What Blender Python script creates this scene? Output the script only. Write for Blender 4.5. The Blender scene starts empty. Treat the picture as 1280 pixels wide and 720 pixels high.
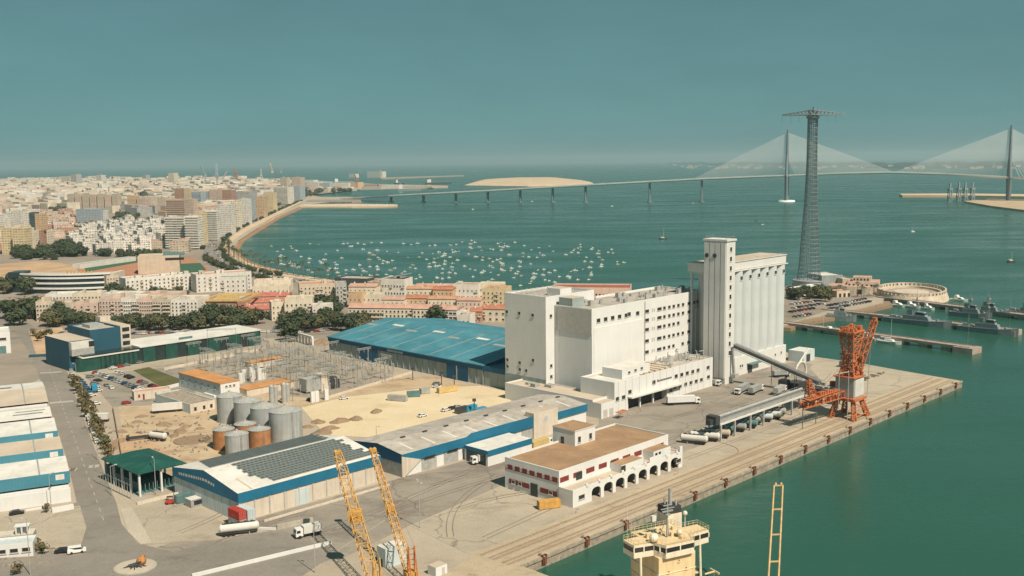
import bpy, math, random
from mathutils import Vector, Matrix
from mathutils.geometry import tessellate_polygon
S = bpy.context.scene
COL = S.collection
rnd = random.Random(7)
PI = math.pi
R = math.radians

# ------------------------------------------------------------------ survey
# camera station and the survey helpers that turn readings into metres on the ground
CAM_H = 108.0
FPX = 1280.0
PITCH, ROLL = R(7.08), R(-0.65)
CAMROT = Matrix.Rotation(PI/2 - PITCH, 3, 'X') @ Matrix.Rotation(ROLL, 3, 'Z')
CAMPOS = Vector((0, 0, CAM_H))

def G(px, py, z=0.0):
    d = CAMROT @ Vector(((px - 640)/FPX, (360 - py)/FPX, -1))
    t = (z - CAM_H)/d.z
    return CAMPOS + d*t

def proj(p):
    q = CAMROT.transposed() @ (Vector(p) - CAMPOS)
    return 640 + FPX*q.x/-q.z, 360 - FPX*q.y/-q.z

def hz(p, py):
    """height above ground point p that reads at py"""
    lo, hi = 0.0, 400.0
    for _ in range(40):
        m = (lo + hi)/2
        if proj((p[0], p[1], m))[1] > py: lo = m
        else: hi = m
    return lo

# the harbour grid: a runs along the quay edge, b inland
QA = R(45.8)
QO = G(651, 708)
def W(a, b, z=0.0):
    c, s = math.cos(QA), math.sin(QA)
    return Vector((QO.x + a*c - b*s, QO.y + a*s + b*c, z))

# ------------------------------------------------------------------ materials
MATS = {}
def nodes_of(name):
    m = bpy.data.materials.new(name); m.use_nodes = True
    nt = m.node_tree; nt.nodes.clear()
    out = nt.nodes.new('ShaderNodeOutputMaterial')
    b = nt.nodes.new('ShaderNodeBsdfPrincipled')
    nt.links.new(b.outputs[0], out.inputs[0])
    MATS[name] = m
    return m, nt, b

def N(nt, t, **k):
    n = nt.nodes.new(t)
    for a, v in k.items(): setattr(n, a, v)
    return n

def mth(nt, op, a, b=None, c=None):
    n = nt.nodes.new('ShaderNodeMath'); n.operation = op
    for i, v in enumerate((a, b, c)):
        if v is None: continue
        if isinstance(v, (int, float)): n.inputs[i].default_value = v
        else: nt.links.new(v, n.inputs[i])
    return n.outputs[0]

def mixc(nt, f, a, b, mode='MIX'):
    n = nt.nodes.new('ShaderNodeMix'); n.data_type = 'RGBA'; n.blend_type = mode
    for i, v in ((0, f), (6, a), (7, b)):
        if isinstance(v, (int, float)): n.inputs[i].default_value = v
        elif isinstance(v, tuple): n.inputs[i].default_value = (*v[:3], 1)
        else: nt.links.new(v, n.inputs[i])
    return n.outputs[2]

def noise(nt, co, scale, detail=4, rough=.6, stretch=None):
    n = N(nt, 'ShaderNodeTexNoise'); n.inputs['Scale'].default_value = scale
    n.inputs['Detail'].default_value = detail; n.inputs['Roughness'].default_value = rough
    if stretch:
        mp = N(nt, 'ShaderNodeMapping'); mp.inputs['Scale'].default_value = stretch
        nt.links.new(co, mp.inputs[0]); co = mp.outputs[0]
    nt.links.new(co, n.inputs['Vector'])
    return n.outputs['Fac']

def ramp(nt, f, lo, hi, a=0.0, b=1.0):
    n = N(nt, 'ShaderNodeMapRange'); n.clamp = True
    n.inputs[1].default_value, n.inputs[2].default_value = lo, hi
    n.inputs[3].default_value, n.inputs[4].default_value = a, b
    nt.links.new(f, n.inputs[0]); return n.outputs[0]

def mat(name, col, rough=.8, var=.18, scale=.6, streak=0, dirt=None, metal=0, bump=0, objcol=False, rib=None, spec=.3):
    """weathered paint, metal, render: broad mottling, optional rain streaks, rust or dirt patches, ribs"""
    m, nt, b = nodes_of(name)
    tc = N(nt, 'ShaderNodeTexCoord'); co = tc.outputs['Object']
    if objcol:
        oi = N(nt, 'ShaderNodeObjectInfo'); base = oi.outputs['Color']
    else: base = (*col, 1)
    f = noise(nt, co, scale)
    v = ramp(nt, f, .3, .7, 1-var, 1+var)
    cc = N(nt, 'ShaderNodeCombineColor')
    for i in range(3): nt.links.new(v, cc.inputs[i])
    c = mixc(nt, 1.0, base, cc.outputs[0], 'MULTIPLY')
    if streak:
        s = noise(nt, co, 1.0, 3, .6, (1.1, 1.1, .05))
        c = mixc(nt, ramp(nt, s, .48, .75, 0, streak), c, (.16, .13, .10))
    if dirt:
        d = noise(nt, co, dirt[1], 6, .7)
        c = mixc(nt, ramp(nt, d, dirt[2], dirt[2]+.16, 0, dirt[3]), c, dirt[0])
    nt.links.new(c, b.inputs['Base Color'])
    b.inputs['Roughness'].default_value = rough
    b.inputs['Metallic'].default_value = metal
    b.inputs['Specular IOR Level'].default_value = spec
    if bump or rib:
        bp = N(nt, 'ShaderNodeBump'); bp.inputs['Strength'].default_value = bump or .5
        if rib:
            sp = N(nt, 'ShaderNodeSeparateXYZ'); nt.links.new(co, sp.inputs[0])
            hgt = mth(nt, 'SINE', mth(nt, 'MULTIPLY', sp.outputs[rib[0]], 2*PI/rib[1])); bp.inputs['Distance'].default_value = rib[2]
        else:
            hgt = noise(nt, co, scale*6, 5, .7); bp.inputs['Distance'].default_value = .1
        nt.links.new(hgt, bp.inputs['Height']); nt.links.new(bp.outputs[0], b.inputs['Normal'])
    return m

def ground_mat(name, c1, c2, s1=.02, s2=.25, stain=None, crack=0, rough=.95, slab=None, stain_s=.06, stain_t=.56):
    m, nt, b = nodes_of(name)
    tc = N(nt, 'ShaderNodeTexCoord'); co = tc.outputs['Object']
    f = noise(nt, co, s1, 6, .65); g = noise(nt, co, s2, 6, .7)
    k = mth(nt, 'ADD', mth(nt, 'MULTIPLY', f, .65), mth(nt, 'MULTIPLY', g, .35))
    c = mixc(nt, ramp(nt, k, .38, .62), c1, c2)
    fine = ramp(nt, noise(nt, co, 1.6, 4, .8), .3, .7, .85, 1.15)
    cc = N(nt, 'ShaderNodeCombineColor')
    for i in range(3): nt.links.new(fine, cc.inputs[i])
    c = mixc(nt, 1.0, c, cc.outputs[0], 'MULTIPLY')
    if stain:
        st = noise(nt, co, stain_s, 7, .72, (1, 1.7, 1))
        c = mixc(nt, ramp(nt, st, stain_t, stain_t+.16, 0, .75), c, stain)
    if slab:
        sp = N(nt, 'ShaderNodeSeparateXYZ'); nt.links.new(co, sp.inputs[0])
        jm = None
        for i, w in ((0, slab[0]), (1, slab[1])):
            e = mth(nt, 'LESS_THAN', mth(nt, 'FRACT', mth(nt, 'DIVIDE', sp.outputs[i], w)), .18/w)
            jm = e if jm is None else mth(nt, 'MAXIMUM', jm, e)
        cell = N(nt, 'ShaderNodeTexWhiteNoise')
        sn = N(nt, 'ShaderNodeVectorMath', operation='FLOOR'); dv = N(nt, 'ShaderNodeVectorMath', operation='DIVIDE')
        dv.inputs[1].default_value = (slab[0], slab[1], 1e6); nt.links.new(co, dv.inputs[0]); nt.links.new(dv.outputs[0], sn.inputs[0])
        nt.links.new(sn.outputs[0], cell.inputs['Vector'])
        tone = ramp(nt, cell.outputs['Value'], 0, 1, .93, 1.07)
        c2n = N(nt, 'ShaderNodeCombineColor')
        for i in range(3): nt.links.new(tone, c2n.inputs[i])
        c = mixc(nt, 1.0, c, c2n.outputs[0], 'MULTIPLY')
        c = mixc(nt, mth(nt, 'MULTIPLY', jm, .45), c, (.1, .085, .07))
    if crack:
        vo = N(nt, 'ShaderNodeTexVoronoi', feature='DISTANCE_TO_EDGE'); vo.inputs['Scale'].default_value = crack
        wob = N(nt, 'ShaderNodeTexNoise'); wob.inputs['Scale'].default_value = crack*5
        nt.links.new(co, wob.inputs['Vector'])
        ad = N(nt, 'ShaderNodeVectorMath', operation='MULTIPLY_ADD'); ad.inputs[1].default_value = (9, 9, 0)
        nt.links.new(wob.outputs['Color'], ad.inputs[0]); nt.links.new(co, ad.inputs[2])
        nt.links.new(ad.outputs[0], vo.inputs['Vector'])
        c = mixc(nt, ramp(nt, vo.outputs['Distance'], 0, .012, .5, 0), c, (.06, .05, .045))
    nt.links.new(c, b.inputs['Base Color']); b.inputs['Roughness'].default_value = rough
    b.inputs['Specular IOR Level'].default_value = .2
    return m

def facade(name, px=3.2, wx=.42, pz=3.0, wz=.42, dark=(.07, .07, .07), balc=False):
    """plastered wall whose wall colour is the object's own; window openings on a storey grid"""
    m, nt, b = nodes_of(name)
    tc = N(nt, 'ShaderNodeTexCoord'); co = tc.outputs['Object']
    oi = N(nt, 'ShaderNodeObjectInfo')
    sp = N(nt, 'ShaderNodeSeparateXYZ'); nt.links.new(co, sp.inputs[0])
    sn = N(nt, 'ShaderNodeSeparateXYZ'); nt.links.new(tc.outputs['Normal'], sn.inputs[0])
    isx = mth(nt, 'GREATER_THAN', mth(nt, 'ABSOLUTE', sn.outputs[0]), .6)
    hor = mth(nt, 'ADD', mth(nt, 'MULTIPLY', isx, sp.outputs[1]), mth(nt, 'MULTIPLY', mth(nt, 'SUBTRACT', 1, isx), sp.outputs[0]))
    hor = mth(nt, 'ADD', hor, 500.0)
    qx = mth(nt, 'DIVIDE', hor, px); qz = mth(nt, 'DIVIDE', sp.outputs[2], pz)
    fx = mth(nt, 'ABSOLUTE', mth(nt, 'SUBTRACT', mth(nt, 'FRACT', qx), .5))
    fz = mth(nt, 'ABSOLUTE', mth(nt, 'SUBTRACT', mth(nt, 'FRACT', qz), .5))
    k = mth(nt, 'MULTIPLY', mth(nt, 'LESS_THAN', fx, wx/2), mth(nt, 'LESS_THAN', fz, wz/2))
    k = mth(nt, 'MULTIPLY', k, mth(nt, 'LESS_THAN', mth(nt, 'ABSOLUTE', sn.outputs[2]), .5))
    wn = N(nt, 'ShaderNodeTexWhiteNoise'); cb = N(nt, 'ShaderNodeCombineXYZ')
    nt.links.new(mth(nt, 'FLOOR', qx), cb.inputs[0]); nt.links.new(mth(nt, 'FLOOR', qz), cb.inputs[1]); nt.links.new(oi.outputs['Random'], cb.inputs[2])
    nt.links.new(cb.outputs[0], wn.inputs['Vector'])
    k = mth(nt, 'MULTIPLY', k, ramp(nt, wn.outputs['Value'], .1, .8, .35, 1))
    f = noise(nt, co, .15); v = ramp(nt, f, .3, .7, .85, 1.12)
    cc = N(nt, 'ShaderNodeCombineColor')
    for i in range(3): nt.links.new(v, cc.inputs[i])
    c = mixc(nt, 1.0, oi.outputs['Color'], cc.outputs[0], 'MULTIPLY')
    s = noise(nt, co, 1.0, 3, .6, (.8, .8, .05))
    c = mixc(nt, ramp(nt, s, .5, .75, 0, .25), c, (.15, .12, .10))
    c = mixc(nt, k, c, dark)
    nt.links.new(c, b.inputs['Base Color']); b.inputs['Roughness'].default_value = .85
    b.inputs['Specular IOR Level'].default_value = .2
    return m

# ------------------------------------------------------------------ mesh builder
class MB:
    def __init__(s): s.v, s.f, s.m, s.sm = [], [], [], []
    def poly(s, pts, m=0, smooth=False):
        i = len(s.v); s.v += [tuple(p) for p in pts]; s.f.append(tuple(range(i, i+len(pts)))); s.m.append(m); s.sm.append(smooth); return s
    def box(s, x0, x1, y0, y1, z0, z1, m=0, top=None, skip=''):
        if x0 > x1: x0, x1 = x1, x0
        if y0 > y1: y0, y1 = y1, y0
        i = len(s.v)
        s.v += [(x0,y0,z0),(x1,y0,z0),(x1,y1,z0),(x0,y1,z0),(x0,y0,z1),(x1,y0,z1),(x1,y1,z1),(x0,y1,z1)]
        for key, q in (('b',(0,3,2,1)),('t',(4,5,6,7)),('f',(0,1,5,4)),('r',(1,2,6,5)),('k',(2,3,7,6)),('l',(3,0,4,7))):
            if key in skip: continue
            s.f.append(tuple(i+j for j in q)); s.m.append(top if (key == 't' and top is not None) else m); s.sm.append(False)
        return s
    def prism(s, pl, z0, z1, m=0, top=None):
        n = len(pl)
        if sum(pl[k][0]*pl[(k+1)%n][1]-pl[(k+1)%n][0]*pl[k][1] for k in range(n)) < 0: pl = pl[::-1]
        z0f = z0 if callable(z0) else (lambda k: z0)
        for k in range(n):
            a, b = pl[k], pl[(k+1)%n]
            s.poly([(a[0],a[1],z0),(b[0],b[1],z0),(b[0],b[1],z1),(a[0],a[1],z1)], m)
        tm = m if top is None else top
        if n <= 4: s.poly([(p[0],p[1],z1) for p in pl], tm)
        else:
            for t in tessellate_polygon([[Vector((p[0],p[1],0)) for p in pl]]):
                q = [pl[j] for j in t]
                if (q[1][0]-q[0][0])*(q[2][1]-q[0][1])-(q[2][0]-q[0][0])*(q[1][1]-q[0][1]) < 0: q = q[::-1]
                s.poly([(p[0],p[1],z1) for p in q], tm)
        return s
    def cyl(s, cx, cy, z0, z1, r0, r1=None, n=16, m=0, top=None, cap=True, smooth=True):
        r1 = r0 if r1 is None else r1; i = len(s.v)
        for z, r in ((z0, r0), (z1, r1)):
            for k in range(n):
                t = 2*PI*k/n; s.v.append((cx+r*math.cos(t), cy+r*math.sin(t), z))
        for k in range(n):
            j = (k+1)%n; s.f.append((i+k, i+j, i+n+j, i+n+k)); s.m.append(m); s.sm.append(smooth)
        if cap:
            s.poly([s.v[i+n+k] for k in range(n)], m if top is None else top)
            s.poly([s.v[i+n-1-k] for k in range(n)], m)
        return s
    def tube(s, p, q, r, n=4, m=0, r2=None, smooth=None):
        p, q = Vector(p), Vector(q); d = (q-p)
        if d.length < 1e-6: return s
        d.normalize(); up = Vector((0,0,1)) if abs(d.z) < .95 else Vector((1,0,0))
        x = d.cross(up).normalized(); y = x.cross(d).normalized(); i = len(s.v); r2 = r if r2 is None else r2
        for c, rr in ((p, r), (q, r2)):
            for k in range(n):
                t = 2*PI*(k+.5)/n; s.v.append(tuple(c + x*rr*math.cos(t) + y*rr*math.sin(t)))
        sm = n > 5 if smooth is None else smooth
        for k in range(n):
            j = (k+1)%n; s.f.append((i+j, i+k, i+n+k, i+n+j)); s.m.append(m); s.sm.append(sm)
        if n > 4:
            s.poly([s.v[i+k] for k in range(n)], m); s.poly([s.v[i+n+n-1-k] for k in range(n)], m)
        return s
    def lattice(s, p, q, w0, w1, nb, r, m=0, up=(0,0,1), rb=None):
        """four chords from p to q with zigzag bracing"""
        p, q = Vector(p), Vector(q); d = (q-p).normalized(); up = Vector(up)
        x = d.cross(up).normalized(); y = x.cross(d).normalized(); rb = rb or r*.6
        def ring(t):
            c = p.lerp(q, t); w = (w0+(w1-w0)*t)/2
            return [c + x*w*a + y*w*b for a, b in ((1,1),(-1,1),(-1,-1),(1,-1))]
        A = [ring(k/nb) for k in range(nb+1)]
        for k in range(4): s.tube(A[0][k], A[-1][k], r, 4, m)
        for i in range(nb):
            for k in range(4):
                j = (k+1) % 4
                if i % 2: s.tube(A[i][k], A[i+1][j], rb, 3, m)
                else: s.tube(A[i][j], A[i+1][k], rb, 3, m)
                s.tube(A[i][k], A[i][j], rb, 3, m)
        return s
    def xprofile(s, prof, x0, x1, m=0, caps=True, capm=None, smooth=False):
        """closed (y,z) outline swept along x"""
        n = len(prof)
        for k in range(n):
            a, b = prof[k], prof[(k+1)%n]
            s.poly([(x0,a[0],a[1]),(x0,b[0],b[1]),(x1,b[0],b[1]),(x1,a[0],a[1])], m, smooth)
        if caps:
            cm = m if capm is None else capm
            s.poly([(x0,p[0],p[1]) for p in prof][::-1], cm); s.poly([(x1,p[0],p[1]) for p in prof], cm)
        return s
    def yprofile(s, prof, y0, y1, m=0, caps=True, capm=None):
        n = len(prof)
        for k in range(n):
            a, b = prof[k], prof[(k+1)%n]
            s.poly([(a[0],y0,a[1]),(b[0],y0,b[1]),(b[0],y1,b[1]),(a[0],y1,a[1])], m)
        if caps:
            cm = m if capm is None else capm
            s.poly([(p[0],y0,p[1]) for p in prof], cm); s.poly([(p[0],y1,p[1]) for p in prof][::-1], cm)
        return s
    def sphere(s, c, r, n=8, k=6, m=0, zs=1.0, z0=-1.0):
        rows = []
        for a in range(k+1):
            th = -PI/2 + PI*a/k if z0 < -.5 else PI/2*a/k
            rows.append([(c[0]+r*math.cos(th)*math.cos(2*PI*b/n), c[1]+r*math.cos(th)*math.sin(2*PI*b/n), c[2]+r*zs*math.sin(th)) for b in range(n)])
        for a in range(k):
            for b in range(n):
                s.poly([rows[a][b], rows[a][(b+1)%n], rows[a+1][(b+1)%n], rows[a+1][b]], m, True)
        return s
    def mesh(s, name, mats):
        me = bpy.data.meshes.new(name); me.from_pydata(s.v, [], s.f)
        for x in mats: me.materials.append(MATS[x])
        if len(mats) > 1: me.polygons.foreach_set('material_index', s.m)
        me.polygons.foreach_set('use_smooth', s.sm)
        me.update(); return me

def put(name, data, parent=None, loc=(0,0,0), rz=0.0, label=None, cat=None, group=None, kind=None, color=None, scale=None):
    o = bpy.data.objects.new(name, data); COL.objects.link(o)
    if parent: o.parent = parent
    o.location = loc; o.rotation_euler = (0, 0, rz)
    if scale: o.scale = scale
    if label: o['label'] = label
    if cat: o['category'] = cat
    if group: o['group'] = group
    if kind: o['kind'] = kind
    if color: o.color = (*color, 1)
    return o

def thing(name, label, cat, loc=(0,0,0), rz=0.0, group=None, scale=None):
    return put(name, None, None, loc, rz, label, cat, group, None, None, scale)

def part(name, mb, mats, parent, loc=(0,0,0), rz=0.0, label=None, color=None, kind=None):
    mats = (mats,) if isinstance(mats, str) else mats
    return put(name, mb.mesh(name, mats) if isinstance(mb, MB) else mb, parent, loc, rz, label, None, None, kind, color)

def solo(name, label, cat, mb, mats, loc=(0,0,0), rz=0.0, group=None, color=None, kind=None):
    mats = (mats,) if isinstance(mats, str) else mats
    return put(name, mb.mesh(name, mats) if isinstance(mb, MB) else mb, None, loc, rz, label, cat, group, kind, color)

def structure(name, mb, mats, loc=(0,0,0), rz=0.0):
    mats = (mats,) if isinstance(mats, str) else mats
    return put(name, mb.mesh(name, mats), None, loc, rz, kind='structure')

_U = 'first second third fourth fifth sixth seventh eighth ninth tenth eleventh twelfth thirteenth fourteenth fifteenth sixteenth seventeenth eighteenth nineteenth twentieth'.split()
def ORD(k):
    return _U[k] if k < 20 else ('twenty-', 'thirty-', 'forty-', 'fifty-', 'sixty-')[(k+1)//10-2]+_U[(k+1) % 10-1] if (k+1) % 10 else ('thirtieth', 'fortieth', 'fiftieth', 'sixtieth')[(k+1)//10-3]
def dup(src, loc, rz=0.0, label=None, group=None, color=None, scale=None):
    """a copy of a thing, of its parts and of their sub-parts; mesh data is shared"""
    c = src.copy(); COL.objects.link(c); c.location = loc; c.rotation_euler = (0, 0, rz)
    if label: c['label'] = label
    if group: c['group'] = group
    if color: c.color = (*color, 1)
    if scale: c.scale = scale
    for ch in src.children:
        d = ch.copy(); COL.objects.link(d); d.parent = c
        if color and ch.get('painted'): d.color = (*color, 1)
        for g in ch.children:
            e = g.copy(); COL.objects.link(e); e.parent = d
    return c

_win = {}
def window_mesh(w, h, mats=('frame_grey', 'dark_glass'), fr=.12):
    """frame standing 4 cm proud of the wall (local -y) around recessed glass; origin at centre"""
    k = (round(w,2), round(h,2), mats)
    if k not in _win:
        b = MB(); x, z = w/2, h/2
        b.box(-x, x, -.10, .0, -z, -z+fr, 0); b.box(-x, x, -.10, 0, z-fr, z, 0)
        b.box(-x, -x+fr, -.099, 0, -z+fr, z-fr, 0); b.box(x-fr, x, -.099, 0, -z+fr, z-fr, 0)
        b.poly([(-x+fr,-.03,-z+fr),(x-fr,-.03,-z+fr),(x-fr,-.03,z-fr),(-x+fr,-.03,z-fr)], 1)
        b.box(-x-.15, x+.15, -.25, 0, -z-.16, -z-.003, 0)
        _win[k] = b.mesh('window', mats)
    return _win[k]

def windows(parent, pts, w, h, face='f', at=0.0, name='window', mats=('frame_grey', 'dark_glass')):
    """pts: (u, z) centres on a face: 'f' y=at facing -y, 'l' x=at facing -x"""
    me = window_mesh(w, h, mats)
    for u, z in pts:
        if face == 'f': put(name, me, parent, (u, at, z))
        elif face == 'l': put(name, me, parent, (at, u, z), -PI/2)
        elif face == 'r': put(name, me, parent, (at, u, z), PI/2)
        else: put(name, me, parent, (u, at, z), PI)
# ------------------------------------------------------------------ palette
mat('white_render', (.66, .655, .635), .8, .06, .08, streak=.09, dirt=((.5,.46,.40), .15, .58, .25))
mat('bin_grey', (.52, .55, .55), .8, .06, .1, streak=.12)
mat('belt_grey', (.13, .13, .125), .7, .2, .5)
mat('silo_white', (.62, .61, .58), .8, .06, .1, streak=.1)
mat('blue_grey_panel', (.50, .56, .565), .8, .08, .1, streak=.25)  # pale blue-grey panel paint with rain streaks
mat('frame_grey', (.45, .43, .40), .7, .1)
mat('dark_glass', (.025, .028, .03), .25, .3, .5, spec=.5)
mat('concrete', (.40, .36, .30), .9, .15, .3, streak=.3, bump=.2)
mat('old_concrete', (.33, .28, .22), .95, .25, .5, streak=.4, dirt=((.12,.09,.07), .6, .52, .6))
mat('panel_concrete', (.29, .335, .325), .9, .12, .15, streak=.5)
mat('panel_beige', (.58, .51, .42), .9, .1, .15, streak=.3)
mat('teal_sheet', (.06, .21, .28), .6, .14, .12, rib=(0, 1.0, .04))
mat('blue_sheet', (.014, .135, .235), .6, .14, .12, rib=(1, 1.0, .04))
mat('blue_roof', (.055, .205, .265), .65, .22, .06, dirt=((.13,.27,.30), .09, .48, .5), rib=(1, 1.0, .05))
mat('blue_dark', (.008, .085, .17), .55, .15, .2)
mat('grey_roof', (.43, .39, .345), .85, .2, .07, streak=0, dirt=((.25,.22,.19), .22, .46, .6), rib=(0, 1.1, .04))
mat('white_roof', (.62, .60, .555), .8, .12, .1, dirt=((.46,.42,.36), .25, .5, .5))
mat('tan_roof', (.50, .42, .33), .9, .14, .1, dirt=((.34,.27,.2), .2, .5, .5))
mat('rust_roof', (.34, .215, .125), .95, .2, .12, dirt=((.24,.15,.09), .25, .48, .6))
mat('solar', (.095, .112, .108), .45, .2, .5, spec=.4)
mat('solar_frame', (.30, .32, .31), .5, .1)
mat('terracotta', (.42, .17, .10), .9, .22, .3, dirt=((.30,.12,.08), .5, .5, .5))
mat('pink_roof', (.50, .30, .23), .9, .2, .2, dirt=((.36,.2,.15), .4, .5, .5))
mat('clay_roof', (.48, .26, .16), .9, .22, .25, dirt=((.34,.18,.12), .5, .5, .5))
mat('orange_roof', (.52, .25, .095), .85, .2, .2, dirt=((.42,.24,.13), .15, .5, .6), rib=(0, 1.0, .04))
mat('brick_red', (.30, .10, .065), .9, .2, .4)
mat('red_paint', (.42, .05, .035), .6, .2, .6)
mat('maroon', (.20, .035, .03), .7, .2, .6)
mat('crane_rust', (.50, .15, .055), .8, .35, .8, dirt=((.17,.075,.05), .9, .5, .75))
mat('fender_rust', (.20, .075, .04), .9, .35, 1.2)
mat('crane_yellow', (.56, .315, .085), .65, .22, .7, dirt=((.32,.15,.06), 1.0, .54, .6))
mat('ship_cream', (.68, .525, .315), .6, .1, .4, streak=.3)
mat('ship_white', (.72, .64, .50), .6, .1, .4, streak=.25)
mat('hull_red', (.25, .045, .03), .6, .2, .3)
mat('steel', (.30, .31, .30), .5, .2, .5, dirt=((.2,.12,.08), .8, .58, .5))
mat('galv', (.36, .36, .34), .55, .15, .6)
mat('tank_steel', (.36, .38, .38), .5, .12, .25, streak=.45)
mat('tank_rust', (.36, .165, .07), .85, .25, .3, streak=.5)
mat('dark_metal', (.05, .05, .052), .6, .2)
mat('rubber', (.02, .02, .02), .9, .1)
mat('pylon_steel', (.24, .295, .31), .55, .12, .3)
mat('bridge_grey', (.17, .21, .225), .8, .08, .05)
mat('bridge_white', (.85, .86, .84), .7, .05, .05)
mat('navy_grey', (.20, .24, .25), .6, .15, .3)
mat('pier_deck', (.36, .29, .24), .95, .2, .2)
mat('fort_stone', (.56, .47, .37), .95, .2, .2, streak=.3, dirt=((.32,.24,.18), .3, .52, .5))
mat('canopy_green', (.012, .078, .062), .65, .2, .2, dirt=((.05,.10,.08), .2, .52, .5), rib=(0, .9, .04))
mat('glass_green', (.014, .068, .054), .35, .25, .35, spec=.5)
mat('glass_black', (.02, .035, .035), .2, .3, .5, spec=.5)
mat('tower_blue', (.022, .085, .125), .7, .12, .15)
mat('yellow_paint', (.56, .40, .17), .7, .15, .5)
mat('container_green', (.10, .19, .19), .7, .2, .5)
mat('grey_box', (.34, .34, .32), .8, .2, .5)
mat('car_paint', (1,1,1), .35, .03, 2, objcol=True, spec=.5)
mat('boat_paint', (1,1,1), .4, .05, 1, objcol=True, spec=.5)
mat('plaster', (1,1,1), .9, .1, .2, streak=.25, objcol=True)
mat('lamp_head', (.5, .5, .48), .5, .1)
mat('boom_ochre', (.52, .36, .17), .65, .2, .6, streak=.3)
mat('buoy_orange', (.50, .22, .07), .85, .35, .9, dirt=((.22,.10,.05), .8, .45, .8))
mat('bark', (.16, .11, .07), .95, .2, 1)
mat('palm_bark', (.22, .16, .10), .95, .2, 1)
mat('rail_steel', (.24, .17, .12), .6, .3, 1)
mat('paint_white', (.42, .39, .34), .8, .2, .8, dirt=((.3,.27,.22), .8, .5, .8))
mat('earth', (.29, .20, .13), .95, .25, .4, dirt=((.15,.11,.075), .4, .48, .7))
mat('rock', (.26, .22, .18), .95, .35, .5, bump=.6)
mat('blue_court', (.03, .25, .40), .8, .15, .1)

def foliage(name, c1, c2):
    m, nt, b = nodes_of(name)
    tc = N(nt, 'ShaderNodeTexCoord'); oi = N(nt, 'ShaderNodeObjectInfo')
    f = noise(nt, tc.outputs['Object'], .55, 4, .7)
    k = mth(nt, 'ADD', ramp(nt, f, .35, .65, 0, .75), mth(nt, 'MULTIPLY', oi.outputs['Random'], .3))
    nt.links.new(mixc(nt, k, c1, c2), b.inputs['Base Color'])
    b.inputs['Roughness'].default_value = .8; b.inputs['Specular IOR Level'].default_value = .2
foliage('leaf_dark', (.026, .044, .025), (.095, .11, .055))
foliage('leaf_olive', (.05, .058, .028), (.15, .14, .07))
foliage('leaf_dry', (.10, .085, .04), (.17, .13, .065))

facade('fac_small', 2.9, .40, 3.0, .42)
facade('fac_wide', 3.6, .62, 3.0, .40, (.09,.09,.085))
facade('fac_band', 6.0, .86, 3.0, .40, (.20,.19,.17))
mat('red_tile', (.44, .15, .11), .9, .2, .3, dirt=((.34,.15,.11), .5, .5, .5))
facade('fac_fine', 2.3, .45, 2.9, .5, (.10,.095,.09))

ground_mat('g_port', (.35, .295, .23), (.43, .37, .29), .012, .12, stain=(.21,.175,.14), crack=0)
ground_mat('g_tyre', (.19, .165, .14), (.25, .215, .175), .06, .5)
ground_mat('g_asphalt', (.16, .145, .125), (.225, .20, .17), .02, .2, stain=(.10,.09,.08), crack=.06, stain_s=.05)
ground_mat('g_road', (.20, .18, .157), (.265, .238, .205), .03, .3, stain=(.13,.115,.10), stain_s=.09)
ground_mat('g_yard', (.25, .22, .185), (.325, .285, .235), .015, .15, stain=(.15,.13,.11), crack=.03, stain_s=.035, stain_t=.5)
ground_mat('g_slab', (.35, .30, .235), (.44, .38, .295), .015, .2, stain=(.25,.21,.165), crack=.03, stain_s=.04, stain_t=.52)
ground_mat('g_apron', (.38, .305, .215), (.49, .405, .295), .02, .3, stain=(.22,.15,.10), stain_s=.12)
ground_mat('g_sand', (.57, .46, .30), (.65, .54, .37), .03, .3, stain=(.48,.36,.21), stain_s=.04)
ground_mat('g_dirt', (.42, .31, .20), (.52, .41, .28), .03, .3, stain=(.28,.19,.12), stain_s=.06, stain_t=.5)
ground_mat('g_brown', (.40, .26, .16), (.55, .39, .25), .03, .15, stain=(.30,.17,.10), stain_s=.03, stain_t=.5)
ground_mat('g_beach', (.52, .38, .25), (.60, .47, .33), .02, .3)
ground_mat('g_wetsand', (.26, .15, .085), (.32, .20, .12), .02, .3)
ground_mat('g_town', (.24, .20, .165), (.33, .28, .23), .01, .06, stain=(.09,.095,.06), stain_s=.012, stain_t=.54)
ground_mat('g_grass', (.07, .085, .03), (.13, .115, .05), .06, .5)
ground_mat('g_track', (.38, .17, .10), (.42, .22, .14), .05, .5)
ground_mat('g_pitch', (.04, .10, .06), (.06, .13, .07), .05, .5)
ground_mat('g_far', (.012, .04, .04), (.05, .075, .07), .004, .02)
ground_mat('g_substation', (.28, .24, .195), (.36, .31, .25), .03, .4)
ground_mat('g_substrate', (.42, .37, .30), (.5, .44, .35), .03, .4)

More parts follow.
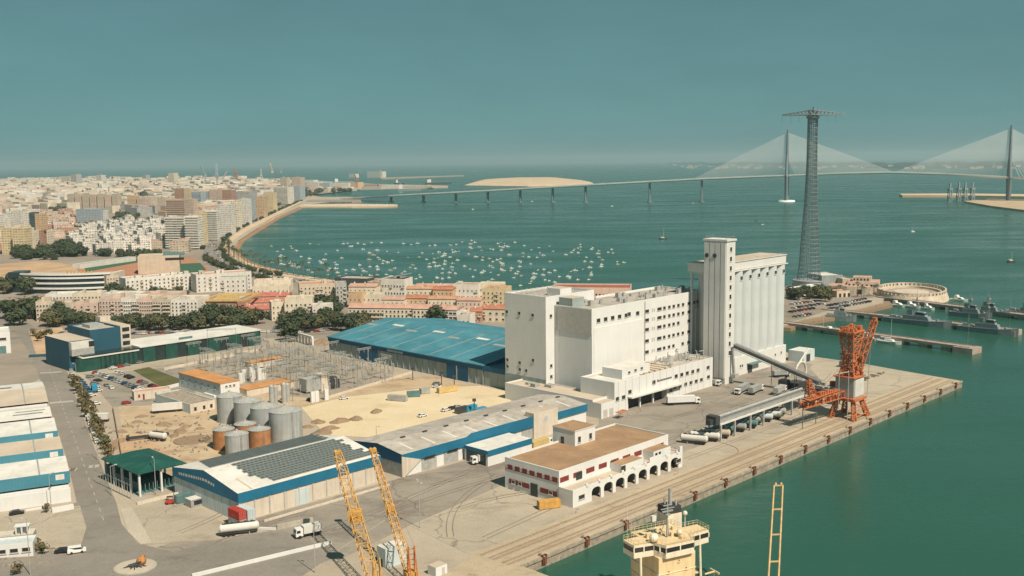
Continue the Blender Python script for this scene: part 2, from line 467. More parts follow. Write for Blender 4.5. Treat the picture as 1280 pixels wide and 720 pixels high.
def water_mat():
    m, nt, b = nodes_of('sea_water')
    tc = N(nt, 'ShaderNodeTexCoord'); co = tc.outputs['Object']
    big = noise(nt, co, .0016, 4, .55, (1, 2.2, 1))
    c = mixc(nt, ramp(nt, big, .35, .65), (.017, .076, .050), (.025, .094, .067))
    nt.links.new(c, b.inputs['Base Color'])
    gust = noise(nt, co, .0045, 5, .6, (1, 3.0, 1)); nt.links.new(ramp(nt, gust, .35, .65, .16, .36), b.inputs['Roughness'])
    b.inputs['IOR'].default_value = 1.33
    b.inputs['Specular IOR Level'].default_value = .5
    w1 = noise(nt, co, .16, 3, .6, (1, 1.8, 1)); w2 = noise(nt, co, .9, 3, .6, (1, 1.5, 1)); w3 = noise(nt, co, .02, 3, .5, (1, 2.5, 1))
    h = mth(nt, 'ADD', mth(nt, 'MULTIPLY', w1, 1.0), mth(nt, 'ADD', mth(nt, 'MULTIPLY', w2, .22), mth(nt, 'MULTIPLY', w3, 3.0)))
    bp = N(nt, 'ShaderNodeBump'); bp.inputs['Strength'].default_value = .17; bp.inputs['Distance'].default_value = .6
    nt.links.new(h, bp.inputs['Height']); nt.links.new(bp.outputs[0], b.inputs['Normal'])
water_mat()
# ------------------------------------------------------------------ camera, light, air
cam = bpy.data.cameras.new('camera'); cam.sensor_width = 36; cam.lens = 36.0*FPX/1280; cam.clip_start = 1; cam.clip_end = 200000
co_ = bpy.data.objects.new('camera', cam); COL.objects.link(co_)
co_.matrix_world = Matrix.Translation(CAMPOS) @ CAMROT.to_4x4(); S.camera = co_

SUN_AZ, SUN_EL = R(143), R(50)
sd = Vector((math.sin(SUN_AZ)*math.cos(SUN_EL), math.cos(SUN_AZ)*math.cos(SUN_EL), math.sin(SUN_EL)))
sl = bpy.data.lights.new('sun', 'SUN'); sl.energy = 4.6; sl.angle = R(.53); sl.color = (1.0, .88, .72)
so = bpy.data.objects.new('sun', sl); COL.objects.link(so); so.rotation_euler = sd.to_track_quat('Z', 'Y').to_euler(); so.location = (0, -200, 600)

wd = bpy.data.worlds.new('World'); S.world = wd; wd.use_nodes = True
nt = wd.node_tree; bg = nt.nodes['Background']
sky = nt.nodes.new('ShaderNodeTexSky'); sky.sky_type = 'NISHITA'; sky.sun_disc = False
sky.sun_elevation = SUN_EL; sky.sun_rotation = SUN_AZ; sky.air_density = 1.0; sky.dust_density = 0.45; sky.ozone_density = 1.0
bw = nt.nodes.new('ShaderNodeRGBToBW'); nt.links.new(sky.outputs[0], bw.inputs[0])
grey = nt.nodes.new('ShaderNodeMix'); grey.data_type = 'RGBA'; grey.inputs[0].default_value = .72      # marine haze: the sky is almost without hue gradient
nt.links.new(sky.outputs[0], grey.inputs[6]); nt.links.new(bw.outputs[0], grey.inputs[7])
tint = nt.nodes.new('ShaderNodeMix'); tint.data_type = 'RGBA'; tint.blend_type = 'MULTIPLY'; tint.inputs[0].default_value = 1.0
veil = nt.nodes.new('ShaderNodeMix'); veil.data_type = 'RGBA'; veil.inputs[0].default_value = .5      # even summer haze over the whole sky
nt.links.new(grey.outputs[2], veil.inputs[6]); veil.inputs[7].default_value = (5.2, 5.2, 5.2, 1)
nt.links.new(veil.outputs[2], tint.inputs[6]); tint.inputs[7].default_value = (.345, .75, .79, 1)
wtc = nt.nodes.new('ShaderNodeTexCoord')
wf = noise(nt, wtc.outputs['Generated'], 5.0, 5, .6, (1, 1, 4)); wv = ramp(nt, wf, .35, .75, .965, 1.08)
wc = nt.nodes.new('ShaderNodeCombineColor')
for i in range(3): nt.links.new(wv, wc.inputs[i])
fin = nt.nodes.new('ShaderNodeMix'); fin.data_type = 'RGBA'; fin.blend_type = 'MULTIPLY'; fin.inputs[0].default_value = 1.0      # thin high cloud
nt.links.new(tint.outputs[2], fin.inputs[6]); nt.links.new(wc.outputs[0], fin.inputs[7])
nt.links.new(fin.outputs[2], bg.inputs['Color']); bg.inputs['Strength'].default_value = .05

vs = S.view_settings; vs.view_transform = 'Standard'; vs.look = 'None'; vs.exposure = 0.35; vs.gamma = 1.0; vs.use_curve_mapping = False
S.cycles.use_denoising = True
S.cycles.max_bounces = 5; S.cycles.diffuse_bounces = 2; S.cycles.glossy_bounces = 2; S.cycles.volume_bounces = 0
S.cycles.transparent_max_bounces = 8

# ------------------------------------------------------------------ water and air
WZ = -3.0
b = MB(); E_ = 42000
b.poly([(-E_, -1500, 0), (E_, -1500, 0), (E_, E_, 0), (-E_, E_, 0)])
structure('water', b, 'sea_water', (0, 0, WZ))
HAZE = 6.0e-5
m = bpy.data.materials.new('haze_air'); m.use_nodes = True; nt = m.node_tree; nt.nodes.clear()
o_ = nt.nodes.new('ShaderNodeOutputMaterial'); pv = nt.nodes.new('ShaderNodeVolumePrincipled')
pv.inputs['Color'].default_value = (.62, .86, .92, 1); pv.inputs['Density'].default_value = HAZE; pv.inputs['Anisotropy'].default_value = .12
nt.links.new(pv.outputs[0], o_.inputs['Volume']); MATS['haze_air'] = m
b = MB(); b.box(-E_-400, E_+400, -1900, E_+400, -9.5, 260)
put('haze', b.mesh('haze', ('haze_air',)), kind='stuff')

# ------------------------------------------------------------------ land
def P2(v): return (v.x, v.y)
coast = [W(0,0), W(309,0), W(315,38), W(318,53), W(320,99), W(345,128), W(400,148), W(437,152), W(472,146), W(545,146), W(566,156), W(584,150), W(606,150),
         W(640,236), G(985,357), G(870,364), G(790,364), G(700,366), G(640,363), G(540,356), G(470,354), G(420,350.6), G(380,344.6), G(350,339.6), G(326,335), G(308,329),
         G(297,320), G(292,311), G(298,300.5), G(318,287.5), G(342,272), G(380,256.5), G(420,251), G(445,249), G(440,246), G(400,246), G(385,243),
         G(455,236.5), G(560,234.5), G(560,232), G(470,230), G(400,226), G(340,223.5), G(262,222), G(100,222.5), G(-60,225)]
coast = [P2(p) for p in coast] + [(-4200, 5000), (-2600, 1500), (-800, 0), (-300, -200), P2(W(0, -190))]
b = MB(); b.prism(coast, -8, 0, 1, 0)
structure('ground', b, ('g_port', 'old_concrete'))

def sheet(name, pts, m, z=.02):
    b = MB(); b.prism([P2(p) for p in pts], z-.012, z, 0)
    return structure(name, b, m)

town = [W(-85,250), W(20,360), W(150,372), W(240,250), W(300,150), W(400,150), W(560,165), W(600,160), G(985,358.5), G(870,365), G(790,365), G(640,364), G(540,357), G(420,353),
        G(345,348.5), G(300,338), G(280,320), G(276,308), G(290,297), G(330,275), G(375,255), G(385,244), G(450,237), G(400,227), G(340,224.5), G(262,223), G(100,223.5)]
sheet('town_ground', town + [Vector((-4000, 5000, 0)), Vector((-2500, 1500, 0)), Vector((-600, 400, 0))], 'g_town', .015)

# port surfaces
sheet('yard_pavement', [W(-72,60), W(-62,50), W(-30,40), W(0,46), W(46,52.5), W(110,52), W(120,30), W(205,30), W(236,36), W(300,40), W(300,84), W(226,98), W(150,95), W(128,78), W(29,84), W(-33,86), W(-60,86)], 'g_yard', .03)
sheet('quay_slab', [W(0.8,16), W(308,16), W(314,38), W(317,53), W(318,80), W(290,70), W(240,31), W(120,30), W(118,48), W(104,18), W(44,19), W(41,51), W(0,45), W(-4,14)], 'g_slab', .045)
sheet('quay_apron', [W(0.4,0.4), W(308.6,0.4), W(311,16), W(-2,16), W(-20,10), W(-20,-60), W(-.4,-60)], 'g_apron', .06)
road = [G(40,445), G(76,441), G(96,500), G(118,560), G(146,630), G(152,655), G(172,679), G(215,690), G(300,672), G(345,660), G(420,690), G(380,719), G(200,760), G(-60,760), G(-60,662), G(60,640), G(96,628), G(84,575), G(66,520)]
sheet('harbour_road', road, 'g_road', .05)
sheet('upper_road', [G(40,446), G(76,442), G(46,412), G(28,396), G(-30,378), G(-60,378), G(-60,396), G(18,412)], 'g_road', .04)
sheet('corner_slab', [G(150,636), G(238,625), G(275,652), G(338,664), G(262,676), G(176,681), G(160,665)], 'g_slab', .07)
sheet('corner_footway', [G(150,636), G(165,634.5), G(190,679), G(176,681), G(160,665)], 'g_substrate', .12)
sheet('roadside_slab', [G(100,632), G(-50,655), G(-50,700), G(100,685), G(108,660)], 'g_slab', .07)
sheet('canopy_apron', [W(-47,122), W(-31,115), W(-29,130), W(-45,138)], 'g_slab', .065)
sheet('reddish_ground', [W(-33,168), W(-12,212), W(-4,206), W(-12,170), W(-24,156)], 'g_brown', .055)
sheet('sand_lot', [W(44,150), W(64,196), W(90,198), W(130,183), W(148,168), W(148,151), W(120,116), W(60,122)], 'g_sand', .05)
sheet('sand_track', [W(64,196.5), W(52,236), W(62,240), W(80,203), W(135,214), W(148,200), W(146,170), W(130,184), W(90,199)], 'g_dirt', .045)
sheet('substation_floor', [W(64,246), W(80,204), W(133,217), W(146,290), W(142,346), W(100,322), W(74,320), W(62,282)], 'g_substation', .055)
sheet('works_yard', [W(-34,160), W(-14,205), W(10,260), W(40,238), W(46,205), W(40,170), W(24,140), W(-20,132)], 'g_dirt', .04)
sheet('car_park', [W(8,262), W(31,346), W(60,345), W(74,318), W(60,283), W(36,238)], 'g_yard', .042)
sheet('grass_patch', [G(166,463), G(205,486), G(236,478), G(186,459)], 'g_grass', .06)
sheet('green_hall_forecourt', [W(30,346), W(139,343), W(139,336), W(98,323), W(72,322), W(62,330), W(34,338)], 'g_slab', .05)
sheet('rough_lot', [G(36,414), G(78,409), G(84,430), G(82,446), G(46,446)], 'g_brown', .05)
sheet('bare_earth_field', [G(-40,333), G(60,326), G(92,332), G(104,345), G(96,358), G(-40,362)], 'g_brown', .04)
sheet('sports_ground', [G(92,345), G(104,334), G(172,326), G(240,322), G(262,336), G(246,352), G(150,356)], 'g_track', .03)
sheet('sports_pitch', [G(222,330), G(250,328.5), G(258,337), G(242,343), G(224,342)], 'g_pitch', .045)
sheet('ball_court', [G(104,333), G(172,323), G(173,328), G(108,340)], 'g_pitch', .05)
sheet('seafront_avenue', [G(420,354), G(380,349), G(350,344.5), G(318,338), G(291,329.5), G(278,319), G(274,308), G(280,299), G(303,284), G(376,250), G(371,249), G(290,282), G(262,296), G(252,306), G(255,319), G(268,330), G(296,340), G(345,351.5), G(380,355), G(420,358.5)], 'g_road', .04)
sheet('promenade', [G(420,350.9), G(380,344.9), G(350,339.9), G(326,335.3), G(306,329.2), G(293,320), G(288,311), G(292,300), G(312,286.4), G(378,252), G(376.5,250.3), G(306,284.6), G(284,299), G(278.5,308), G(281,318.6), G(292,328.9), G(318,337.6), G(350,344.1), G(380,348.6), G(420,353.6)], 'g_beach', .06)
b = MB()
def strip(b, a, c, m):
    for i in range(len(a)-1): b.poly([a[i], c[i], c[i+1], a[i+1]], m)
bl = [G(380,254.5), G(342,270.5), G(312,286.6), G(290,299.5), G(285.5,310), G(290,320), G(303,328.6), G(320,333.5), G(350,339.2)]
bm = [G(382,256,-1.2), G(345,272,-1.2), G(319,287.6,-1.2), G(299,300.5,-1.2), G(293,311,-1.2), G(297,319.5,-1.2), G(309,328,-1.2), G(327,333.6,-1.2), G(352,338.6,-1.2)]
bw = [G(386,257.5,-3.3), G(350,274,-3.3), G(326,289,-3.3), G(307,301,-3.3), G(300,311,-3.3), G(303,318.5,-3.3), G(314,326.5,-3.3), G(331,332.6,-3.3), G(354,338,-3.3)]
for q in bl: q.z = .1
strip(b, bl[::-1], bm[::-1], 0); strip(b, bm[::-1], bw[::-1], 1)
structure('beach', b, ('g_beach', 'g_wetsand'))

# far land
b = MB()
o_ = [G(580,231.4), G(596,226.8), G(640,224.3), G(700,224), G(742,228.6), G(736,231), G(660,232.6)]
b.prism([P2(q) for q in o_], -8, -1.0, 0)
c_ = sum((q for q in o_), Vector((0,0,0)))/len(o_)
lv = [(1.0, -1.0), (.93, 6), (.80, 13), (.62, 17), (.3, 18)]
for (f0, z0), (f1, z1) in zip(lv[:-1], lv[1:]):
    n_ = len(o_)
    for i in range(n_):
        p, q = o_[i], o_[(i+1) % n_]; w0, w1 = rnd.uniform(.96, 1.03), rnd.uniform(.96, 1.03)
        A_ = [c_.lerp(p, f0), c_.lerp(q, f0), c_.lerp(q, f1), c_.lerp(p, f1)]
        b.poly([(A_[0].x, A_[0].y, z0), (A_[1].x, A_[1].y, z0), (A_[2].x, A_[2].y, z1), (A_[3].x, A_[3].y, z1)])
b.poly([(c_.lerp(q, .3).x, c_.lerp(q, .3).y, 18) for q in o_])
structure('sand_island', b, 'g_beach')
b = MB()
b.prism([P2(G(478,224)), P2(G(580,220)), P2(G(580,219.3)), P2(G(478,222.2))], -8, 2, 0)
structure('outer_mole', b, 'old_concrete')
b = MB()
b.prism([P2(G(376,256)), P2(G(440,254.8)), P2(G(497,255.8)), P2(G(497,257.4)), P2(G(440,258.6)), P2(G(374,258.6))], -8, .6, 0)
b.prism([P2(G(382,252)), P2(G(385,250)), P2(G(450,249)), P2(G(452,252)), P2(G(440,252.5))], -8, .5, 1)
structure('marina_breakwater', b, ('g_beach', 'g_town'))
b = MB()
b.prism([P2(G(1124,243.4)), P2(G(1200,243)), P2(G(1500,247)), P2(G(1500,251)), P2(G(1200,245.4)), P2(G(1128,245.2))], -8, 3, 0)
structure('far_mole', b, 'g_beach')
b = MB()
b.prism([P2(G(1205,252)), P2(G(1236,249)), P2(G(1500,255)), P2(G(1500,278)), P2(G(1280,263)), P2(G(1240,258))], -8, 1, 0)
structure('bridge_island', b, 'g_dirt')
b = MB()
def ridge(b, pts, h0, h1, depth, n):
    """low rolling coast: an uneven strip of ground with depth"""
    fr = []
    for i in range(n+1):
        t = i/n*(len(pts)-1); k = min(int(t), len(pts)-2); p = pts[k].lerp(pts[k+1], t-k); fr.append(p)
    rows = []
    for j, dd in enumerate((0, .25, .55, 1)):
        row = []
        for i, p in enumerate(fr):
            d = Vector((p.x, p.y, 0)).normalized()
            h = -4 if j == 0 else (h0+(h1-h0)*rnd.random())*(.35, 1, .8)[j-1]
            row.append((p.x+d.x*depth*dd, p.y+d.y*depth*dd, h))
        rows.append(row)
    for j in range(3):
        for i in range(n): b.poly([rows[j][i], rows[j][i+1], rows[j+1][i+1], rows[j+1][i]], 0, False)
ridge(b, [G(835,205.5), G(900,206.5), G(1000,208), G(1120,210.5), G(1280,209.5), G(1420,209)], 8, 45, 5000, 90)
structure('far_shore', b, 'g_far')
b = MB(); q = random.Random(21)
for k in range(70):
    p = G(q.uniform(830, 1300), q.uniform(206.5, 211.5)); s = q.uniform(10, 34); b.box(p.x-s, p.x+s, p.y-12, p.y+12, 0, q.uniform(10, 24))
put('far_shore_town', b.mesh('far_shore_town', ('concrete',)), None, (0, 0, 0), 0, 'pale scattered buildings along the hazy far shore', 'buildings', None, 'stuff')
b = MB()
ridge(b, [G(440,204.6), G(560,203.0), G(700,201.6), G(835,200.2)], 20, 70, 6000, 60)
structure('distant_coast', b, 'g_far')
def port(name, label, cat, a, b, group=None): return thing(name, label, cat, W(a, b), QA, group)
def bx(*a, **k): return MB().box(*a, **k)
def parapet(b, x0, x1, y0, y1, z, h=.9, t=.35, m=0):
    b.box(x0, x1, y0, y0+t, z, z+h, m); b.box(x0, x1, y1-t, y1, z, z+h, m)
    b.box(x0, x0+t, y0+t, y1-t, z, z+h-.004, m); b.box(x1-t, x1, y0+t, y1-t, z, z+h-.004, m); return b

# ------------------------------------------------------------------ grain silo with elevator tower
t = port('grain_silo', 'tall white grain silo of round bins with a windowed elevator tower', 'silo', 227, 81)
b = MB(); b.box(0, 7.6, 0, 12.5, 0, 69, 0)
for k in range(4): b.box(-.45, 0, .3+k*3.1, 2.9+k*3.1, 3, 68.2, 0)
b.box(-.5, 8.1, -.5, 13, 69, 69.9, 0)
tw = part('elevator_tower', b, 'silo_white', t)
windows(tw, [(3.8, 65-4.55*k) for k in range(12)], 1.9, 2.4, 'f', 0, 'window', ('white_render', 'dark_glass'))
for k in range(2):
    b = MB(); b.tube((-.5, 0, 0), (-.75, 0, 0), 1.05, 14, 0); part('round_vent', b, 'dark_metal', tw, (0, 10.6-k*4.4, 62))
b = MB()
for q in ((.5, .5), (7, .6), (7, 12), (.6, 12), (3.5, 6)): b.tube((*q, 69.9), (*q, 71.6), .09, 4)
for q in ((.3, .3, 7.3, .3), (.3, 12.2, 7.3, 12.2), (.3, .3, .3, 12.2), (7.3, .3, 7.3, 12.2)): b.tube((q[0], q[1], 71), (q[2], q[3], 71), .06, 4)
part('roof_railing', b, 'steel', tw)
b = MB(); b.box(7.7, 69, 6.2, 24, 0, 9.5, 0)
base = part('silo_base', b, 'silo_white', t)
windows(base, [(18, 4.2), (24, 4.6), (25.8, 4.6), (58, 5.5), (64, 5.8)], 1.4, 1.6, 'f', 6.2, 'window', ('white_render', 'dark_glass'))
b = MB(); b.box(30, 41, 3.5, 6.19, 4.6, 5.0, 0); part('door_canopy', b, 'container_green', base)
b = MB(); b.box(31, 35, 6.0, 6.19, 0, 4.2, 0); part('loading_door', b, 'dark_metal', base)
bin_me = MB().cyl(0, 0, 9.5, 52.6, 4.18, n=28, m=0).mesh('silo_bin', ('bin_grey',))
for k in range(8):
    o = put('silo_bin', bin_me, t, (9.6+k*8.25-2.0, 10.6, 0)) if k else put('silo_bin', bin_me, t, (12.0, 11.2, 0))
for k in range(1, 8):
    put('bin_window', window_mesh(2.1, 2.1, ('white_render', 'dark_glass')), t, (7.6+k*8.25, 6.36, 49.0))
back_me = MB().cyl(0, 0, 9.5, 52.6, 4.18, n=20, m=0).mesh('silo_bin', ('silo_white',))
for k in range(7): put('silo_bin', back_me, t, (15.8+k*8.25-3.9, 18.6, 0))
b = MB(); b.box(2.2, 69.6, 6.3, 23.5, 52.6, 53.0, 0); b.box(1.5, 69.2, 7.4, 22.9, 53.2, 57.2, 0, 1); b.box(1.2, 69.6, 7.0, 23.3, 57.2, 57.6, 0, 1)
gl = part('top_gallery', b, ('silo_white', 'tan_roof'), t)
b = MB(); b.tube((3, 21.5, 0), (3, 21.5, 52.6), .7, 8); part('gallery_column', b, 'silo_white', t)
b = MB()
for k in range(9): b.tube((12+k*7, 7.3, 57.6), (12+k*7, 7.3, 58.6), .06, 4)
b.tube((12, 7.3, 58.55), (68, 7.3, 58.55), .05, 4); part('gallery_railing', b, 'steel', gl)

# ------------------------------------------------------------------ main white block of the grain mill
t = port('grain_mill', 'long white grain mill block with rows of small dark windows', 'mill building', 154, 103)
b = MB(); b.box(0, 86, 0, 26, 0, 42, 0, 1); parapet(b, -.003, 86, -.003, 26, 42, 1.0, .4, 0)
wall = part('wall', b, ('white_render', 'grey_roof'), t)
b = MB(); b.box(1.2, 37, -.25, 0, 10, 34.2, 0); part('blank_panel', b, 'white_render', wall)
b = MB(); b.box(-.35, 0, .01, 25.9, 31.5, 42.6, 0); part('end_band', b, 'frame_grey', wall)
pts = [(4.5+5*k, 37.3) for k in range(5)] + [(26.5, 37.6), (33, 37.3)]
windows(t, pts, 2.6, 1.9, 'f', 0, 'window', ('frame_grey', 'dark_glass'))
cols = [(50, 1), (54, 0), (58, 0), (61.6, 0), (65.5, 0), (69.4, 0), (75, 1)]
pw = [[], []]
for r, z in enumerate((37.4, 33.2, 28.7, 23.3, 18.0, 12.6)):
    for k, (x, w) in enumerate([(40, 1), (45, 2)] + cols):
        if w == 2: continue
        if (r, k) in ((2, 7), (4, 6)): continue
        pw[1 if w else 0].append((x, z))
pw[0] += [(79, 37.5), (82, 37.5), (84.6, 37.5)]
windows(t, pw[0], 2.1, 1.65, 'f', 0); windows(t, pw[1], 3.6, 1.65, 'f', 0)
for x in (38.4, 77.6): part('downpipe', MB().tube((x, -.3, 1), (x, -.3, 42.4), .13, 6), 'galv', t)
for y in (19.5,): part('downpipe', MB().tube((-.5, y, 0), (-.5, y, 42.4), .13, 6), 'galv', t)
for z in (37.4, 33.2, 28.7, 23.3, 18.0, 12.6):
    part('louvre', bx(44.1, 44.9, -.12, 0, z-.8, z+.8, 0), 'frame_grey', t); part('louvre', bx(45.6, 46.4, -.12, 0, z-.8, z+.8, 0), 'frame_grey', t)
for k in range(3):
    b = MB(); b.box(78.5+k*2.6, 79.9+k*2.6, -.9, 0, 11, 34.5, 0); part('pilaster', b, 'white_render', t)
b = MB(); b.box(.8, 9, 12, 20, 42, 46.5, 0, 1); part('stair_head', b, ('panel_concrete', 'tan_roof'), t)
b = MB()
for k in range(34):
    x, y = rnd.uniform(12, 84), rnd.uniform(2, 24); h = rnd.uniform(.8, 2.6); w = rnd.uniform(.3, 1.4)
    part('roof_unit', bx(x-w, x+w, y-w*.7, y+w*.7, 42, 42+h, 0).box(x-w*.6, x+w*.6, y-w*.4, y+w*.4, 42+h, 42.25+h, 0), rnd.choice(('galv', 'galv', 'grey_box')), t)
for k in range(16):
    x, y = 24+k*3.6, 2.2+(k % 3)*1.4
    part('roof_pipe', MB().tube((x, y, 42), (x, y, 44.8), .12, 5, 0).tube((x, y, 44.8), (x+1.8, y, 45.1), .12, 5, 0), 'galv', t)

t = port('mill_tower_block', 'plain pale block with few windows beside the long mill block', 'mill building', 148, 125)
b = MB(); b.box(0, 34, 0, 26, 0, 46, 0, 1); parapet(b, -.003, 34, -.003, 26, 46, 1.0, .4, 0); b.box(-.2, 0, -.01, 26.01, 0, 9, 2)
part('wall', b, ('white_render', 'grey_roof', 'panel_concrete'), t)
me = window_mesh(1.7, 1.6, ('frame_grey', 'dark_glass'))
for u, z in ((24.5, 38), (16.5, 38), (8, 38), (24.5, 15.2), (16.5, 14.8), (8, 17), (24.5, 12), (16.5, 11.6), (12.4, 11.6)): put('window', me, t, (0, u, z), -PI/2)
for z in (38, 15, 10, 5.5): put('window', me, t, (3.4, 0, z))
b = MB()
for i in range(9):
    for j in range(6): b.tube((2+i*3.7, 2+j*4.4, 46), (2+i*3.7, 2+j*4.4, 47.6), .16, 5, 0); 
    b.tube((2+i*3.7, 2, 47.5), (2+i*3.7, 24, 47.5), .1, 4, 0)
part('roof_plant', b, 'white_roof', t)
b = MB(); b.box(11, 19, 1, 9, 46, 49.5, 0, 1); part('lift_head', b, ('white_render', 'tan_roof'), t)

# front annex with loading bay
t = port('mill_annex', 'white panelled front annex with loading bay and small windows', 'mill annex', 146, 84)
b = MB(); b.box(0, 9.5, 0, 18.9, 0, 13.3, 0, 1); b.box(9.5, 38, 3.5, 18.9, 0, 13.3, 0, 1); b.box(9.5, 38, 0, 3.5, 5.6, 13.3, 0, 1); b.box(38, 75, 0, 18.9, 0, 13.3, 0, 1)
parapet(b, -.003, 75.003, -.003, 18.9, 13.3, .7, .3, 0)
wall = part('wall', b, ('white_render', 'grey_roof'), t)
b = MB()
for k in range(15): b.box(2.6+k*5-.07, 2.6+k*5+.07, -.06, 0, 6.2 if 9 < 2.6+k*5 < 38 else .1, 13.9, 0)
part('panel_joints', b, 'frame_grey', wall)
b = MB(); b.box(9.4, 37.9, 3.0, 3.49, 0, 5.5, 0); part('bay_back_panel', b, 'dark_metal', t)  # dark panel closing the back of the loading bay
for x in (18.6, 28.2): part('bay_column', bx(x-.35, x+.35, .3, 1.0, 0, 5.6), 'white_render', t)
b = MB(); b.box(9, 48, -2.6, -.02, 5.75, 6.35, 0); part('bay_canopy', b, 'white_roof', t)
windows(t, [(2, 6.6), (6.2, 6.6), (10.6, 8.2), (28, 9.6)] + [(45+4.4*k, 9.6) for k in range(5)] + [(41, 3.6)], 2.5, 1.8)
windows(t, [(44+4.3*k, 4.6) for k in range(6)] + [(71, 9.6), (71.4, 5.0)], 2.5, 1.7)
b = MB()
x = 30.5
for k in range(12):
    w = rnd.choice((.5, .7, .7, .9)); b.box(x, x+w, -.05, 0, 9.2, 10.0 if k else 10.3, 0); x += w+.22
part('wall_lettering', b, 'dark_metal', t)
b = MB()
b.box(1, 21, 1, 17, 13.3, 13.5, 1)
for k in range(6): b.box(24+k*4, 26.6+k*4, 2, 17, 13.3, 14.1, 0)
part('roof_decking', b, ('tan_roof', 'white_roof'), t)
b = MB()
for k in range(26):
    x, y = 42+rnd.random()*31, 2+rnd.random()*14; h = rnd.uniform(1.0, 4.6)
    b.tube((x, y, 13.3), (x, y, 13.3+h), .22, 6, 0); b.tube((x, y, 13.3+h), (x+rnd.uniform(-3, 3), y+rnd.uniform(-2, 2), 13.3+h), .2, 6, 0)
    if k % 3 == 0: b.cyl(x+1, y, 13.3, 13.3+h*.7, .8, n=8, m=0)
part('roof_pipework', b, 'galv', t)
b = MB(); b.box(75.3, 80, 4, 17, 0, 11, 0); part('link_screen', b, 'old_concrete', t)
b = MB(); b.box(9, 29, 3, 14, 13.6, 17.6, 0, 1); rb = part('roof_house', b, ('white_render', 'white_roof'), t)
windows(rb, [(14, 15.8), (18.5, 16.1), (23, 16.3)], 1.7, 1.1, 'f', 3)

t = port('low_store', 'low white store with a flat tan roof at the mill foot', 'store', 136.5, 84)
b = MB(); b.box(0, 13, 4, 56, 0, 7, 0, 1); b.box(0, 9.4, -.5, 4, 0, 6.6, 0, 1); parapet(b, -.003, 13.003, 4.2, 56, 7, .5, .3, 0)
part('wall', b, ('white_render', 'tan_roof'), t)
b = MB(); b.box(1.5, 4, -.62, -.5, 0, 3.6, 0); b.box(5.5, 8, -.62, -.5, 0, 3.6, 0); part('door', b, 'frame_grey', t)
b = MB(); b.box(3, 6, 40, 43, 7, 8.6, 0); b.box(5, 8, 46, 48, 7, 8.0, 0); b.box(7, 9, 34, 38, 7, 8.2, 0); part('roof_vent', b, 'grey_box', t)
t = port('gate_canopy', 'small red and white awning beside the mill loading bay', 'awning', 141, 76.6)
part('awning', MB().yprofile([(0, 2.6), (5, 3.0), (5, 3.2), (0, 2.8)], 0, 3, 0), 'terracotta', t)
for x in (.2, 4.8): part('post', MB().tube((x, .3, 0), (x, .3, 2.7), .1, 6), 'steel', t)

# ------------------------------------------------------------------ blue roofed warehouse
t = port('blue_warehouse', 'huge warehouse with pale blue metal roof and grey panel walls', 'warehouse', 150, 168)
b = MB(); b.box(0, 86, 0, 126, 0, 9.4, 0)
for k in range(26): b.box(-.3, 0, k*5+.05, k*5+.45, 0, 7.4, 0)
wall = part('wall', b, 'panel_concrete', t)
b = MB(); ev, rg, rx_ = 9.9, 15.6, 42
for x0, z0, x1, z1 in ((-.9, ev, rx_, rg), (rx_, rg, 86.9, ev)):
    b.poly([(x0, -1, z0), (x1, -1, z1), (x1, 127, z1), (x0, 127, z0)], 0)
    b.poly([(x0, -1, z0-.35), (x0, 127, z0-.35), (x1, 127, z1-.35), (x1, -1, z1-.35)], 0)
b.box(-1.0, -.85, -1, 127, ev-.4, ev+.05, 0)
roof = part('roof', b, ('blue_roof',), t)
for k in range(8):
    y = 9+k*15.5; x0, x1 = 1.5, 40; z = lambda x: ev+(x+.9)*(rg-ev)/(rx_+.9)+.03
    part('roof_seam', MB().poly([(x0, y, z(x0)), (x1, y, z(x1)), (x1, y+.55, z(x1)), (x0, y+.55, z(x0))]), 'galv', roof)
for k in range(7):
    y, x = (12+k*17.5), (27+5*(k % 2)); z = lambda q: ev+(q+.9)*(rg-ev)/(rx_+.9)+.06
    part('rooflight', MB().poly([(x, y, z(x)), (x+2.4, y, z(x+2.4)), (x+2.4, y+9, z(x+2.4)), (x, y+9, z(x))]), 'white_roof' if k % 2 else 'steel', roof)
b = MB(); b.box(-.45, -.31, -.5, 126.5, 7.4, 9.5, 0); part('fascia', b, 'blue_dark', t)
b = MB(); b.poly([(-.6, -.4, 9.42), (rx_, -.4, rg-.4), (86.6, -.4, 9.42)]); b.box(.1, 85.9, -.42, -.02, 7.2, 9.41, 0); part('gable', b, 'blue_dark', t)
for y0, y1 in ((82, 97), (11, 26)):
    b = MB(); b.box(-.55, -.32, y0, y1, 0, 7.38, 0); d = part('sliding_door', b, 'blue_dark', t)
    part('door_post', bx(-.75, -.56, (y0+y1)/2-.3, (y0+y1)/2+.3, 0, 7.3), 'galv', d)
b = MB(); b.box(-.6, -.46, 60, 73, 7.9, 9.0, 0); part('sign_board', b, 'galv', t)
b = MB(); b.box(0, 50, -19.5, -.45, 0, 7.2, 0); part('side_store', b, 'panel_concrete', t)
b = MB(); b.box(-.4, 50, -19.9, -.5, 7.2, 9.6, 0); part('side_store_roof', b, 'blue_dark', t)

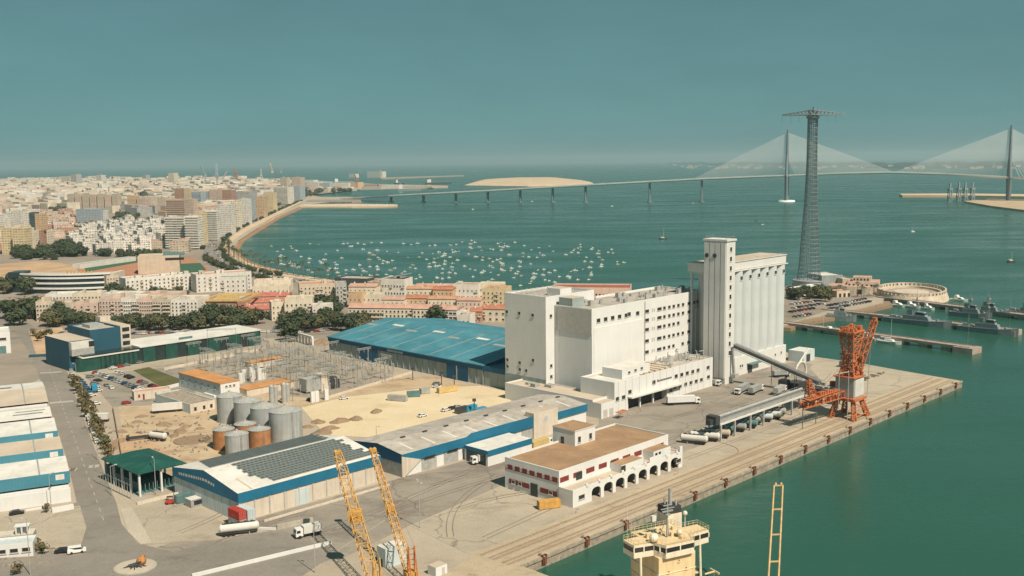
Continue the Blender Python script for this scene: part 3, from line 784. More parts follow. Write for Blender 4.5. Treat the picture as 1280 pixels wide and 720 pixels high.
# ------------------------------------------------------------------ beige roofed warehouse
t = port('quay_warehouse', 'long low warehouse with beige roof and deep blue fascia', 'warehouse', 29, 84)
L, D, ev, rg = 99, 27, 8.0, 9.6
b = MB(); b.box(.4, L-.3, .4, D-.3, 0, 7.6, 0)
part('wall', b, 'white_render', t)
b = MB(); b.poly([(0, 0, ev), (L, 0, ev), (L, D/2, rg), (0, D/2, rg)]); b.poly([(0, D/2, rg), (L, D/2, rg), (L, D, ev), (0, D, ev)])
b.poly([(0, 0, ev-.3), (0, D, ev-.3), (L, D, ev-.3), (L, 0, ev-.3)])
roof = part('roof', b, 'grey_roof', t)
for k in range(9):
    x = 6+k*10.5; z = lambda y: ev+y*(rg-ev)/(D/2)+.03
    part('rooflight', MB().poly([(x, 2, z(2)), (x+.9, 2, z(2)), (x+.9, 9.5, z(9.5)), (x, 9.5, z(9.5))]), 'white_roof', roof)
    part('roof_vent', bx(x+4, x+6, 12.4, 13.2, z(12.4), z(13)+.35), 'dark_metal', roof)
b = MB(); b.box(-.1, 66, -.2, 0, 4.7, 8.05, 0); b.box(80, L, -.2, 0, 5.2, 8.05, 0); part('fascia', b, 'blue_sheet', t)
b = MB(); b.yprofile([(30.5, 8.06), (66, 8.06), (66, 9.0), (33, 9.0)], -.2, .1, 0); part('fascia_upstand', b, 'blue_sheet', t)
b = MB(); b.box(66, 80, -.6, 4, 0, 10.2, 0, 1); e = part('entrance_block', b, ('panel_beige', 'tan_roof'), t)
b = MB(); b.tube((73, -.6, 7.0), (73, -.68, 7.0), 1.7, 20, 0); b.tube((73, -.68, 7.0), (73, -.72, 7.0), 1.2, 16, 1); part('round_emblem', b, ('white_roof', 'frame_grey'), e)
b = MB(); b.box(-.3, 0, .2, D-.2, 0, 7.7, 0); part('open_end', b, 'steel', t)
b = MB(); b.poly([(-.35, 0, 5.0), (-.35, 0, 8.1), (-.35, D/2, 9.7), (-.35, D, 8.1), (-.35, D, 5.0)]); part('end_fascia', b, 'blue_dark', t)
b = MB(); b.yprofile([(-.3, 0), (.8, 0), (8.5, 4.6), (-.3, 7.4)], -.3, .38, 0); part('sloped_panel', b, 'panel_beige', t)
for k in range(7): part('downpipe', MB().tube((12+k*8.4, -.08+.3, 0), (12+k*8.4, -.08+.3, 4.7), .12, 6), 'galv', t)
for x in (9, 19.5, 50, 60): part('shutter_door', bx(x, x+7, .25, .39, 0, 4.4), 'galv', t)
for x in (10, 21, 49): part('window', bx(x, x+5, .2, .39, 5.0, 5.9) if 0 else bx(x, x+5, -.32, -.21, 4.3, 5.0), 'dark_glass', t)

t = port('dispatch_annex', 'small blue and white lean-to annex in front of beige warehouse', 'annex', 57.5, 71)
b = MB(); b.box(0, 23, 0, 12, 0, 5.6, 0, 1); part('wall', b, ('white_render', 'white_roof'), t)
b = MB(); b.box(-.15, 23.1, -.15, 0, 3.6, 5.7, 0); b.box(-.15, 0, 0, 12, 4.4, 5.7, 0); part('fascia', b, 'blue_sheet', t)
b = MB(); b.box(-.1, 0, 1, 11, 0, 4.3, 0); part('open_bay', b, 'glass_black', t)

# ------------------------------------------------------------------ solar warehouse
t = port('solar_warehouse', 'blue and beige warehouse covered in dark solar panels', 'warehouse', -33, 86.5)
L, D, ev, rg = 54, 40, 9.0, 12.2
b = MB(); b.box(0, L, 0, D, 0, ev-.3, 0); part('wall', b, 'panel_beige', t)
b = MB()
for k in range(8): b.box(-.12, 0, .2+k*5, 4.9+k*5, 0, 6.2, 0)
part('end_panels', b, 'blue_grey_panel', t)
for k in range(11): part('wall_post', bx(k*5.35-.2, k*5.35+.2, -.25, 0, 0, 6.0, 0), 'frame_grey', t)
b = MB()
for y0, z0, y1, z1 in ((-.3, ev, D/2, rg), (D/2, rg, D+.3, ev)): b.poly([(-.3, y0, z0), (L+.3, y0, z0), (L+.3, y1, z1), (-.3, y1, z1)])
roof = part('roof', b, 'white_roof', t)
b = MB(); b.box(-.4, L+.4, -.4, -.26, 6.0, 9.1, 0); part('fascia', b, 'blue_sheet', t)
b = MB(); b.poly([(-.42, -.4, 6.2), (-.42, -.4, 9.1), (-.42, D/2, rg+.05), (-.42, D+.3, 9.1), (-.42, D+.3, 6.2)]); part('gable_fascia', b, 'blue_sheet', t)
b = MB()
y = 36.0
for k in range(15):
    w = rnd.choice((1.0, 1.3, 1.5, .8)); q = 9.0 if y > 20 else 8.7
    zc = 7.6+(1-abs(y-20)/20)*1.6
    b.poly([(-.46, y, zc-.45), (-.46, y, zc+.45), (-.46, y-w, zc+.45), (-.46, y-w, zc-.45)]); y -= w+.5
    if y < 14: break
part('sign_lettering', b, 'white_roof', t)
pm = {}
def panel_row(n):
    if n not in pm:
        b = MB()
        for i in range(n): b.box(i*1.55+.11, i*1.55+1.44, .06, 1.38, .0, .05, 0)
        b.box(0, n*1.55, -.02, 1.56, -.06, -.004, 1); pm[n] = b.mesh('solar_panel_row', ('solar', 'solar_frame'))
    return pm[n]
sl_ = math.atan((rg-ev)/(D/2+.3))
for k in range(11):
    y = 1.6+k*1.62; z = ev+(y+.3)*math.tan(sl_)+.18; x0 = 9+k*.0+(k % 2)*.8; 
    o = put('solar_panel_row', panel_row(26 if k % 3 else 27), roof, (x0+max(0, 4-k)*1.1, y, z)); o.rotation_euler = (sl_, 0, 0)
    o = put('solar_panel_row', panel_row(30 if k % 3 else 29), roof, (3+k*.55, D-2.4-(10-k)*1.62, rg-(D-2.4-(10-k)*1.62-D/2)*math.tan(sl_)+.16)); o.rotation_euler = (-sl_, 0, 0)
b = MB(); b.box(2.6, 3.2, -.1, 9, 0, .05); 
o = part('gutter_strip', b, 'tan_roof', roof, (2, .5, ev+.12)); o.rotation_euler = (sl_, 0, 0)
part('roller_door', bx(20, 25.2, -.16, 0, 0, 5.2), 'blue_grey_panel', t)

# ------------------------------------------------------------------ open green canopy
t = port('green_canopy', 'open shelter with dark green hipped metal roof on white posts', 'canopy', -43.5, 131)
b = MB(); X, Y, e, r = 17.5, 27, 8, 10.2
cr = [(X*.5, 6.5, r), (X*.5, Y-6.5, r)]
b.poly([(0,0,e),(X,0,e),cr[0]]); b.poly([(X,0,e),(X,Y,e),cr[1],cr[0]]); b.poly([(X,Y,e),(0,Y,e),cr[1]]); b.poly([(0,Y,e),(0,0,e),cr[0],cr[1]]); b.poly([(0,0,e-.25),(0,Y,e-.25),(X,Y,e-.25),(X,0,e-.25)])
for q in ((0,0,X,0),(X,0,X,Y),(X,Y,0,Y),(0,Y,0,0)): b.poly([(q[0],q[1],e-.25),(q[2],q[3],e-.25),(q[2],q[3],e),(q[0],q[1],e)])
part('roof', b, 'canopy_green', t)
for i in range(3):
    for j in range(5):
        if 0 < i < 2 and 0 < j < 4: continue
        part('post', bx(.8+i*7.6, 1.4+i*7.6, .8+j*6.2, 1.4+j*6.2, 0, 7.7), 'white_render', t)
b = MB(); b.box(.8, X-.8, Y-1.4, Y-1.2, 0, 6, 0); b.box(.9, X-1, 3, Y-2, 0, .12, 0)
for k in range(9): b.box(3+k*1.4, 3.2+k*1.4, 4, Y-4, .12, 3.2, 0)
part('stored_racks', b, 'container_green', t)
b = MB()
for k in range(14):
    for (x, y) in ((-2.2, 1+k*2), ): b.tube((x, y, 0), (x, y, 5.2), .09, 4)
b.box(-2.25, -2.15, 1, 27, 0, .5); b.box(-2.25, -2.15, 1, 27, 4.6, 4.7)
part('screen_posts', b, 'steel', t)
solo('boundary_wall', 'low pale wall in front of the green canopy', 'wall', bx(0, 34, 0, .5, 0, 1.1), 'panel_beige', W(-47, 124.5), QA-R(2))

# ------------------------------------------------------------------ storage tanks
def tank(px, py, r, h, cone, m, label, lid='galv'):
    p = G(px, py); t = thing('storage_tank', label, 'tank', p, QA, 'storage tanks in the works yard')
    b = MB(); b.cyl(0, 0, 0, h, r, n=32, m=0, cap=False)
    for k in range(1, int(h/2.4)): b.cyl(0, 0, k*2.4-.04, k*2.4+.04, r+.03, n=32, m=0, cap=False)
    part('shell', b, m, t)
    b = MB(); b.cyl(0, 0, h, h+cone, r+.12, .5, n=32, m=0); b.cyl(0, 0, h+cone, h+cone+.5, .5, n=10, m=0); part('lid', b, lid, t)
    b = MB()
    for k in range(24):
        q = 2*PI*k/24; b.tube((r*.93*math.cos(q), r*.93*math.sin(q), h), (r*.93*math.cos(q), r*.93*math.sin(q), h+1.0), .035, 3)
    part('lid_railing', b, 'steel', t)
    b = MB(); q = R(-100)
    for s in (-.25, .25): b.tube(((r+.25)*math.cos(q)+s, (r+.25)*math.sin(q), 0), ((r+.25)*math.cos(q)+s, (r+.25)*math.sin(q), h+.9), .05, 4)
    for k in range(int(h/.5)): b.tube(((r+.25)*math.cos(q)-.25, (r+.25)*math.sin(q), k*.5), ((r+.25)*math.cos(q)+.25, (r+.25)*math.sin(q), k*.5), .03, 3)
    part('ladder', b, 'steel', t)
    return t
tank(288, 526, 5.3, 11.0, 1.6, 'tank_steel', 'large grey steel tank at far left end of the big tank row')
tank(311, 533, 5.6, 11.0, 1.6, 'tank_steel', 'second large grey steel tank from the far end of its row')
tank(332, 541, 5.7, 11.0, 1.7, 'tank_steel', 'third large grey tank just behind the widest one')
tank(358, 551, 6.4, 12.4, 1.8, 'tank_steel', 'widest grey steel tank nearest the solar warehouse')
tank(280.5, 560, 4.1, 7.6, 1.0, 'tank_rust', 'small brown rusty tank at the left of the small group')
tank(307.5, 553, 4.2, 7.6, 1.1, 'tank_rust', 'small rusty tank half hidden behind the other small tanks')
tank(297, 570, 4.3, 8.6, 1.2, 'tank_steel', 'small grey tank in front of the rusty ones')
tank(325, 561, 4.2, 7.9, 1.0, 'tank_rust', 'small orange rusty tank in front of the large grey tanks')
t = thing('red_shelter', 'low shelter with a bright red roof below the rusty tank', 'shelter', G(322, 574), QA)
part('roof', MB().yprofile([(-5, 2.8), (5, 2.8), (5, 3.0), (0, 3.8), (-5, 3.0)], -3, 3), 'red_paint', t)
for x, y in ((-4.6, -2.6), (4.6, -2.6), (4.6, 2.6), (-4.6, 2.6)): part('post', MB().tube((x, y, 0), (x, y, 2.8), .1, 5), 'steel', t)
t = thing('thin_column_tank', 'slim grey vertical vessels on a steel frame behind the tanks', 'vessels', G(352, 505), QA)
for k in range(4): part('vessel', MB().cyl(k*3.2-5, (k % 2)*2, 0, 9-k % 2, 1.1, n=14).cyl(k*3.2-5, (k % 2)*2, 9-k % 2, 9.8-k % 2, 1.1, .3, n=14), 'galv', t)
part('frame', MB().lattice((6, 0, 0), (6, 0, 7), 3, 3, 4, .12), 'steel', t)
for k, (px, py, r) in enumerate(((268, 549, 6), (240, 551, 7))):
    b = MB(); b.cyl(0, 0, 0, .5, r, n=36, cap=False, smooth=False); b.cyl(0, 0, 0, .12, r-.1, n=36, m=1)
    solo('tank_base', ('bare round tank base beside the small rusty tank', 'wide bare round tank base further from the tanks')[k], 'tank base', b, ('old_concrete', 'earth'), G(px, py), 0, 'bare tank bases')

# ------------------------------------------------------------------ works buildings
t = port('works_building', 'light blue works building with a bright orange roof', 'works building', 49.4, 239.5)
b = MB(); b.box(0, 10, 0, 39, 0, 6.8, 0); part('wall', b, 'blue_grey_panel', t)
b = MB(); b.box(-.4, 10.3, -.3, 39.3, 6.8, 7.1, 0); b.box(-.4, -.2, -.3, 39.3, 6.5, 6.8, 0); part('roof', b, 'orange_roof', t)
part('end_wall', bx(.02, 9.9, -.12, 0, 0, 6.7), 'white_render', t)
windows(t, [(5+6*k, 4.2) for k in range(6)], 1.1, 1.2, 'l', 0); windows(t, [(3, 5.2), (5, 5.2), (7, 5.2)], 1.2, .9, 'f', -.12)
part('plinth', bx(-1.2, -.01, 4, 14, 0, .8), 'white_render', t); 
t = thing('flat_orange_roof', 'low building with a flat orange roof behind the big tanks', 'works building', G(309, 496), QA)
b = MB(); b.box(0, 26, 0, 9, 0, 3.2, 0); part('wall', b, 'panel_beige', t); part('roof', bx(-.3, 26.3, -.3, 9.3, 3.2, 3.5), 'orange_roof', t)
t = thing('far_orange_roof', 'small low orange roof beside the substation gantries', 'works building', G(314, 461), QA)
b = MB(); b.box(0, 20, 0, 6, 0, 3, 0); part('wall', b, 'panel_beige', t); part('roof', bx(-.3, 20.3, -.3, 6.3, 3, 3.3), 'orange_roof', t)
t = thing('pink_office', 'low pinkish office with dark doors behind the parked lorry', 'office', G(168, 501), QA-R(16))
b = MB(); b.box(0, 16.5, 0, 6, 0, 3.6, 0, 1); parapet(b, -.003, 16.5, -.003, 6, 3.6, .4, .25, 0); part('wall', b, ('panel_beige', 'pink_roof'), t)
for x in (2.2, 4.2, 9.6, 13.2, 14.6, 15.8): part('door', bx(x-.4, x+.4, -.1, 0, .1 if x > 13 or x == 4.2 else 1.2, 2.7), 'maroon', t)
t = thing('weighing_shed', 'long flat grey-roofed shed with a pale end wall beside the lorry', 'shed', W(25, 223), QA)
b = MB(); b.box(0, 12, 0, 32, 0, 3.8, 0, 1); parapet(b, 0, 12, 0, 32, 3.8, .4, .3, 0); part('wall', b, ('blue_grey_panel', 'old_concrete'), t)
part('end_wall', bx(0, 12, -.12, -.003, 0, 4.3), 'panel_beige', t)
for x in (1.8, 6, 9.5): part('window', bx(x, x+1.2, -.2, -.121, 1, 2.6), 'dark_glass', t)
b = MB()
for k in range(5): b.cyl(k*3.1, (k % 2)*2.2, 0, 5+(k*7 % 3), 1.3, n=14)
b.lattice((7, 5, 0), (7, 5, 8), 2.5, 2.5, 4, .12); b.box(9, 14, -1, 3, 0, 6)
solo('process_tanks', 'cluster of small white process tanks and pipes by the orange-roofed building', 'tank cluster', b, 'white_roof', G(301, 479), QA)
t = thing('transformer_house', 'square grey plant house on a frame at the substation corner', 'plant house', G(388, 490), QA)
part('body', bx(-4, 4, -3, 3, 1, 7), 'grey_box', t); part('screen', bx(4.4, 9, -2.8, 2.8, 0, 8), 'panel_beige', t)
part('cooling_bank', MB().box(9.5, 15, -3, 3, 0, 4.4).box(10, 14.5, -2, 2, 4.4, 5.4), 'dark_metal', t)

# ------------------------------------------------------------------ quay office with arches
t = port('quay_office', 'white two storey quay office with brown flat roof and a row of arches', 'office building', 44.6, 20)
b = MB(); b.box(0.3, 59, 6, 30, 0, 10, 0, 1); parapet(b, .29, 59.01, 5.99, 30, 10, .55, .4, 0)
wall = part('upper_block', b, ('white_render', 'rust_roof'), t)
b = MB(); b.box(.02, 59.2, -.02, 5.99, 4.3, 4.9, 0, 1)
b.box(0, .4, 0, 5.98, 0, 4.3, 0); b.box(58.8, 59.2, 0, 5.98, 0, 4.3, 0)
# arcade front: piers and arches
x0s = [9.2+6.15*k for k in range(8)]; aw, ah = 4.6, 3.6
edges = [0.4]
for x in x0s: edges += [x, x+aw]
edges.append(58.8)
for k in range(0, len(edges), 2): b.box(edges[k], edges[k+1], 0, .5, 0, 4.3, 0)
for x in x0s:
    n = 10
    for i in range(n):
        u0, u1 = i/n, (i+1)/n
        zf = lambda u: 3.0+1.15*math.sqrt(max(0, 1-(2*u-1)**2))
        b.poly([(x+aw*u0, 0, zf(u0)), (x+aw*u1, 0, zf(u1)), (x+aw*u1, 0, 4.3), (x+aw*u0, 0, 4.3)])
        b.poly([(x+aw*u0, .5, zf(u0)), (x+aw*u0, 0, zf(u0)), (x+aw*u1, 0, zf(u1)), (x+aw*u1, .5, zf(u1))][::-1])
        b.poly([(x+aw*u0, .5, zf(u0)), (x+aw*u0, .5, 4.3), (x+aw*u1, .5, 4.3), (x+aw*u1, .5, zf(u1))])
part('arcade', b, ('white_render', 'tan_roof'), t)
b = MB(); parapet(b, .01, 59.21, -.03, 5.95, 4.9, .7, .3, 0)
for k in range(9): b.box(6.2+6.15*k+.2, 7.2+6.15*k+.2, -.03, .4, 4.9, 6.3, 0)
b.box(40, 47, -.035, .35, 4.9, 7.2, 0); b.box(57.6, 59.22, -.035, .4, 4.9, 7.4, 0)
part('terrace_parapet', b, 'white_render', t)
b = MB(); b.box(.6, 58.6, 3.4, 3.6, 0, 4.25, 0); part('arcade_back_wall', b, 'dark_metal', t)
for x in (4.2, 56.8): put('window', window_mesh(3, 1.5), t, (x, -.0, 2.6))
for k in range(9): part('red_panel', bx(.8+k*6.4, 4.9+k*6.4, 5.88, 5.99, 6.7, 8.3, 0), 'maroon', t)
for x in (8.5, 26): part('terrace_door', bx(x, x+3, 5.86, 5.99, 4.9, 8.0), 'glass_black', t)
b = MB(); b.box(26, 38, 1.2, 5.9, 4.9, 7.6, 0, 1); b.box(25.9, 28.2, 1.15, 1.2, 5.2, 7.3, 2); part('terrace_room', b, ('white_render', 'rust_roof', 'dark_glass'), t)
b = MB(); b.box(44, 54, 1.4, 5.9, 4.9, 8.3, 0, 1); b.box(45, 46.2, 1.3, 1.4, 5.4, 7.6, 2); b.box(47, 48.2, 1.3, 1.4, 5.4, 7.6, 2); part('terrace_room', b, ('white_render', 'rust_roof', 'dark_glass'), t)
b = MB()
for k in range(7): b.box(.18, .29, 6.6+k*3.3, 8.8+k*3.3, 6.7, 8.3, 0)
b.box(.18, .29, 6.1, 29.9, 6.7, 6.85, 0); part('red_side_panels', b, 'maroon', t)
b = MB(); b.box(.2, .285, 6.1, 29.9, 6.86, 8.15, 0); part('side_window_band', b, 'frame_grey', t)
b = MB(); b.box(.15, .29, 7, 14, 2.0, 3.6, 0); b.box(.16, .29, 19, 28, 2.0, 3.6, 0); part('lower_side_panels', b, 'maroon', t)
windows(t, [(9.5, 2.8), (23, 2.8), (26, 2.8)], 1.6, 1.3, 'l', .15)
part('side_door', bx(.05, .28, 15.2, 18.2, 0, 4.2), 'glass_black', t)
b = MB(); b.box(26.7, 37.6, 22, 32.2, 10, 15.2, 0, 1); b.box(26.5, 37.8, 21.8, 32.4, 15.2, 15.5, 0, 1)
h = part('stair_house', b, ('white_render', 'rust_roof'), t)
part('door', bx(26.55, 26.7, 27, 28.4, 10, 12.4), 'dark_glass', h)
for x in (29, 35): put('window', window_mesh(1.6, 2.2), h, (x, 22, 12))
# ------------------------------------------------------------------ green glass hall
t = port('green_glass_hall', 'long hall with green glass front, white roof and blue corner tower', 'hall', 30, 349.5)
b = MB(); L = 110
b.box(3, L, .3, 27, 0, 8.6, 0); part('hall_body', b, 'glass_black', t)
b = MB(); b.box(34, L+.5, -.4, 27.5, 8.6, 9.2, 0); b.box(2, 33.6, -.4, 22, 7.2, 7.8, 0)
roof = part('roof', b, 'white_roof', t)
b = MB()
for k in range(7): b.cyl(60+k*1.2, 4, 9.2, 10.4, .6, n=8)
part('roof_unit', b, 'container_green', roof)
b = MB()
n = 8
for i in range(n):
    q0, q1 = PI+PI/2*i/n, PI+PI/2*(i+1)/n
    b.poly([(3+3*math.cos(q0), 3.2+3*math.sin(q0), 0), (3+3*math.cos(q1), 3.2+3*math.sin(q1), 0), (3+3*math.cos(q1), 3.2+3*math.sin(q1), 7.18), (3+3*math.cos(q0), 3.2+3*math.sin(q0), 7.18)], 0, True)
b.box(3, 12, .12, .28, 0, 7.18, 0); part('corner_glazing', b, 'glass_green', t)
xs = [(12.6+k*2.6, 14.2+k*2.6) for k in range(8)] + [(36+k*13.2, 43+k*13.2) for k in range(6)]
for i, (x0, x1) in enumerate(xs): part('glass_bay', bx(x0, x1, -.1 if i > 7 else .12, .28, 0, 7.18 if i < 8 else 8.59), 'glass_green', t)
part('end_glazing', bx(L, L+.15, .3, 27, 0, 8.59), 'glass_green', t)
b = MB(); b.box(-1.5, 11, 7, 38, 0, 16, 0, 1); b.box(-1.2, 10.8, 4, 7, 8.4, 12, 2); b.box(-1.2, 10.8, 4, 7, 12, 15.6, 3); b.box(8, 10.79, 3.97, 4, 12.3, 15.4, 4)
part('corner_tower', b, ('tower_blue', 'tan_roof', 'grey_box', 'white_roof', 'dark_glass'), t)
b = MB(); b.box(11.05, 28, 9, 38, 0, 19.5, 0, 1); parapet(b, 11.04, 28, 9, 38, 19.5, .8, .5, 0); b.box(16, 24, 20, 30, 19.5, 21.2, 2)
part('main_tower', b, ('tower_blue', 'grey_roof', 'galv'), t)
b = MB(); b.box(28.05, 34, 9.5, 34, 0, 20.5, 0, 1); b.box(28.06, 33.9, 34, 40, 0, 23, 0, 1)
st = part('stair_tower', b, ('panel_beige', 'tan_roof'), t)
for k in range(5): part('window', bx(29.2, 33.2, 9.35, 9.5, 1.6+k*3.8+.4, 4.2+k*3.8), 'dark_glass', st)

# ------------------------------------------------------------------ sheds left of the road
SA = R(27.3)
def Lp(x, y, z=0):
    o = G(89, 625); return Vector((o.x + x*math.cos(SA) - y*math.sin(SA), o.y + x*math.sin(SA) + y*math.cos(SA), z))
def shed(y0, y1, ev0, rgz, ev1, roofm, lab, seams, band=3.6, lower='white_roof', fm='teal_sheet'):
    t = thing('port_shed', lab, 'shed', Lp(0, y0), SA, 'sheds along the harbour road')
    D = y1-y0; X = -62; ym = D*.52
    b = MB(); b.box(X, -.4, .3, D-.3, 0, min(ev0, ev1)-.5, 0); part('wall', b, 'white_render', t)
    b = MB(); b.poly([(X, 0, ev0), (0, 0, ev0), (0, ym, rgz), (X, ym, rgz)], 0); b.poly([(X, ym, rgz), (0, ym, rgz), (0, D, ev1), (X, D, ev1)], 1)
    b.poly([(-.2, 0, ev0), (-.2, 0, ev0-2), (-.2, D, ev1-3), (-.2, D, ev1), (-.2, ym, rgz)], 2)
    roof = part('roof', b, (roofm, lower, 'white_render'), t)
    for k in range(seams):
        x = -9-k*13.5; dx = .5
        b = MB(); b.poly([(x, .2, ev0+.05), (x+dx, .2, ev0+.05), (x+dx, ym, rgz+.05), (x, ym, rgz+.05)]); b.poly([(x, ym, rgz+.05), (x+dx, ym, rgz+.05), (x+dx, D-.2, ev1+.05), (x, D-.2, ev1+.05)])
        part('roof_gutter', b, 'terracotta' if k == 1 else 'steel', roof)
    if band: 
        f = part('fascia', bx(X, .1, -.25, 0, ev0-band, ev0+.3), fm, t)
        part('sign_panel', bx(-4.2, -1.6, -.32, -.251, ev0-band*.6, ev0-.4), 'white_roof', f)
    return t
t1 = shed(0, 29, 9.5, 11, 5.8, 'white_roof', 'nearest white-roofed shed with teal fascia by the road', 4, fm='teal_sheet')
b = MB(); b.box(-62, -.1, -1.4, -.02, 0, 4.4, 0); part('front_store', b, 'white_render', t1)
shed(29.3, 56, 9.6, 11, 5.8, 'tan_roof', 'second shed with a stained tan lower roof and teal fascia', 3)
shed(56.3, 90, 9.8, 11.2, 7.2, 'white_roof', 'third shed along the road with pale cream roof', 3)
t4 = shed(90.5, 112, 8.0, 9.6, 7.8, 'white_roof', 'low grey-white shed with roof slots between two cream sheds', 0, band=0)
part('roof_slot', MB().poly([(-14, 5, 8.9), (-3, 5, 8.9), (-3, 6, 9.0), (-14, 6, 9.0)]), 'steel', t4); part('roof_slot', MB().poly([(-13, 8, 9.25), (-2, 8, 9.25), (-2, 9, 9.32), (-13, 9, 9.32)]), 'steel', t4)
t5 = shed(112.4, 160, 9.5, 11.2, 9.2, 'tan_roof', 'farthest of the road sheds with a tan roof and low parapet', 4, band=0)
for k in range(2): part('rooflight', MB().poly([(-18-k*12, 32, 10.9), (-13-k*12, 32, 10.9), (-13-k*12, 34.5, 10.7), (-18-k*12, 34.5, 10.7)]), 'steel', t5)
t = thing('white_workshop', 'white workshop with dark window strip beyond the tan shed', 'workshop', G(14, 441), R(27.3))
b = MB(); b.box(-40, 0, 0, 22, 0, 12, 0, 1); parapet(b, -40, .003, -.003, 22, 12, .6, .3, 0); part('wall', b, ('white_render', 'white_roof'), t)
windows(t, [(-4.5, 8.5), (-15, 8.5)], 5, 1.6); part('roller_door', bx(-8, -2.5, -.12, 0, 0, 4.4), 'container_green', t)
# ------------------------------------------------------------------ rails and quay furniture
for k, bb in enumerate((3.2, 5.0, 8.6, 10.2, 13.4)):
    lab = ('crane rail closest to the quay edge', 'second crane rail from the quay edge', 'third rail along the quay apron', 'fourth rail along the quay apron', 'innermost rail, furthest from the quay edge')[k]
    b = MB(); b.box(-2, 307, -.10, .10, 0, .12); b.box(-2, 307, -.62, -.5, 0, .03); b.box(-2, 307, .5, .62, 0, .03)
    solo('quay_rail', lab, 'rail', b, 'rail_steel', W(0, bb, .06), QA, 'rails along the quay')
b = MB(); pts = [W(125+3*math.sin(k*.2)+k*.9, 13.4+ (k/16)**2*14) for k in range(25)]
for i in range(24): b.tube((pts[i].x, pts[i].y, .08), (pts[i+1].x, pts[i+1].y, .08), .12, 4)
solo('siding_rail', 'curved rail branching from the quay apron towards the conveyor', 'rail', b, 'rail_steel')
def fender():
    b = MB(); b.box(-.5, .5, -.9, .5, -1.6, .05, 0); b.box(-.8, -.6, -.7, .2, -2, .7, 0); b.box(.6, .8, -.7, .2, -2, .7, 0); b.box(-.8, .8, -.1, .1, .55, .7, 0)
    b.cyl(0, 1.2, .06, .5, .32, .26, 10, 1); b.cyl(0, 1.2, .5, .7, .48, .42, 10, 1)
    return b.mesh('mooring_post', ('fender_rust', 'rail_steel'))
fm = fender()
for k in range(17):
    a = 9+k*18.2
    put('mooring_post', fm, None, W(a, 0, .05), QA, f'rusty mooring post with fender frame on the quay edge, {ORD(16-k)} from the quay tip', 'bollard', 'mooring posts along the quay edge')
b = MB(); b.box(0, 309, -.35, .42, -.55, .16); solo('quay_coping', 'worn stone coping along the whole quay edge', 'kerb', b, 'old_concrete', W(0, 0, 0), QA)
b = MB()
for k in range(30):
    x = 248+rnd.random()*56; b.box(x, x+rnd.uniform(.5, 1.2), 34+rnd.random()*3, 36+rnd.random()*3, 0, rnd.uniform(.4, .9))
solo('rubble', 'row of broken stones along the back edge of the quay tip', 'rubble', b, 'old_concrete', W(0, 0, .05), QA, kind='stuff')

# ------------------------------------------------------------------ orange portal crane
t = port('portal_crane', 'rusty orange portal crane with grey machinery house on the quay', 'crane', 209, 9)
for x, y in ((-6, -5.2), (6, -5.2), (6, 5.2), (-6, 5.2)):
    b = MB(); b.lattice((x, y, .5), (x*.55, y*.6, 8.2), 1.7, 1.3, 5, .26, 0, rb=.17); b.box(x-1.6, x+1.6, y-.5, y+.5, .1, .9, 0); part('leg', b, 'crane_rust', t)
b = MB(); b.box(-5.6, 5.6, -5, 5, 7.6, 8.6, 0)
for y in (-5.0, 5.0): b.tube((-6, y, 1.4), (6, y, 1.4), .22, 4); b.tube((-5, y, 3), (5, y, 7), .16, 4); b.tube((5, y, 3), (-5, y, 7), .16, 4)
part('portal_frame', b, 'crane_rust', t)
b = MB(); b.box(-4.6, 4.2, -3.9, 4.2, 8.7, 17.2, 0); b.box(-5.2, 4.9, -4.5, 4.8, 17.2, 17.7, 1)
part('machinery_house', b, ('grey_box', 'crane_rust'), t)
part('white_panel', bx(-3.6, 4.22, -4.1, -3.92, 9.4, 16.6), 'white_roof', t)
b = MB(); b.box(-6.4, -4.61, -4.5, 5, 8.7, 9.0, 0)
for k in range(8): b.tube((-6.3, -4.4+k*1.3, 9), (-6.3, -4.4+k*1.3, 10.1), .07, 4)
b.box(-6.4, -6.2, -4.5, 5, 10.0, 10.15); part('walkway', b, 'crane_rust', t)
b = MB()
bot = [(-3.4, -3.2), (3.4, -3.2), (3.4, 3.2), (-3.4, 3.2)]; mid = [(-2, -2), (2, -2), (2, 2), (-2, 2)]; top = [(-4.8, -3.2), (4.4, -3.2), (4.4, 3.2), (-4.8, 3.2)]
for q, z0, r, z1 in ((bot, 17.7, mid, 25), (mid, 25, top, 36)):
    for i in range(4):
        j = (i+1) % 4
        n = 4
        for s in range(n):
            L0 = lambda A, B, u: Vector((A[0]+(B[0]-A[0])*u, A[1]+(B[1]-A[1])*u, z0+(z1-z0)*u))
            p0, p1, q0, q1 = L0(q[i], r[i], s/n), L0(q[i], r[i], (s+1)/n), L0(q[j], r[j], s/n), L0(q[j], r[j], (s+1)/n)
            b.tube(p0, p1, .42, 5); b.tube(p0, q1, .2, 4); b.tube(q0, p1, .2, 4); b.tube(p0, q0, .2, 4)
b.box(-5.2, 4.8, -3.6, 3.6, 36, 36.5, 0)
for i in range(22): 
    x, y = rnd.uniform(-4.6, 4.2), rnd.uniform(-3, 3); b.box(x-.6, x+.6, y-.5, y+.5, 36.5, 36.5+rnd.uniform(.5, 2.2), 0)
for i in range(4): b.tube((top[i][0], top[i][1], 36.5), (0, 0, 39.5), .18, 4)
part('lattice_tower', b, 'crane_rust', t)
b = MB(); b.lattice((2.5, -2, 20), (10.5, -5.0, 40), 2.6, 1.7, 12, .28, rb=.17); b.box(9.7, 11.3, -5.9, -4.1, 39.6, 41.2); part('luffing_jib', b, 'maroon' if 0 else 'crane_rust', t)
b = MB()
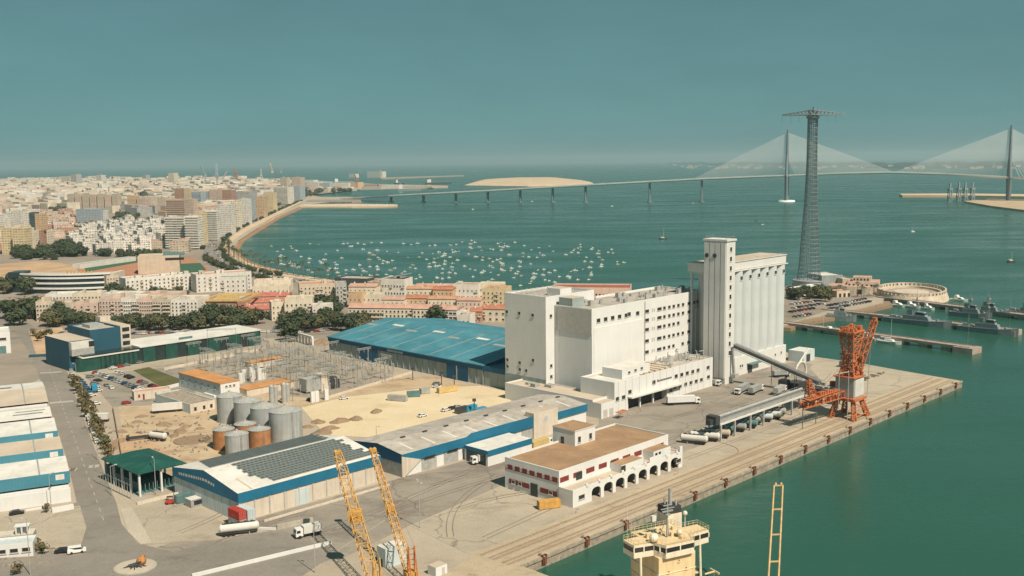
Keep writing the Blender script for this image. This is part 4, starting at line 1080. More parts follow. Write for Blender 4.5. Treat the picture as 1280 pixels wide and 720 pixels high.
for k in range(40):
    z = 17.7+rnd.random()*9; x, y = rnd.uniform(-4.6, 4.6), rnd.uniform(-4, 4); b.box(x-.5, x+.5, y-.5, y+.5, z, z+rnd.uniform(.4, 1.6))
    if k % 3 == 0: b.tube((x, y, 17.7), (x, y, z+1), .13, 4)
part('machinery', b, 'crane_rust', t)
b = MB(); b.tube((9, -4.6, 37), (6.8, -4.4, 8.5), .11, 4); part('hoist_cable', b, 'steel', t)
b = MB(); b.lattice((-5, 1, 10.5), (-32, 5, 9.5), 2.6, 2.2, 11, .3, rb=.2); b.box(-32, -6, 1.2, 3.4, 12.0, 12.3)
for k in range(12):
    x = -30+k*1.9; b.box(x, x+1.1, 1.5, 3.6, 12.3, 12.6+rnd.random()*1.3)
part('loading_arm', b, ('crane_rust',), t)
b = MB(); b.lattice((-26, 4, 12), (-27, 4.4, 19.5), 3.4, 1.2, 5, .24); part('arm_mast', b, 'crane_rust', t)
for x in (-31, -20): part('arm_support', MB().lattice((x, 4.6, 0), (x, 4.6, 8.8), 1.6, 1.6, 5, .2), 'steel', t)
b = MB(); b.tube((-8.5, -3.4, 0), (-8.5, -3.4, 21), .16, 6); b.tube((-8.5, -3.4, 20.8), (-14, -2, 20.8), .2, 6); b.tube((-14, -2, 20.8), (-14, -2, 6), .16, 6)
solo('pipe_gantry', 'thin pale pipe gantry standing before the rusty portal crane', 'gantry', b, 'galv', W(209, 9), QA)

# ------------------------------------------------------------------ conveyors
t = port('conveyor_bridge', 'long grey belt conveyor gallery on pale posts over parked tankers', 'conveyor', 140, 30)
b = MB(); b.box(0, 72, -1.6, 1.6, 7.4, 7.9, 0); b.box(-.1, 72, -1.75, -1.601, 7.0, 8.2, 0); b.box(-.1, 72, 1.601, 1.75, 7.0, 8.2, 0); part('belt_deck', b, 'steel', t)
b = MB()
for k in range(37): b.tube((k*2, -1.7, 8.2), (k*2, -1.7, 9.3), .06, 4); b.tube((k*2, 1.7, 8.2), (k*2, 1.7, 9.6), .06, 4); b.tube((k*2, -1.7, 8.3), (k*2+1, 0, 9.1), .08, 4)
b.tube((0, -1.7, 9.3), (72, -1.7, 9.3), .07, 4); b.tube((0, 1.7, 9.6), (72, 1.7, 9.6), .07, 4); b.tube((0, 0, 9.1), (72, 0, 9.1), .55, 6)
part('handrail', b, 'galv', t)
b = MB(); b.box(0, 72, -2.4, -1.9, 6.3, 7.0); part('pale_girder', b, 'white_roof', t)
for x in (.6, 10.4, 22, 32, 55): part('post', bx(x-.35, x+.35, -2.5, -1.9, 0, 6.29), 'container_green' if 0 else 'galv', t)
for x in (10.4, 32, 55, 69): part('post', bx(x-.3, x+.3, 1.9, 2.4, 0, 7.0), 'galv', t)
b = MB(); b.box(-3, 0, -2.2, 2.2, 6.8, 10.2); b.box(-5, -3, -1, 1, 7, 9); part('drive_head', b, 'dark_metal', t)
t = port('inclined_conveyor', 'dark conveyor gallery sloping down from the silo tower', 'conveyor', 233, 79.6)
p0, p1 = Vector((0, 0, 17.5)), Vector((5, -42, 4.5))
def gallery(b, p, q, w, h, m):
    d = (q-p); x = Vector((d.y, -d.x, 0)).normalized()*w/2; u = Vector((0, 0, h))
    A = [p-x, p+x, p+x+u, p-x+u]; B = [q-x, q+x, q+x+u, q-x+u]
    for i in range(4): b.poly([A[i], B[i], B[(i+1) % 4], A[(i+1) % 4]][::-1], m)
    b.poly(A, m); b.poly(B[::-1], m)
b = MB(); gallery(b, p0, p1, 2.3, 1.8, 0); part('gallery', b, 'belt_grey', t)
b = MB()
for s in (-1.45, 1.45): b.tube(p0+Vector((s, 0, -.3)), p1+Vector((s, 0, -.3)), .22, 4); b.tube(p0+Vector((s, 0, 2.0)), p1+Vector((s, 0, 2.0)), .16, 4)
part('girder', b, 'galv', t)
for f in (.45, .72):
    c = p0.lerp(p1, f); b = MB(); b.lattice((c.x, c.y, 0), (c.x, c.y, c.z), 1.6, 1.6, 6, .16); part('trestle', b, 'galv', t)
b = MB(); b.tube((-1.4, 0, 17), (-1.4, -1.2, 4), .5, 8); b.box(-2.6, .5, -2.2, 0, 3, 5); part('chute', b, 'galv', t)
t = port('quay_conveyor_tail', 'pale covered conveyor stub on thin legs beyond the portal crane', 'conveyor', 222, 14)
b = MB(); gallery(b, Vector((0, 0, 12)), Vector((35, 16, 13)), 3, 2.2, 0); part('gallery', b, 'galv', t)
for x, y in ((16, 7.4), (30, 13.8)): part('leg', MB().lattice((x, y, 0), (x, y, 12.2), 1.4, 1.4, 6, .15), 'galv', t)
b = MB(); b.lattice((0, 0, 0), (0, 0, 6), 1.8, 1.4, 4, .2); b.box(-1.5, 1.5, -1.5, 1.5, 5.5, 7); b.lattice((0, 0, 5.6), (5, -3, 5.8), 1, .7, 4, .12)
solo('hopper_frame', 'dark small hopper frame standing alone behind the crane', 'hopper', b, 'dark_metal', W(257, 28), QA)
t = port('white_pipe_loop', 'looped white loading pipe beside the dock machinery', 'pipe', 247, 52)
b = MB()
for i in range(14):
    q0, q1 = -PI*.6+PI*1.6*i/14, -PI*.6+PI*1.6*(i+1)/14
    b.tube((5*math.cos(q0), 0, 7+5*math.sin(q0)), (5*math.cos(q1), 0, 7+5*math.sin(q1)), .5, 6)
b.tube((-4.4, 0, 10), (26, 10, 13.5), .5, 6); b.tube((2, 0, 2.2), (2, 0, 0), .5, 6); part('pipe', b, 'white_roof', t)
b = MB(); b.box(-9, 0, -3, 3, 0, 3.2); b.box(-12, -8, 1, 5, 0, 4.6); b.lattice((-4, 0, 0), (-4, 0, 9), 2.4, 2.4, 5, .15); part('machine_base', b, 'dark_metal', t)
for k in range(16):
    x, y = rnd.uniform(0, 20), rnd.uniform(0, 14); b = MB(); w, d, h = rnd.uniform(1.5, 4), rnd.uniform(1.5, 4), rnd.uniform(1.2, 4)
    b.box(0, w, 0, d, .2, h); b.box(.1, .4, .1, d-.1, 0, .2); b.box(w-.4, w-.1, .1, d-.1, 0, .2); b.box(-.06, w+.06, -.06, d+.06, h, h+.12)
    solo('machine_crate', 'dark crate or hopper in the clutter below the sloping conveyor', 'crate', b, rnd.choice(('steel', 'dark_metal', 'galv', 'fender_rust')), W(234+x, 33+y), QA, 'crates below the sloping conveyor')
t = port('dock_shed', 'small white shed on the far edge of the dock behind the silo', 'shed', 300, 79)
b = MB(); b.box(0, 12, 0, 9, 0, 6, 0, 1); part('wall', b, ('blue_grey_panel', 'white_roof'), t)
part('door', bx(3, 7, -.1, 0, 0, 4), 'dark_metal', t)
b = MB(); b.box(0, 7, 0, 3, .4, 3); b.box(.3, 6.7, .2, 2.8, 0, .4)
solo('dark_container', 'dark green container lying alone on the far dock', 'container', b, 'container_green', W(302, 57), QA)

# ------------------------------------------------------------------ vehicles
WHM = MB().tube((0, -.14, 0), (0, .14, 0), .36, 12).mesh('wheel', ('rubber',))
def car_parts(kind='car'):
    b = MB()
    if kind == 'car':
        L, w, prof = 4.3, .88, [(-2.15, .35), (2.15, .35), (2.15, .72), (1.35, .9), (.75, 1.42), (-1.15, 1.42), (-1.95, .95), (-2.15, .9)]
        gp = [(.66, .93), (1.18, .93), (.7, 1.36), (-1.1, 1.36), (-1.75, .97)]
    else:
        L, w, prof = 4.9, .95, [(-2.4, .35), (2.45, .35), (2.45, .95), (1.75, 1.15), (1.2, 1.95), (-2.2, 1.98), (-2.4, 1.1)]
        gp = [(.6, 1.2), (1.62, 1.2), (1.15, 1.85), (-2.1, 1.88), (-2.2, 1.25)]
    n = len(prof)
    for k in range(n):
        a, c = prof[k], prof[(k+1) % n]; i0 = .86 if a[1] > 1.2 else 1; i1 = .86 if c[1] > 1.2 else 1
        b.poly([(a[0], -w*i0, a[1]), (c[0], -w*i1, c[1]), (c[0], w*i1, c[1]), (a[0], w*i0, a[1])], 0)
    b.poly([(p[0], -w*(.86 if p[1] > 1.2 else 1), p[1]) for p in prof], 0)
    b.poly([(p[0], w*(.86 if p[1] > 1.2 else 1), p[1]) for p in prof][::-1], 0)
    g = MB(); k = .86
    for s in (-1, 1):
        q = [(p[0], s*(w*(1 if p[1] < 1.25 else k)+.012), p[1]) for p in gp[1:]]
        g.poly(q if s < 0 else q[::-1])
    if kind == 'car':
        g.poly([(1.32, -.78, .93), (1.32, .78, .93), (.79, .7, 1.40), (.79, -.7, 1.40)]); g.poly([(-1.93, .78, .99), (-1.93, -.78, .99), (-1.2, -.7, 1.40), (-1.2, .7, 1.40)])
    else:
        g.poly([(1.73, -.85, 1.2), (1.73, .85, 1.2), (1.24, .78, 1.9), (1.24, -.78, 1.9)])
    ws = [(-1.35, -w+.1), (1.35, -w+.1), (1.35, w-.1), (-1.35, w-.1)]
    return b, g, ws
def car_proto(kind):
    b, g, ws = car_parts(kind)
    one = MB(); 
    for src, m in ((b, 0), (g, 1)):
        o = len(one.v); one.v += src.v; one.f += [tuple(i+o for i in f) for f in src.f]; one.m += [m]*len(src.f); one.sm += src.sm
    for x, y in ws: one.tube((x, y-.14, .34), (x, y+.14, .34), .34, 8, 2)
    return b.mesh('body', ('car_paint',)), g.mesh('window', ('dark_glass',)), ws, one.mesh('parked_car', ('car_paint', 'dark_glass', 'rubber'))
CAR = {k: car_proto(k) for k in ('car', 'van')}
CC = {'white': (.72, .71, .68), 'grey': (.22, .23, .23), 'black': (.02, .02, .022), 'dark blue': (.02, .05, .12), 'red': (.35, .03, .02), 'silver': (.45, .46, .46), 'blue': (.03, .16, .30), 'dark green': (.02, .06, .05), 'beige': (.45, .38, .28)}
def car(p, rz, col, label, kind='car', group=None, full=False):
    bm_, gm, ws, one = CAR[kind]; p = Vector(p); p.z = .06
    if not full:
        return put('parked_'+kind, one, None, p, rz, label, kind, group, None, CC[col])
    t = thing('parked_'+kind, label, kind, p, rz, group)
    put('body', bm_, t, color=CC[col]); put('window', gm, t)
    for x, y in ws: put('wheel', WHM, t, (x, y, .36))
    return t
def along(p, q, n, jit=.0):
    return [p.lerp(q, (i+.5)/n) + Vector((rnd.uniform(-jit, jit), rnd.uniform(-jit, jit), 0)) for i in range(n)]
def pick(seed): return rnd.choice(('white', 'white', 'white', 'grey', 'grey', 'black', 'silver', 'dark blue', 'red'))
def row(p, q, n, rz, where, group, full=False, only=None, miss=(), end='far end'):
    for i, c in enumerate(along(p, q, n, .12)):
        if i in miss: continue
        col = only[i % len(only)] if only else pick(i)
        car(c, rz+rnd.uniform(-.04, .04), col, f'{col} car, {ORD(i)} from the {end} of the row {where}', 'car', group, full)
RD = R(117.3)
row(G(88, 462), G(106, 512), 8, RD, 'along the harbour road', 'cars along the harbour road')
row(G(108, 518), G(122, 556), 7, RD, 'beside the works yard wall', 'cars along the works yard fence', True)
row(G(98, 475), G(116, 497), 7, QA+R(10), 'of mostly blue vehicles', 'blue vehicles at the car park', only=('dark blue', 'blue', 'dark blue', 'blue', 'dark blue', 'blue', 'white'))
row(G(118, 466), G(176, 488), 14, QA+R(20), 'beside the grass patch', 'cars beside the grass patch')
row(G(137, 462), G(232, 442), 12, QA, 'before the green glass hall', 'cars along the green glass hall', miss=(3, 7), end='left')
row(G(146, 466), G(196, 486), 12, QA+R(20), 'facing the grass patch', 'cars opposite the grass patch', miss=(2, 5, 6, 9))
row(G(112, 470), G(124, 492), 5, QA+R(10), 'by the aisle', 'cars in the car park aisle', miss=(1,))
row(G(186, 452), G(330, 424), 16, QA, 'along the hall forecourt wall', 'cars along the forecourt wall', miss=(1, 4, 8, 9, 13), end='left')
car(G(122, 477), .3, 'black', 'black car alone on the car park near the blue vehicles')
car(G(133, 483), 2.2, 'grey', 'grey car of a pair in the middle of the car park')
car(G(139, 486), 2.2, 'white', 'white car of a pair in the middle of the car park')
car(G(158, 505), .5, 'red', 'dark red car parked by the pink office', full=True)
car(G(120, 506), .5, 'white', 'white car at the near end of the blue vehicle row')
car(G(79, 691), R(10), 'black', 'black hatchback parked beside the white van', full=True)
car(G(96, 691), R(24), 'white', 'white van parked on the roadside next to a black car', 'van', full=True)
car(G(21, 643), R(30), 'black', 'small dark car on the yard below the nearest shed', full=True)
car(G(389, 501), R(20), 'black', 'dark car on the track beside the tanks', full=True)
car(G(430, 499), R(25), 'white', 'white car on the sandy track by the substation', full=True)
car(G(546, 481), R(-15), 'grey', 'grey car beside a brown heap on the sand lot', full=True)
car(G(546, 485), R(-15), 'white', 'white car beside the grey one on the sand lot')
car(G(557, 514), R(45), 'white', 'white car behind the beige warehouse roof', full=True); car(G(565, 512), R(45), 'black', 'dark car in the short line behind the beige warehouse'); car(G(572, 510), R(45), 'silver', 'silver car in the short line behind the beige warehouse')
car(G(528, 521), R(45), 'white', 'white car alone by a low bank behind the beige roof')
car(W(105.5, 23.5), QA, 'black', 'black car behind the right end of the quay office', full=True)
for k, (px, py, col) in enumerate(((73, 426, 'grey'), (75, 431, 'white'), (72, 420, 'black'), (78, 416, 'white'), (85, 412, 'dark blue'), (96, 410, 'black'), (103, 409, 'silver'))):
    car(G(px, py), rnd.random()*3, col, f'{col} car by the rough lot beyond the road sheds', group='cars by the rough lot')

def wheels(b, xs, w, r=.5, m=2):
    for x in xs:
        for s in (-1, 1): b.tube((x, s*w-.18, r), (x, s*w+.18, r), r, 10, m)
def cab(parent, x, col, h=2.9, l=2.2):
    b = MB(); b.yprofile([(x, .7), (x+l, .7), (x+l, 1.7), (x+l-.25, h), (x, h)], -1.2, 1.2, 0); c = part('cab', b, 'car_paint', parent, color=CC[col])
    g = MB(); g.poly([(x+l+.02, -1.05, 1.8), (x+l+.02, 1.05, 1.8), (x+l-.2, 1.0, h-.25), (x+l-.2, -1.0, h-.25)]); g.poly([(x+.8, -1.215, 1.7), (x+l-.2, -1.215, 1.7), (x+l-.35, -1.215, h-.4), (x+.8, -1.215, h-.4)]); g.poly([(x+.8, 1.215, 1.7), (x+.8, 1.215, h-.4), (x+l-.35, 1.215, h-.4), (x+l-.2, 1.215, 1.7)])
    part('window', g, 'dark_glass', c); return c
def lorry(p, rz, label, L=8, box='white_roof', cabcol='white', h=3.4, group=None, tip=False, cabon=True):
    t = thing('lorry', label, 'lorry', Vector((p.x, p.y, .05)), rz, group)
    b = MB(); b.box(-L/2, L/2-2.4, -1.25, 1.25, 1.2, h); 
    if tip: b.box(-L/2+.2, L/2-2.6, -1.05, 1.05, h-.5, h+.02)
    part('cargo_body', b, box, t)
    part('chassis', bx(-L/2, L/2 if cabon else L/2-2.4, -.9, .9, .7, 1.19), 'dark_metal', t)
    if cabon: cab(t, L/2-2.2, cabcol)
    for x in (-L/2+1, -L/2+2.2, L/2-1.2 if cabon else -L/2+3.4):
        for s in (-1.05, 1.05): put('wheel', WHM, t, (x, s, .5), 0, scale=(1.4, 1.4, 1.4))
    return t
def tanker(p, rz, label, L=11, m='galv', group=None, cabcol=None):
    t = thing('tanker_trailer', label, 'tanker', Vector((p.x, p.y, .05)), rz, group)
    b = MB(); b.tube((-L/2, 0, 2.3), (L/2, 0, 2.3), 1.25, 16, 0); b.tube((-L/2-.5, 0, 2.3), (-L/2, 0, 2.3), .7, 16, 0, 1.25); b.tube((L/2, 0, 2.3), (L/2+.5, 0, 2.3), 1.25, 16, 0, .7); part('tank', b, m, t)
    b = MB(); b.box(-L/2+.5, L/2-.5, -.35, .35, 3.5, 3.65)
    for k in range(5): b.cyl(-L/2+1.5+k*(L-3)/4, 0, 3.5, 3.9, .35, n=8)
    part('top_walkway', b, 'dark_metal', t)
    part('chassis', bx(-L/2, L/2, -.8, .8, .75, 1.08), 'dark_metal', t)
    for x in (-L/2+1, -L/2+2.3, -L/2+3.6):
        for s in (-1.05, 1.05): put('wheel', WHM, t, (x, s, .5), 0, scale=(1.4, 1.4, 1.4))
    part('landing_leg', bx(L/2-2.5, L/2-2.2, -.9, .9, 0, .74), 'steel', t)
    if cabcol: cab(t, L/2+.3, cabcol)
    return t
tg = 'tanker trailers parked under the conveyor'
tl = ['pale tanker trailer at the near left end of the parked row', 'second pale tanker trailer from the near end of the row', 'rust-stained cream tanker trailer, third in the parked row', 'grey-green tanker trailer, fourth in the parked row', 'dark tanker trailer by the second conveyor post', 'green tanker trailer midway under the conveyor', 'grey tanker trailer past the middle of the conveyor', 'pale blue tanker trailer near the crane end', 'white tanker trailer with red rear near the crane end', 'last tanker trailer before the rusty crane arm']
tm = ['white_roof', 'white_roof', 'tan_roof', 'container_green', 'steel', 'container_green', 'galv', 'blue_grey_panel', 'white_roof', 'galv']
for k in range(10):
    p = W(131+k*6.4+(1.2 if k > 4 else 0), 33.5-(k % 3)*.6); tanker(p, QA+R(112+(k % 4)*3), tl[k], 10.5 if k % 3 else 9.5, tm[k], tg)
lorry(G(602, 579), QA+R(160), 'white refuse lorry on the yard beside the dispatch annex', 8.2, cabcol='white')
lorry(W(181, 73), QA+R(-38), 'long white lorry standing at the mill annex wall', 15, 'white_render', 'white', 3.9)
lorry(W(218, 66), QA+R(190), 'grey tipper lorry nearest the annex corner', 13, 'steel', 'white', 3.6, 'grey tipper lorries before the silo', True)
lorry(W(222, 61), QA+R(8), 'grey tipper lorry in the middle before the silo', 13, 'steel', 'white', 3.6, 'grey tipper lorries before the silo', True)
lorry(W(228, 52), QA+R(10), 'grey tipper lorry nearest the conveyor, apart from the other two', 12, 'galv', 'white', 3.6, 'grey tipper lorries before the silo', True)
lorry(W(222, 84), QA+R(-80), 'white truck cab under the dark link beside the silo tower', 7, 'steel', 'white', 3)
lorry(W(261, 70), QA+R(-30), 'white lorry parked below the sloping conveyor', 9, 'steel', 'white', 3.2)
lorry(G(213, 515), QA+R(-28), 'white articulated lorry with dark markings near the pink office', 15, 'white_roof', 'white', 4.0)
lorry(G(385, 670), QA+R(165), 'white box lorry on the yard by the low white wall', 8, 'white_roof', 'white', 3.4)
tanker(G(299, 668), QA+R(-28), 'white tanker trailer standing below the solar warehouse corner', 10.5, 'white_roof')
lorry(G(118, 489), RD, 'light blue lorry at the end of the blue vehicle row', 9, 'blue_court', 'blue', 3.2)
lorry(G(676, 560), QA+R(5), 'yellow box lorry with white cab beside the quay office', 12, 'yellow_paint', 'white', 3.6)
lorry(G(127, 527), R(0), 'white box trailer at the works yard edge', 11, 'white_roof', 'white', 3.6, cabon=False)
def container(p, rz, m, label, L=6.1, z=0, group=None):
    b = MB(); b.box(-L/2, L/2, -1.22, 1.22, .15, 2.6)
    for k in range(int(L/.6)): b.box(-L/2+.2+k*.6, -L/2+.45+k*.6, -1.26, 1.26, .25, 2.5)
    b.box(-L/2-.03, -L/2+.15, -1.27, 1.27, 0, 2.62); b.box(L/2-.15, L/2+.03, -1.27, 1.27, 0, 2.62)
    t = thing('container', label, 'container', Vector((p.x, p.y, z+.07)), rz, group); part('body', b, m, t)
    b = MB()
    for y in (-.9, -.35, .35, .9): b.tube((-L/2-.06, y, .2), (-L/2-.06, y, 2.5), .03, 4)
    part('door_bars', b, 'galv', t); return t
p = W(-33.5, 82.6); cgr = 'stacked containers at the solar warehouse corner'
container(W(-35.2, 84), QA+PI/2, 'grey_box', 'grey container under the red one', 6.1, 0, cgr); container(W(-35.2, 84), QA+PI/2, 'red_paint', 'red container on top of a grey one', 6.1, 2.63, cgr)
container(W(-32.5, 83.6), QA+PI/2, 'blue_grey_panel', 'pale container under another pale one at the warehouse corner', 6.1, 0, cgr); container(W(-32.5, 83.6), QA+PI/2, 'blue_grey_panel', 'pale container stacked on top beside the red one', 6.1, 2.63, cgr)
container(G(686, 635), QA+R(-28), 'crane_yellow', 'orange container skip in front of the quay office', 7)
container(G(600, 517), QA, 'blue_court', 'blue container at the sand lot edge', 6.1); container(W(128, 170), QA-R(12), 'yellow_paint', 'yellowish container next to the blue one on the sand lot', 10)
container(G(577, 516), QA, 'dark_metal', 'dark container behind the beige warehouse', 6); container(G(588, 514), QA, 'blue_court', 'blue container between cars and a dark container', 6)
container(G(497, 501), R(-20), 'grey_box', 'long grey container among brown heaps on the sand lot', 9); container(G(517, 496), R(10), 'container_green', 'green container on the sand lot', 6); container(G(531, 492), R(30), 'grey_box', 'small brown-grey container right of the green one', 4.5)
container(G(231, 627), QA-R(4), 'container_green', 'dark green container behind the red forklift', 6.1)
t = thing('site_cabin', 'pale flat-roofed cabin with open front beside a green container', 'cabin', G(246, 631), QA); b = MB(); b.box(-3, 3, -2, 2, 0, 2.6, 0, 1); part('body', b, ('steel', 'white_roof'), t); part('window', bx(-2, 2, -2.08, -2.0, .8, 2.2), 'dark_glass', t)
t = thing('forklift', 'red forklift beside the green container', 'forklift', G(213, 630), R(20))
part('body', MB().box(-1.4, 1, -.7, .7, .4, 1.3).box(-1.4, -.4, -.7, .7, 1.3, 1.6), 'red_paint', t); part('mast', MB().box(1.05, 1.2, -.6, -.4, .2, 3.4).box(1.05, 1.2, .4, .6, .2, 3.4).box(1.2, 2.6, -.5, -.3, .2, .3).box(1.2, 2.6, .3, .5, .2, .3), 'dark_metal', t)
part('cage', MB().tube((-1, -.6, 1.3), (-1, -.6, 2.4), .06).tube((.8, -.6, 1.3), (.8, -.6, 2.4), .06).tube((.8, .6, 1.3), (.8, .6, 2.4), .06).tube((-1, .6, 1.3), (-1, .6, 2.4), .06).box(-1.1, .9, -.7, .7, 2.4, 2.5), 'dark_metal', t)
for x, y in ((-1, -.7), (.7, -.7), (.7, .7), (-1, .7)): put('wheel', WHM, t, (x, y, .36))
b = MB()
for k in range(30):
    b.box(-8+k*.5, -7.7+k*.5, -1.2, 1.2, .6, 1.0)
solo('flatbed_frame', 'dark empty trailer frame lying in the dirt works yard', 'trailer', MB().box(-8, 8, -1.2, -.7, .6, 1.3).box(-8, 8, .7, 1.2, .6, 1.3).box(-8, -7, -1.2, 1.2, .2, 2.0).box(-1, 1, -1.1, 1.1, .3, 1.25), 'dark_metal', G(185, 548), QA-R(20))
tanker(G(198, 551), QA-R(70), 'white tank trailer lying across the dirt works yard', 7, 'white_roof')

# ------------------------------------------------------------------ walls, kerbs, lamps near the roundabout
def wallseg(name, label, cat, pa, pb, h, th, m, z=0):
    d = pb-pa; t = solo(name, label, cat, bx(0, Vector((d.x, d.y)).length, -th/2, th/2, 0, h), m, Vector((pa.x, pa.y, z)), math.atan2(d.y, d.x)); return t
wallseg('yard_wall', 'long low white wall crossing the yard below the white box lorry', 'wall', G(240, 722), G(414, 680), 1.0, .6, 'white_render')
wallseg('yard_wall', 'low dark-sided wall in front of the solar warehouse', 'wall', W(-29, 72.5), W(-18, 70), 1.5, .8, 'concrete')
wallseg('yard_wall', 'short white kerb wall near the white box lorry', 'wall', W(-34, 79), W(-29.3, 72.4), .7, .5, 'white_render')
wallseg('yard_wall', 'low wall along the foot of the solar warehouse', 'wall', W(-28, 81), W(20, 80.2), .7, .4, 'panel_beige')
wallseg('yard_wall', 'short white wall at the road junction by the sheds', 'wall', G(65, 641), G(92, 636), 1.5, 1.2, 'white_render')
wallseg('yard_wall', 'thin white kerb below the nearest shed', 'wall', G(32, 639), G(62, 634), .5, .6, 'white_render')
wallseg('site_wall', 'pale wall around the bare grass patch by the car park', 'wall', G(206, 487), G(238, 479), 1.6, .4, 'white_render')
wallseg('site_wall', 'long pale site wall between the hall and the orange-roofed building', 'wall', G(205, 463), G(330, 437), 1.4, .4, 'panel_beige')
wallseg('site_wall', 'low wall between sand lot and substation', 'wall', W(80, 201), W(146, 216), 1.2, .3, 'panel_beige')
wallseg('site_wall', 'wall along the works yard by the harbour road', 'wall', W(-32, 166), W(6, 257), 1.3, .3, 'earth')
wallseg('site_wall', 'long wall along the tree-lined road before the town', 'wall', G(36, 447), G(80, 444), 1.6, .4, 'tower_blue')
wallseg('site_wall', 'pale rear wall of the sand lot by the beige roof', 'wall', W(60, 117), W(124, 114), 1.0, .4, 'white_render')
for k, (px, py) in enumerate(((391, 503), (396, 502), (408, 500))):
    solo('gate_pier', ('left', 'middle', 'right')[k]+' one of three white gate piers on the sandy track', 'pier', bx(-1, 1, -.5, .5, 0, 5), 'white_render', G(px, py), QA)
solo('gate_pier', 'single white pier beside the grass patch wall', 'pier', bx(-1.6, 1.6, -.6, .6, 0, 4.6), 'white_render', G(236, 479), QA)

t = thing('roundabout_island', 'round paved traffic island with a pale kerb', 'traffic island', G(169, 709, 0), 0)
b = MB(); b.cyl(0, 0, 0, .22, 5.6, 5.6, 40, 0, smooth=False); part('kerb', b, 'concrete', t)
b = MB(); b.cyl(0, 0, .22, .28, 5.1, 5.1, 40, 0); part('paving', b, 'g_substrate', t)
t = thing('anchor_sculpture', 'orange rounded buoy with dark splayed iron pieces on the traffic island', 'sculpture', G(169, 707, .28), 0)
b = MB(); b.sphere((1.4, .9, 1.0), 1.35, 16, 10, 0, .85); b.tube((1.4, .9, 1.9), (2.3, 1.4, 2.5), .35, 8); part('buoy', b, 'buoy_orange', t)
b = MB()
for k in range(9):
    q = R(150+k*27); r = 1.6+(k % 3)*.7; b.tube((.2, -.6, .7), (.2+r*math.cos(q), -.9+r*.8*math.sin(q), .15), .22, 5, 0, .12)
b.tube((-1.6, -.8, .3), (1.8, -.2, 1.2), .3, 6); part('iron_pieces', b, 'dark_metal', t)
t = thing('gate_office', 'low white office with dark windows at the lower left', 'office', G(42, 695), R(27.3-12))
b = MB(); b.box(-24, 0, 0, 6, 0, 3.6, 0, 1); parapet(b, -24, .003, -.003, 6, 3.6, .5, .25, 0); part('wall', b, ('white_render', 'blue_grey_panel'), t)
windows(t, [(-1.8-3.1*k, 2.1) for k in range(7)], 2.2, 1.3)
t = thing('gate_lodge', 'small grey flat lodge behind the low white office', 'lodge', G(42, 680), R(27.3-12)); b = MB(); b.box(-22, 0, 0, 5, 0, 3.0, 0, 1); part('wall', b, ('steel', 'panel_beige'), t)
b = MB()
for k in range(3): b.box(-4.6+k*1.5, -4.2+k*1.5, -.0, .4, 3, 5.4)
b.box(-4.8, -.9, -.1, 2.4, 5.4, 5.7); b.box(-4.6, -1.0, 1.8, 2.2, 3, 5.4); part('roof_pavilion', b, 'white_render', t)
b = MB()
for k in range(16): b.tube((-21+k*1.0, .2, 3), (-21+k*1.0, .2, 3.9), .05, 4)
b.tube((-21, .2, 3.9), (-5.5, .2, 3.9), .05, 4); part('roof_railing', b, 'white_render', t)
for k, (pa, pb) in enumerate((((-5, 700), (52, 697)), ((-5, 709), (72, 703)), ((56, 686), (75, 687)))):
    wallseg('kerb_wall', ('low dark kerb in front of the white office', 'second low kerb below the white office', 'short kerb behind the black hatchback')[k], 'kerb', G(*pa), G(*pb), .5, .4, 'old_concrete')
def lamp(p, h, label, arms=1, group=None):
    t = thing('street_lamp', label, 'lamp', p, rnd.random()*6, group)
    part('pole', MB().tube((0, 0, 0), (0, 0, h), .14, 6, 0, .08), 'galv', t)
    for s in (1, -1)[:arms]: part('lamp_head', MB().tube((0, 0, h), (s*1.6, 0, h+.3), .06, 5).box(min(s*1.3, s*2.2), max(s*1.3, s*2.2), -.2, .2, h+.2, h+.4), 'lamp_head', t)
lamp(G(394, 716), 13, 'tall lamp post left of the yellow booms'); lamp(G(525, 660), 14, 'tall lamp post right of the yellow booms', 2); lamp(G(64, 636), 11, 'lamp post by the white wall at the sheds')
for k, (px, py) in enumerate(((140, 620), (122, 575), (113, 540), (104, 505), (96, 480))): lamp(G(px, py), 10, f'lamp post on the harbour road kerb, {ORD(k)} from the junction', 1, 'lamp posts along the harbour road')
lamp(G(38, 719), 16, 'tall thin lamp post below the white office'); lamp(W(40, 112), 11, 'lamp post behind the beige warehouse'); lamp(G(195, 618), 12, 'tall lamp post in front of the green canopy')
for k, (px, py) in enumerate(((516, 475), (552, 481), (568, 486), (593, 517))): solo('floodlight_pole', 'dark short pole on the sand lot near the blue warehouse', 'pole', MB().tube((0, 0, 0), (0, 0, 6), .2, 6).box(-.8, .8, -.3, .3, 5.4, 6.6), 'dark_metal', G(px, py), 0, 'poles on the sand lot')
for k, (px, py) in enumerate(((735, 655), (550, 690), (465, 600))): pass
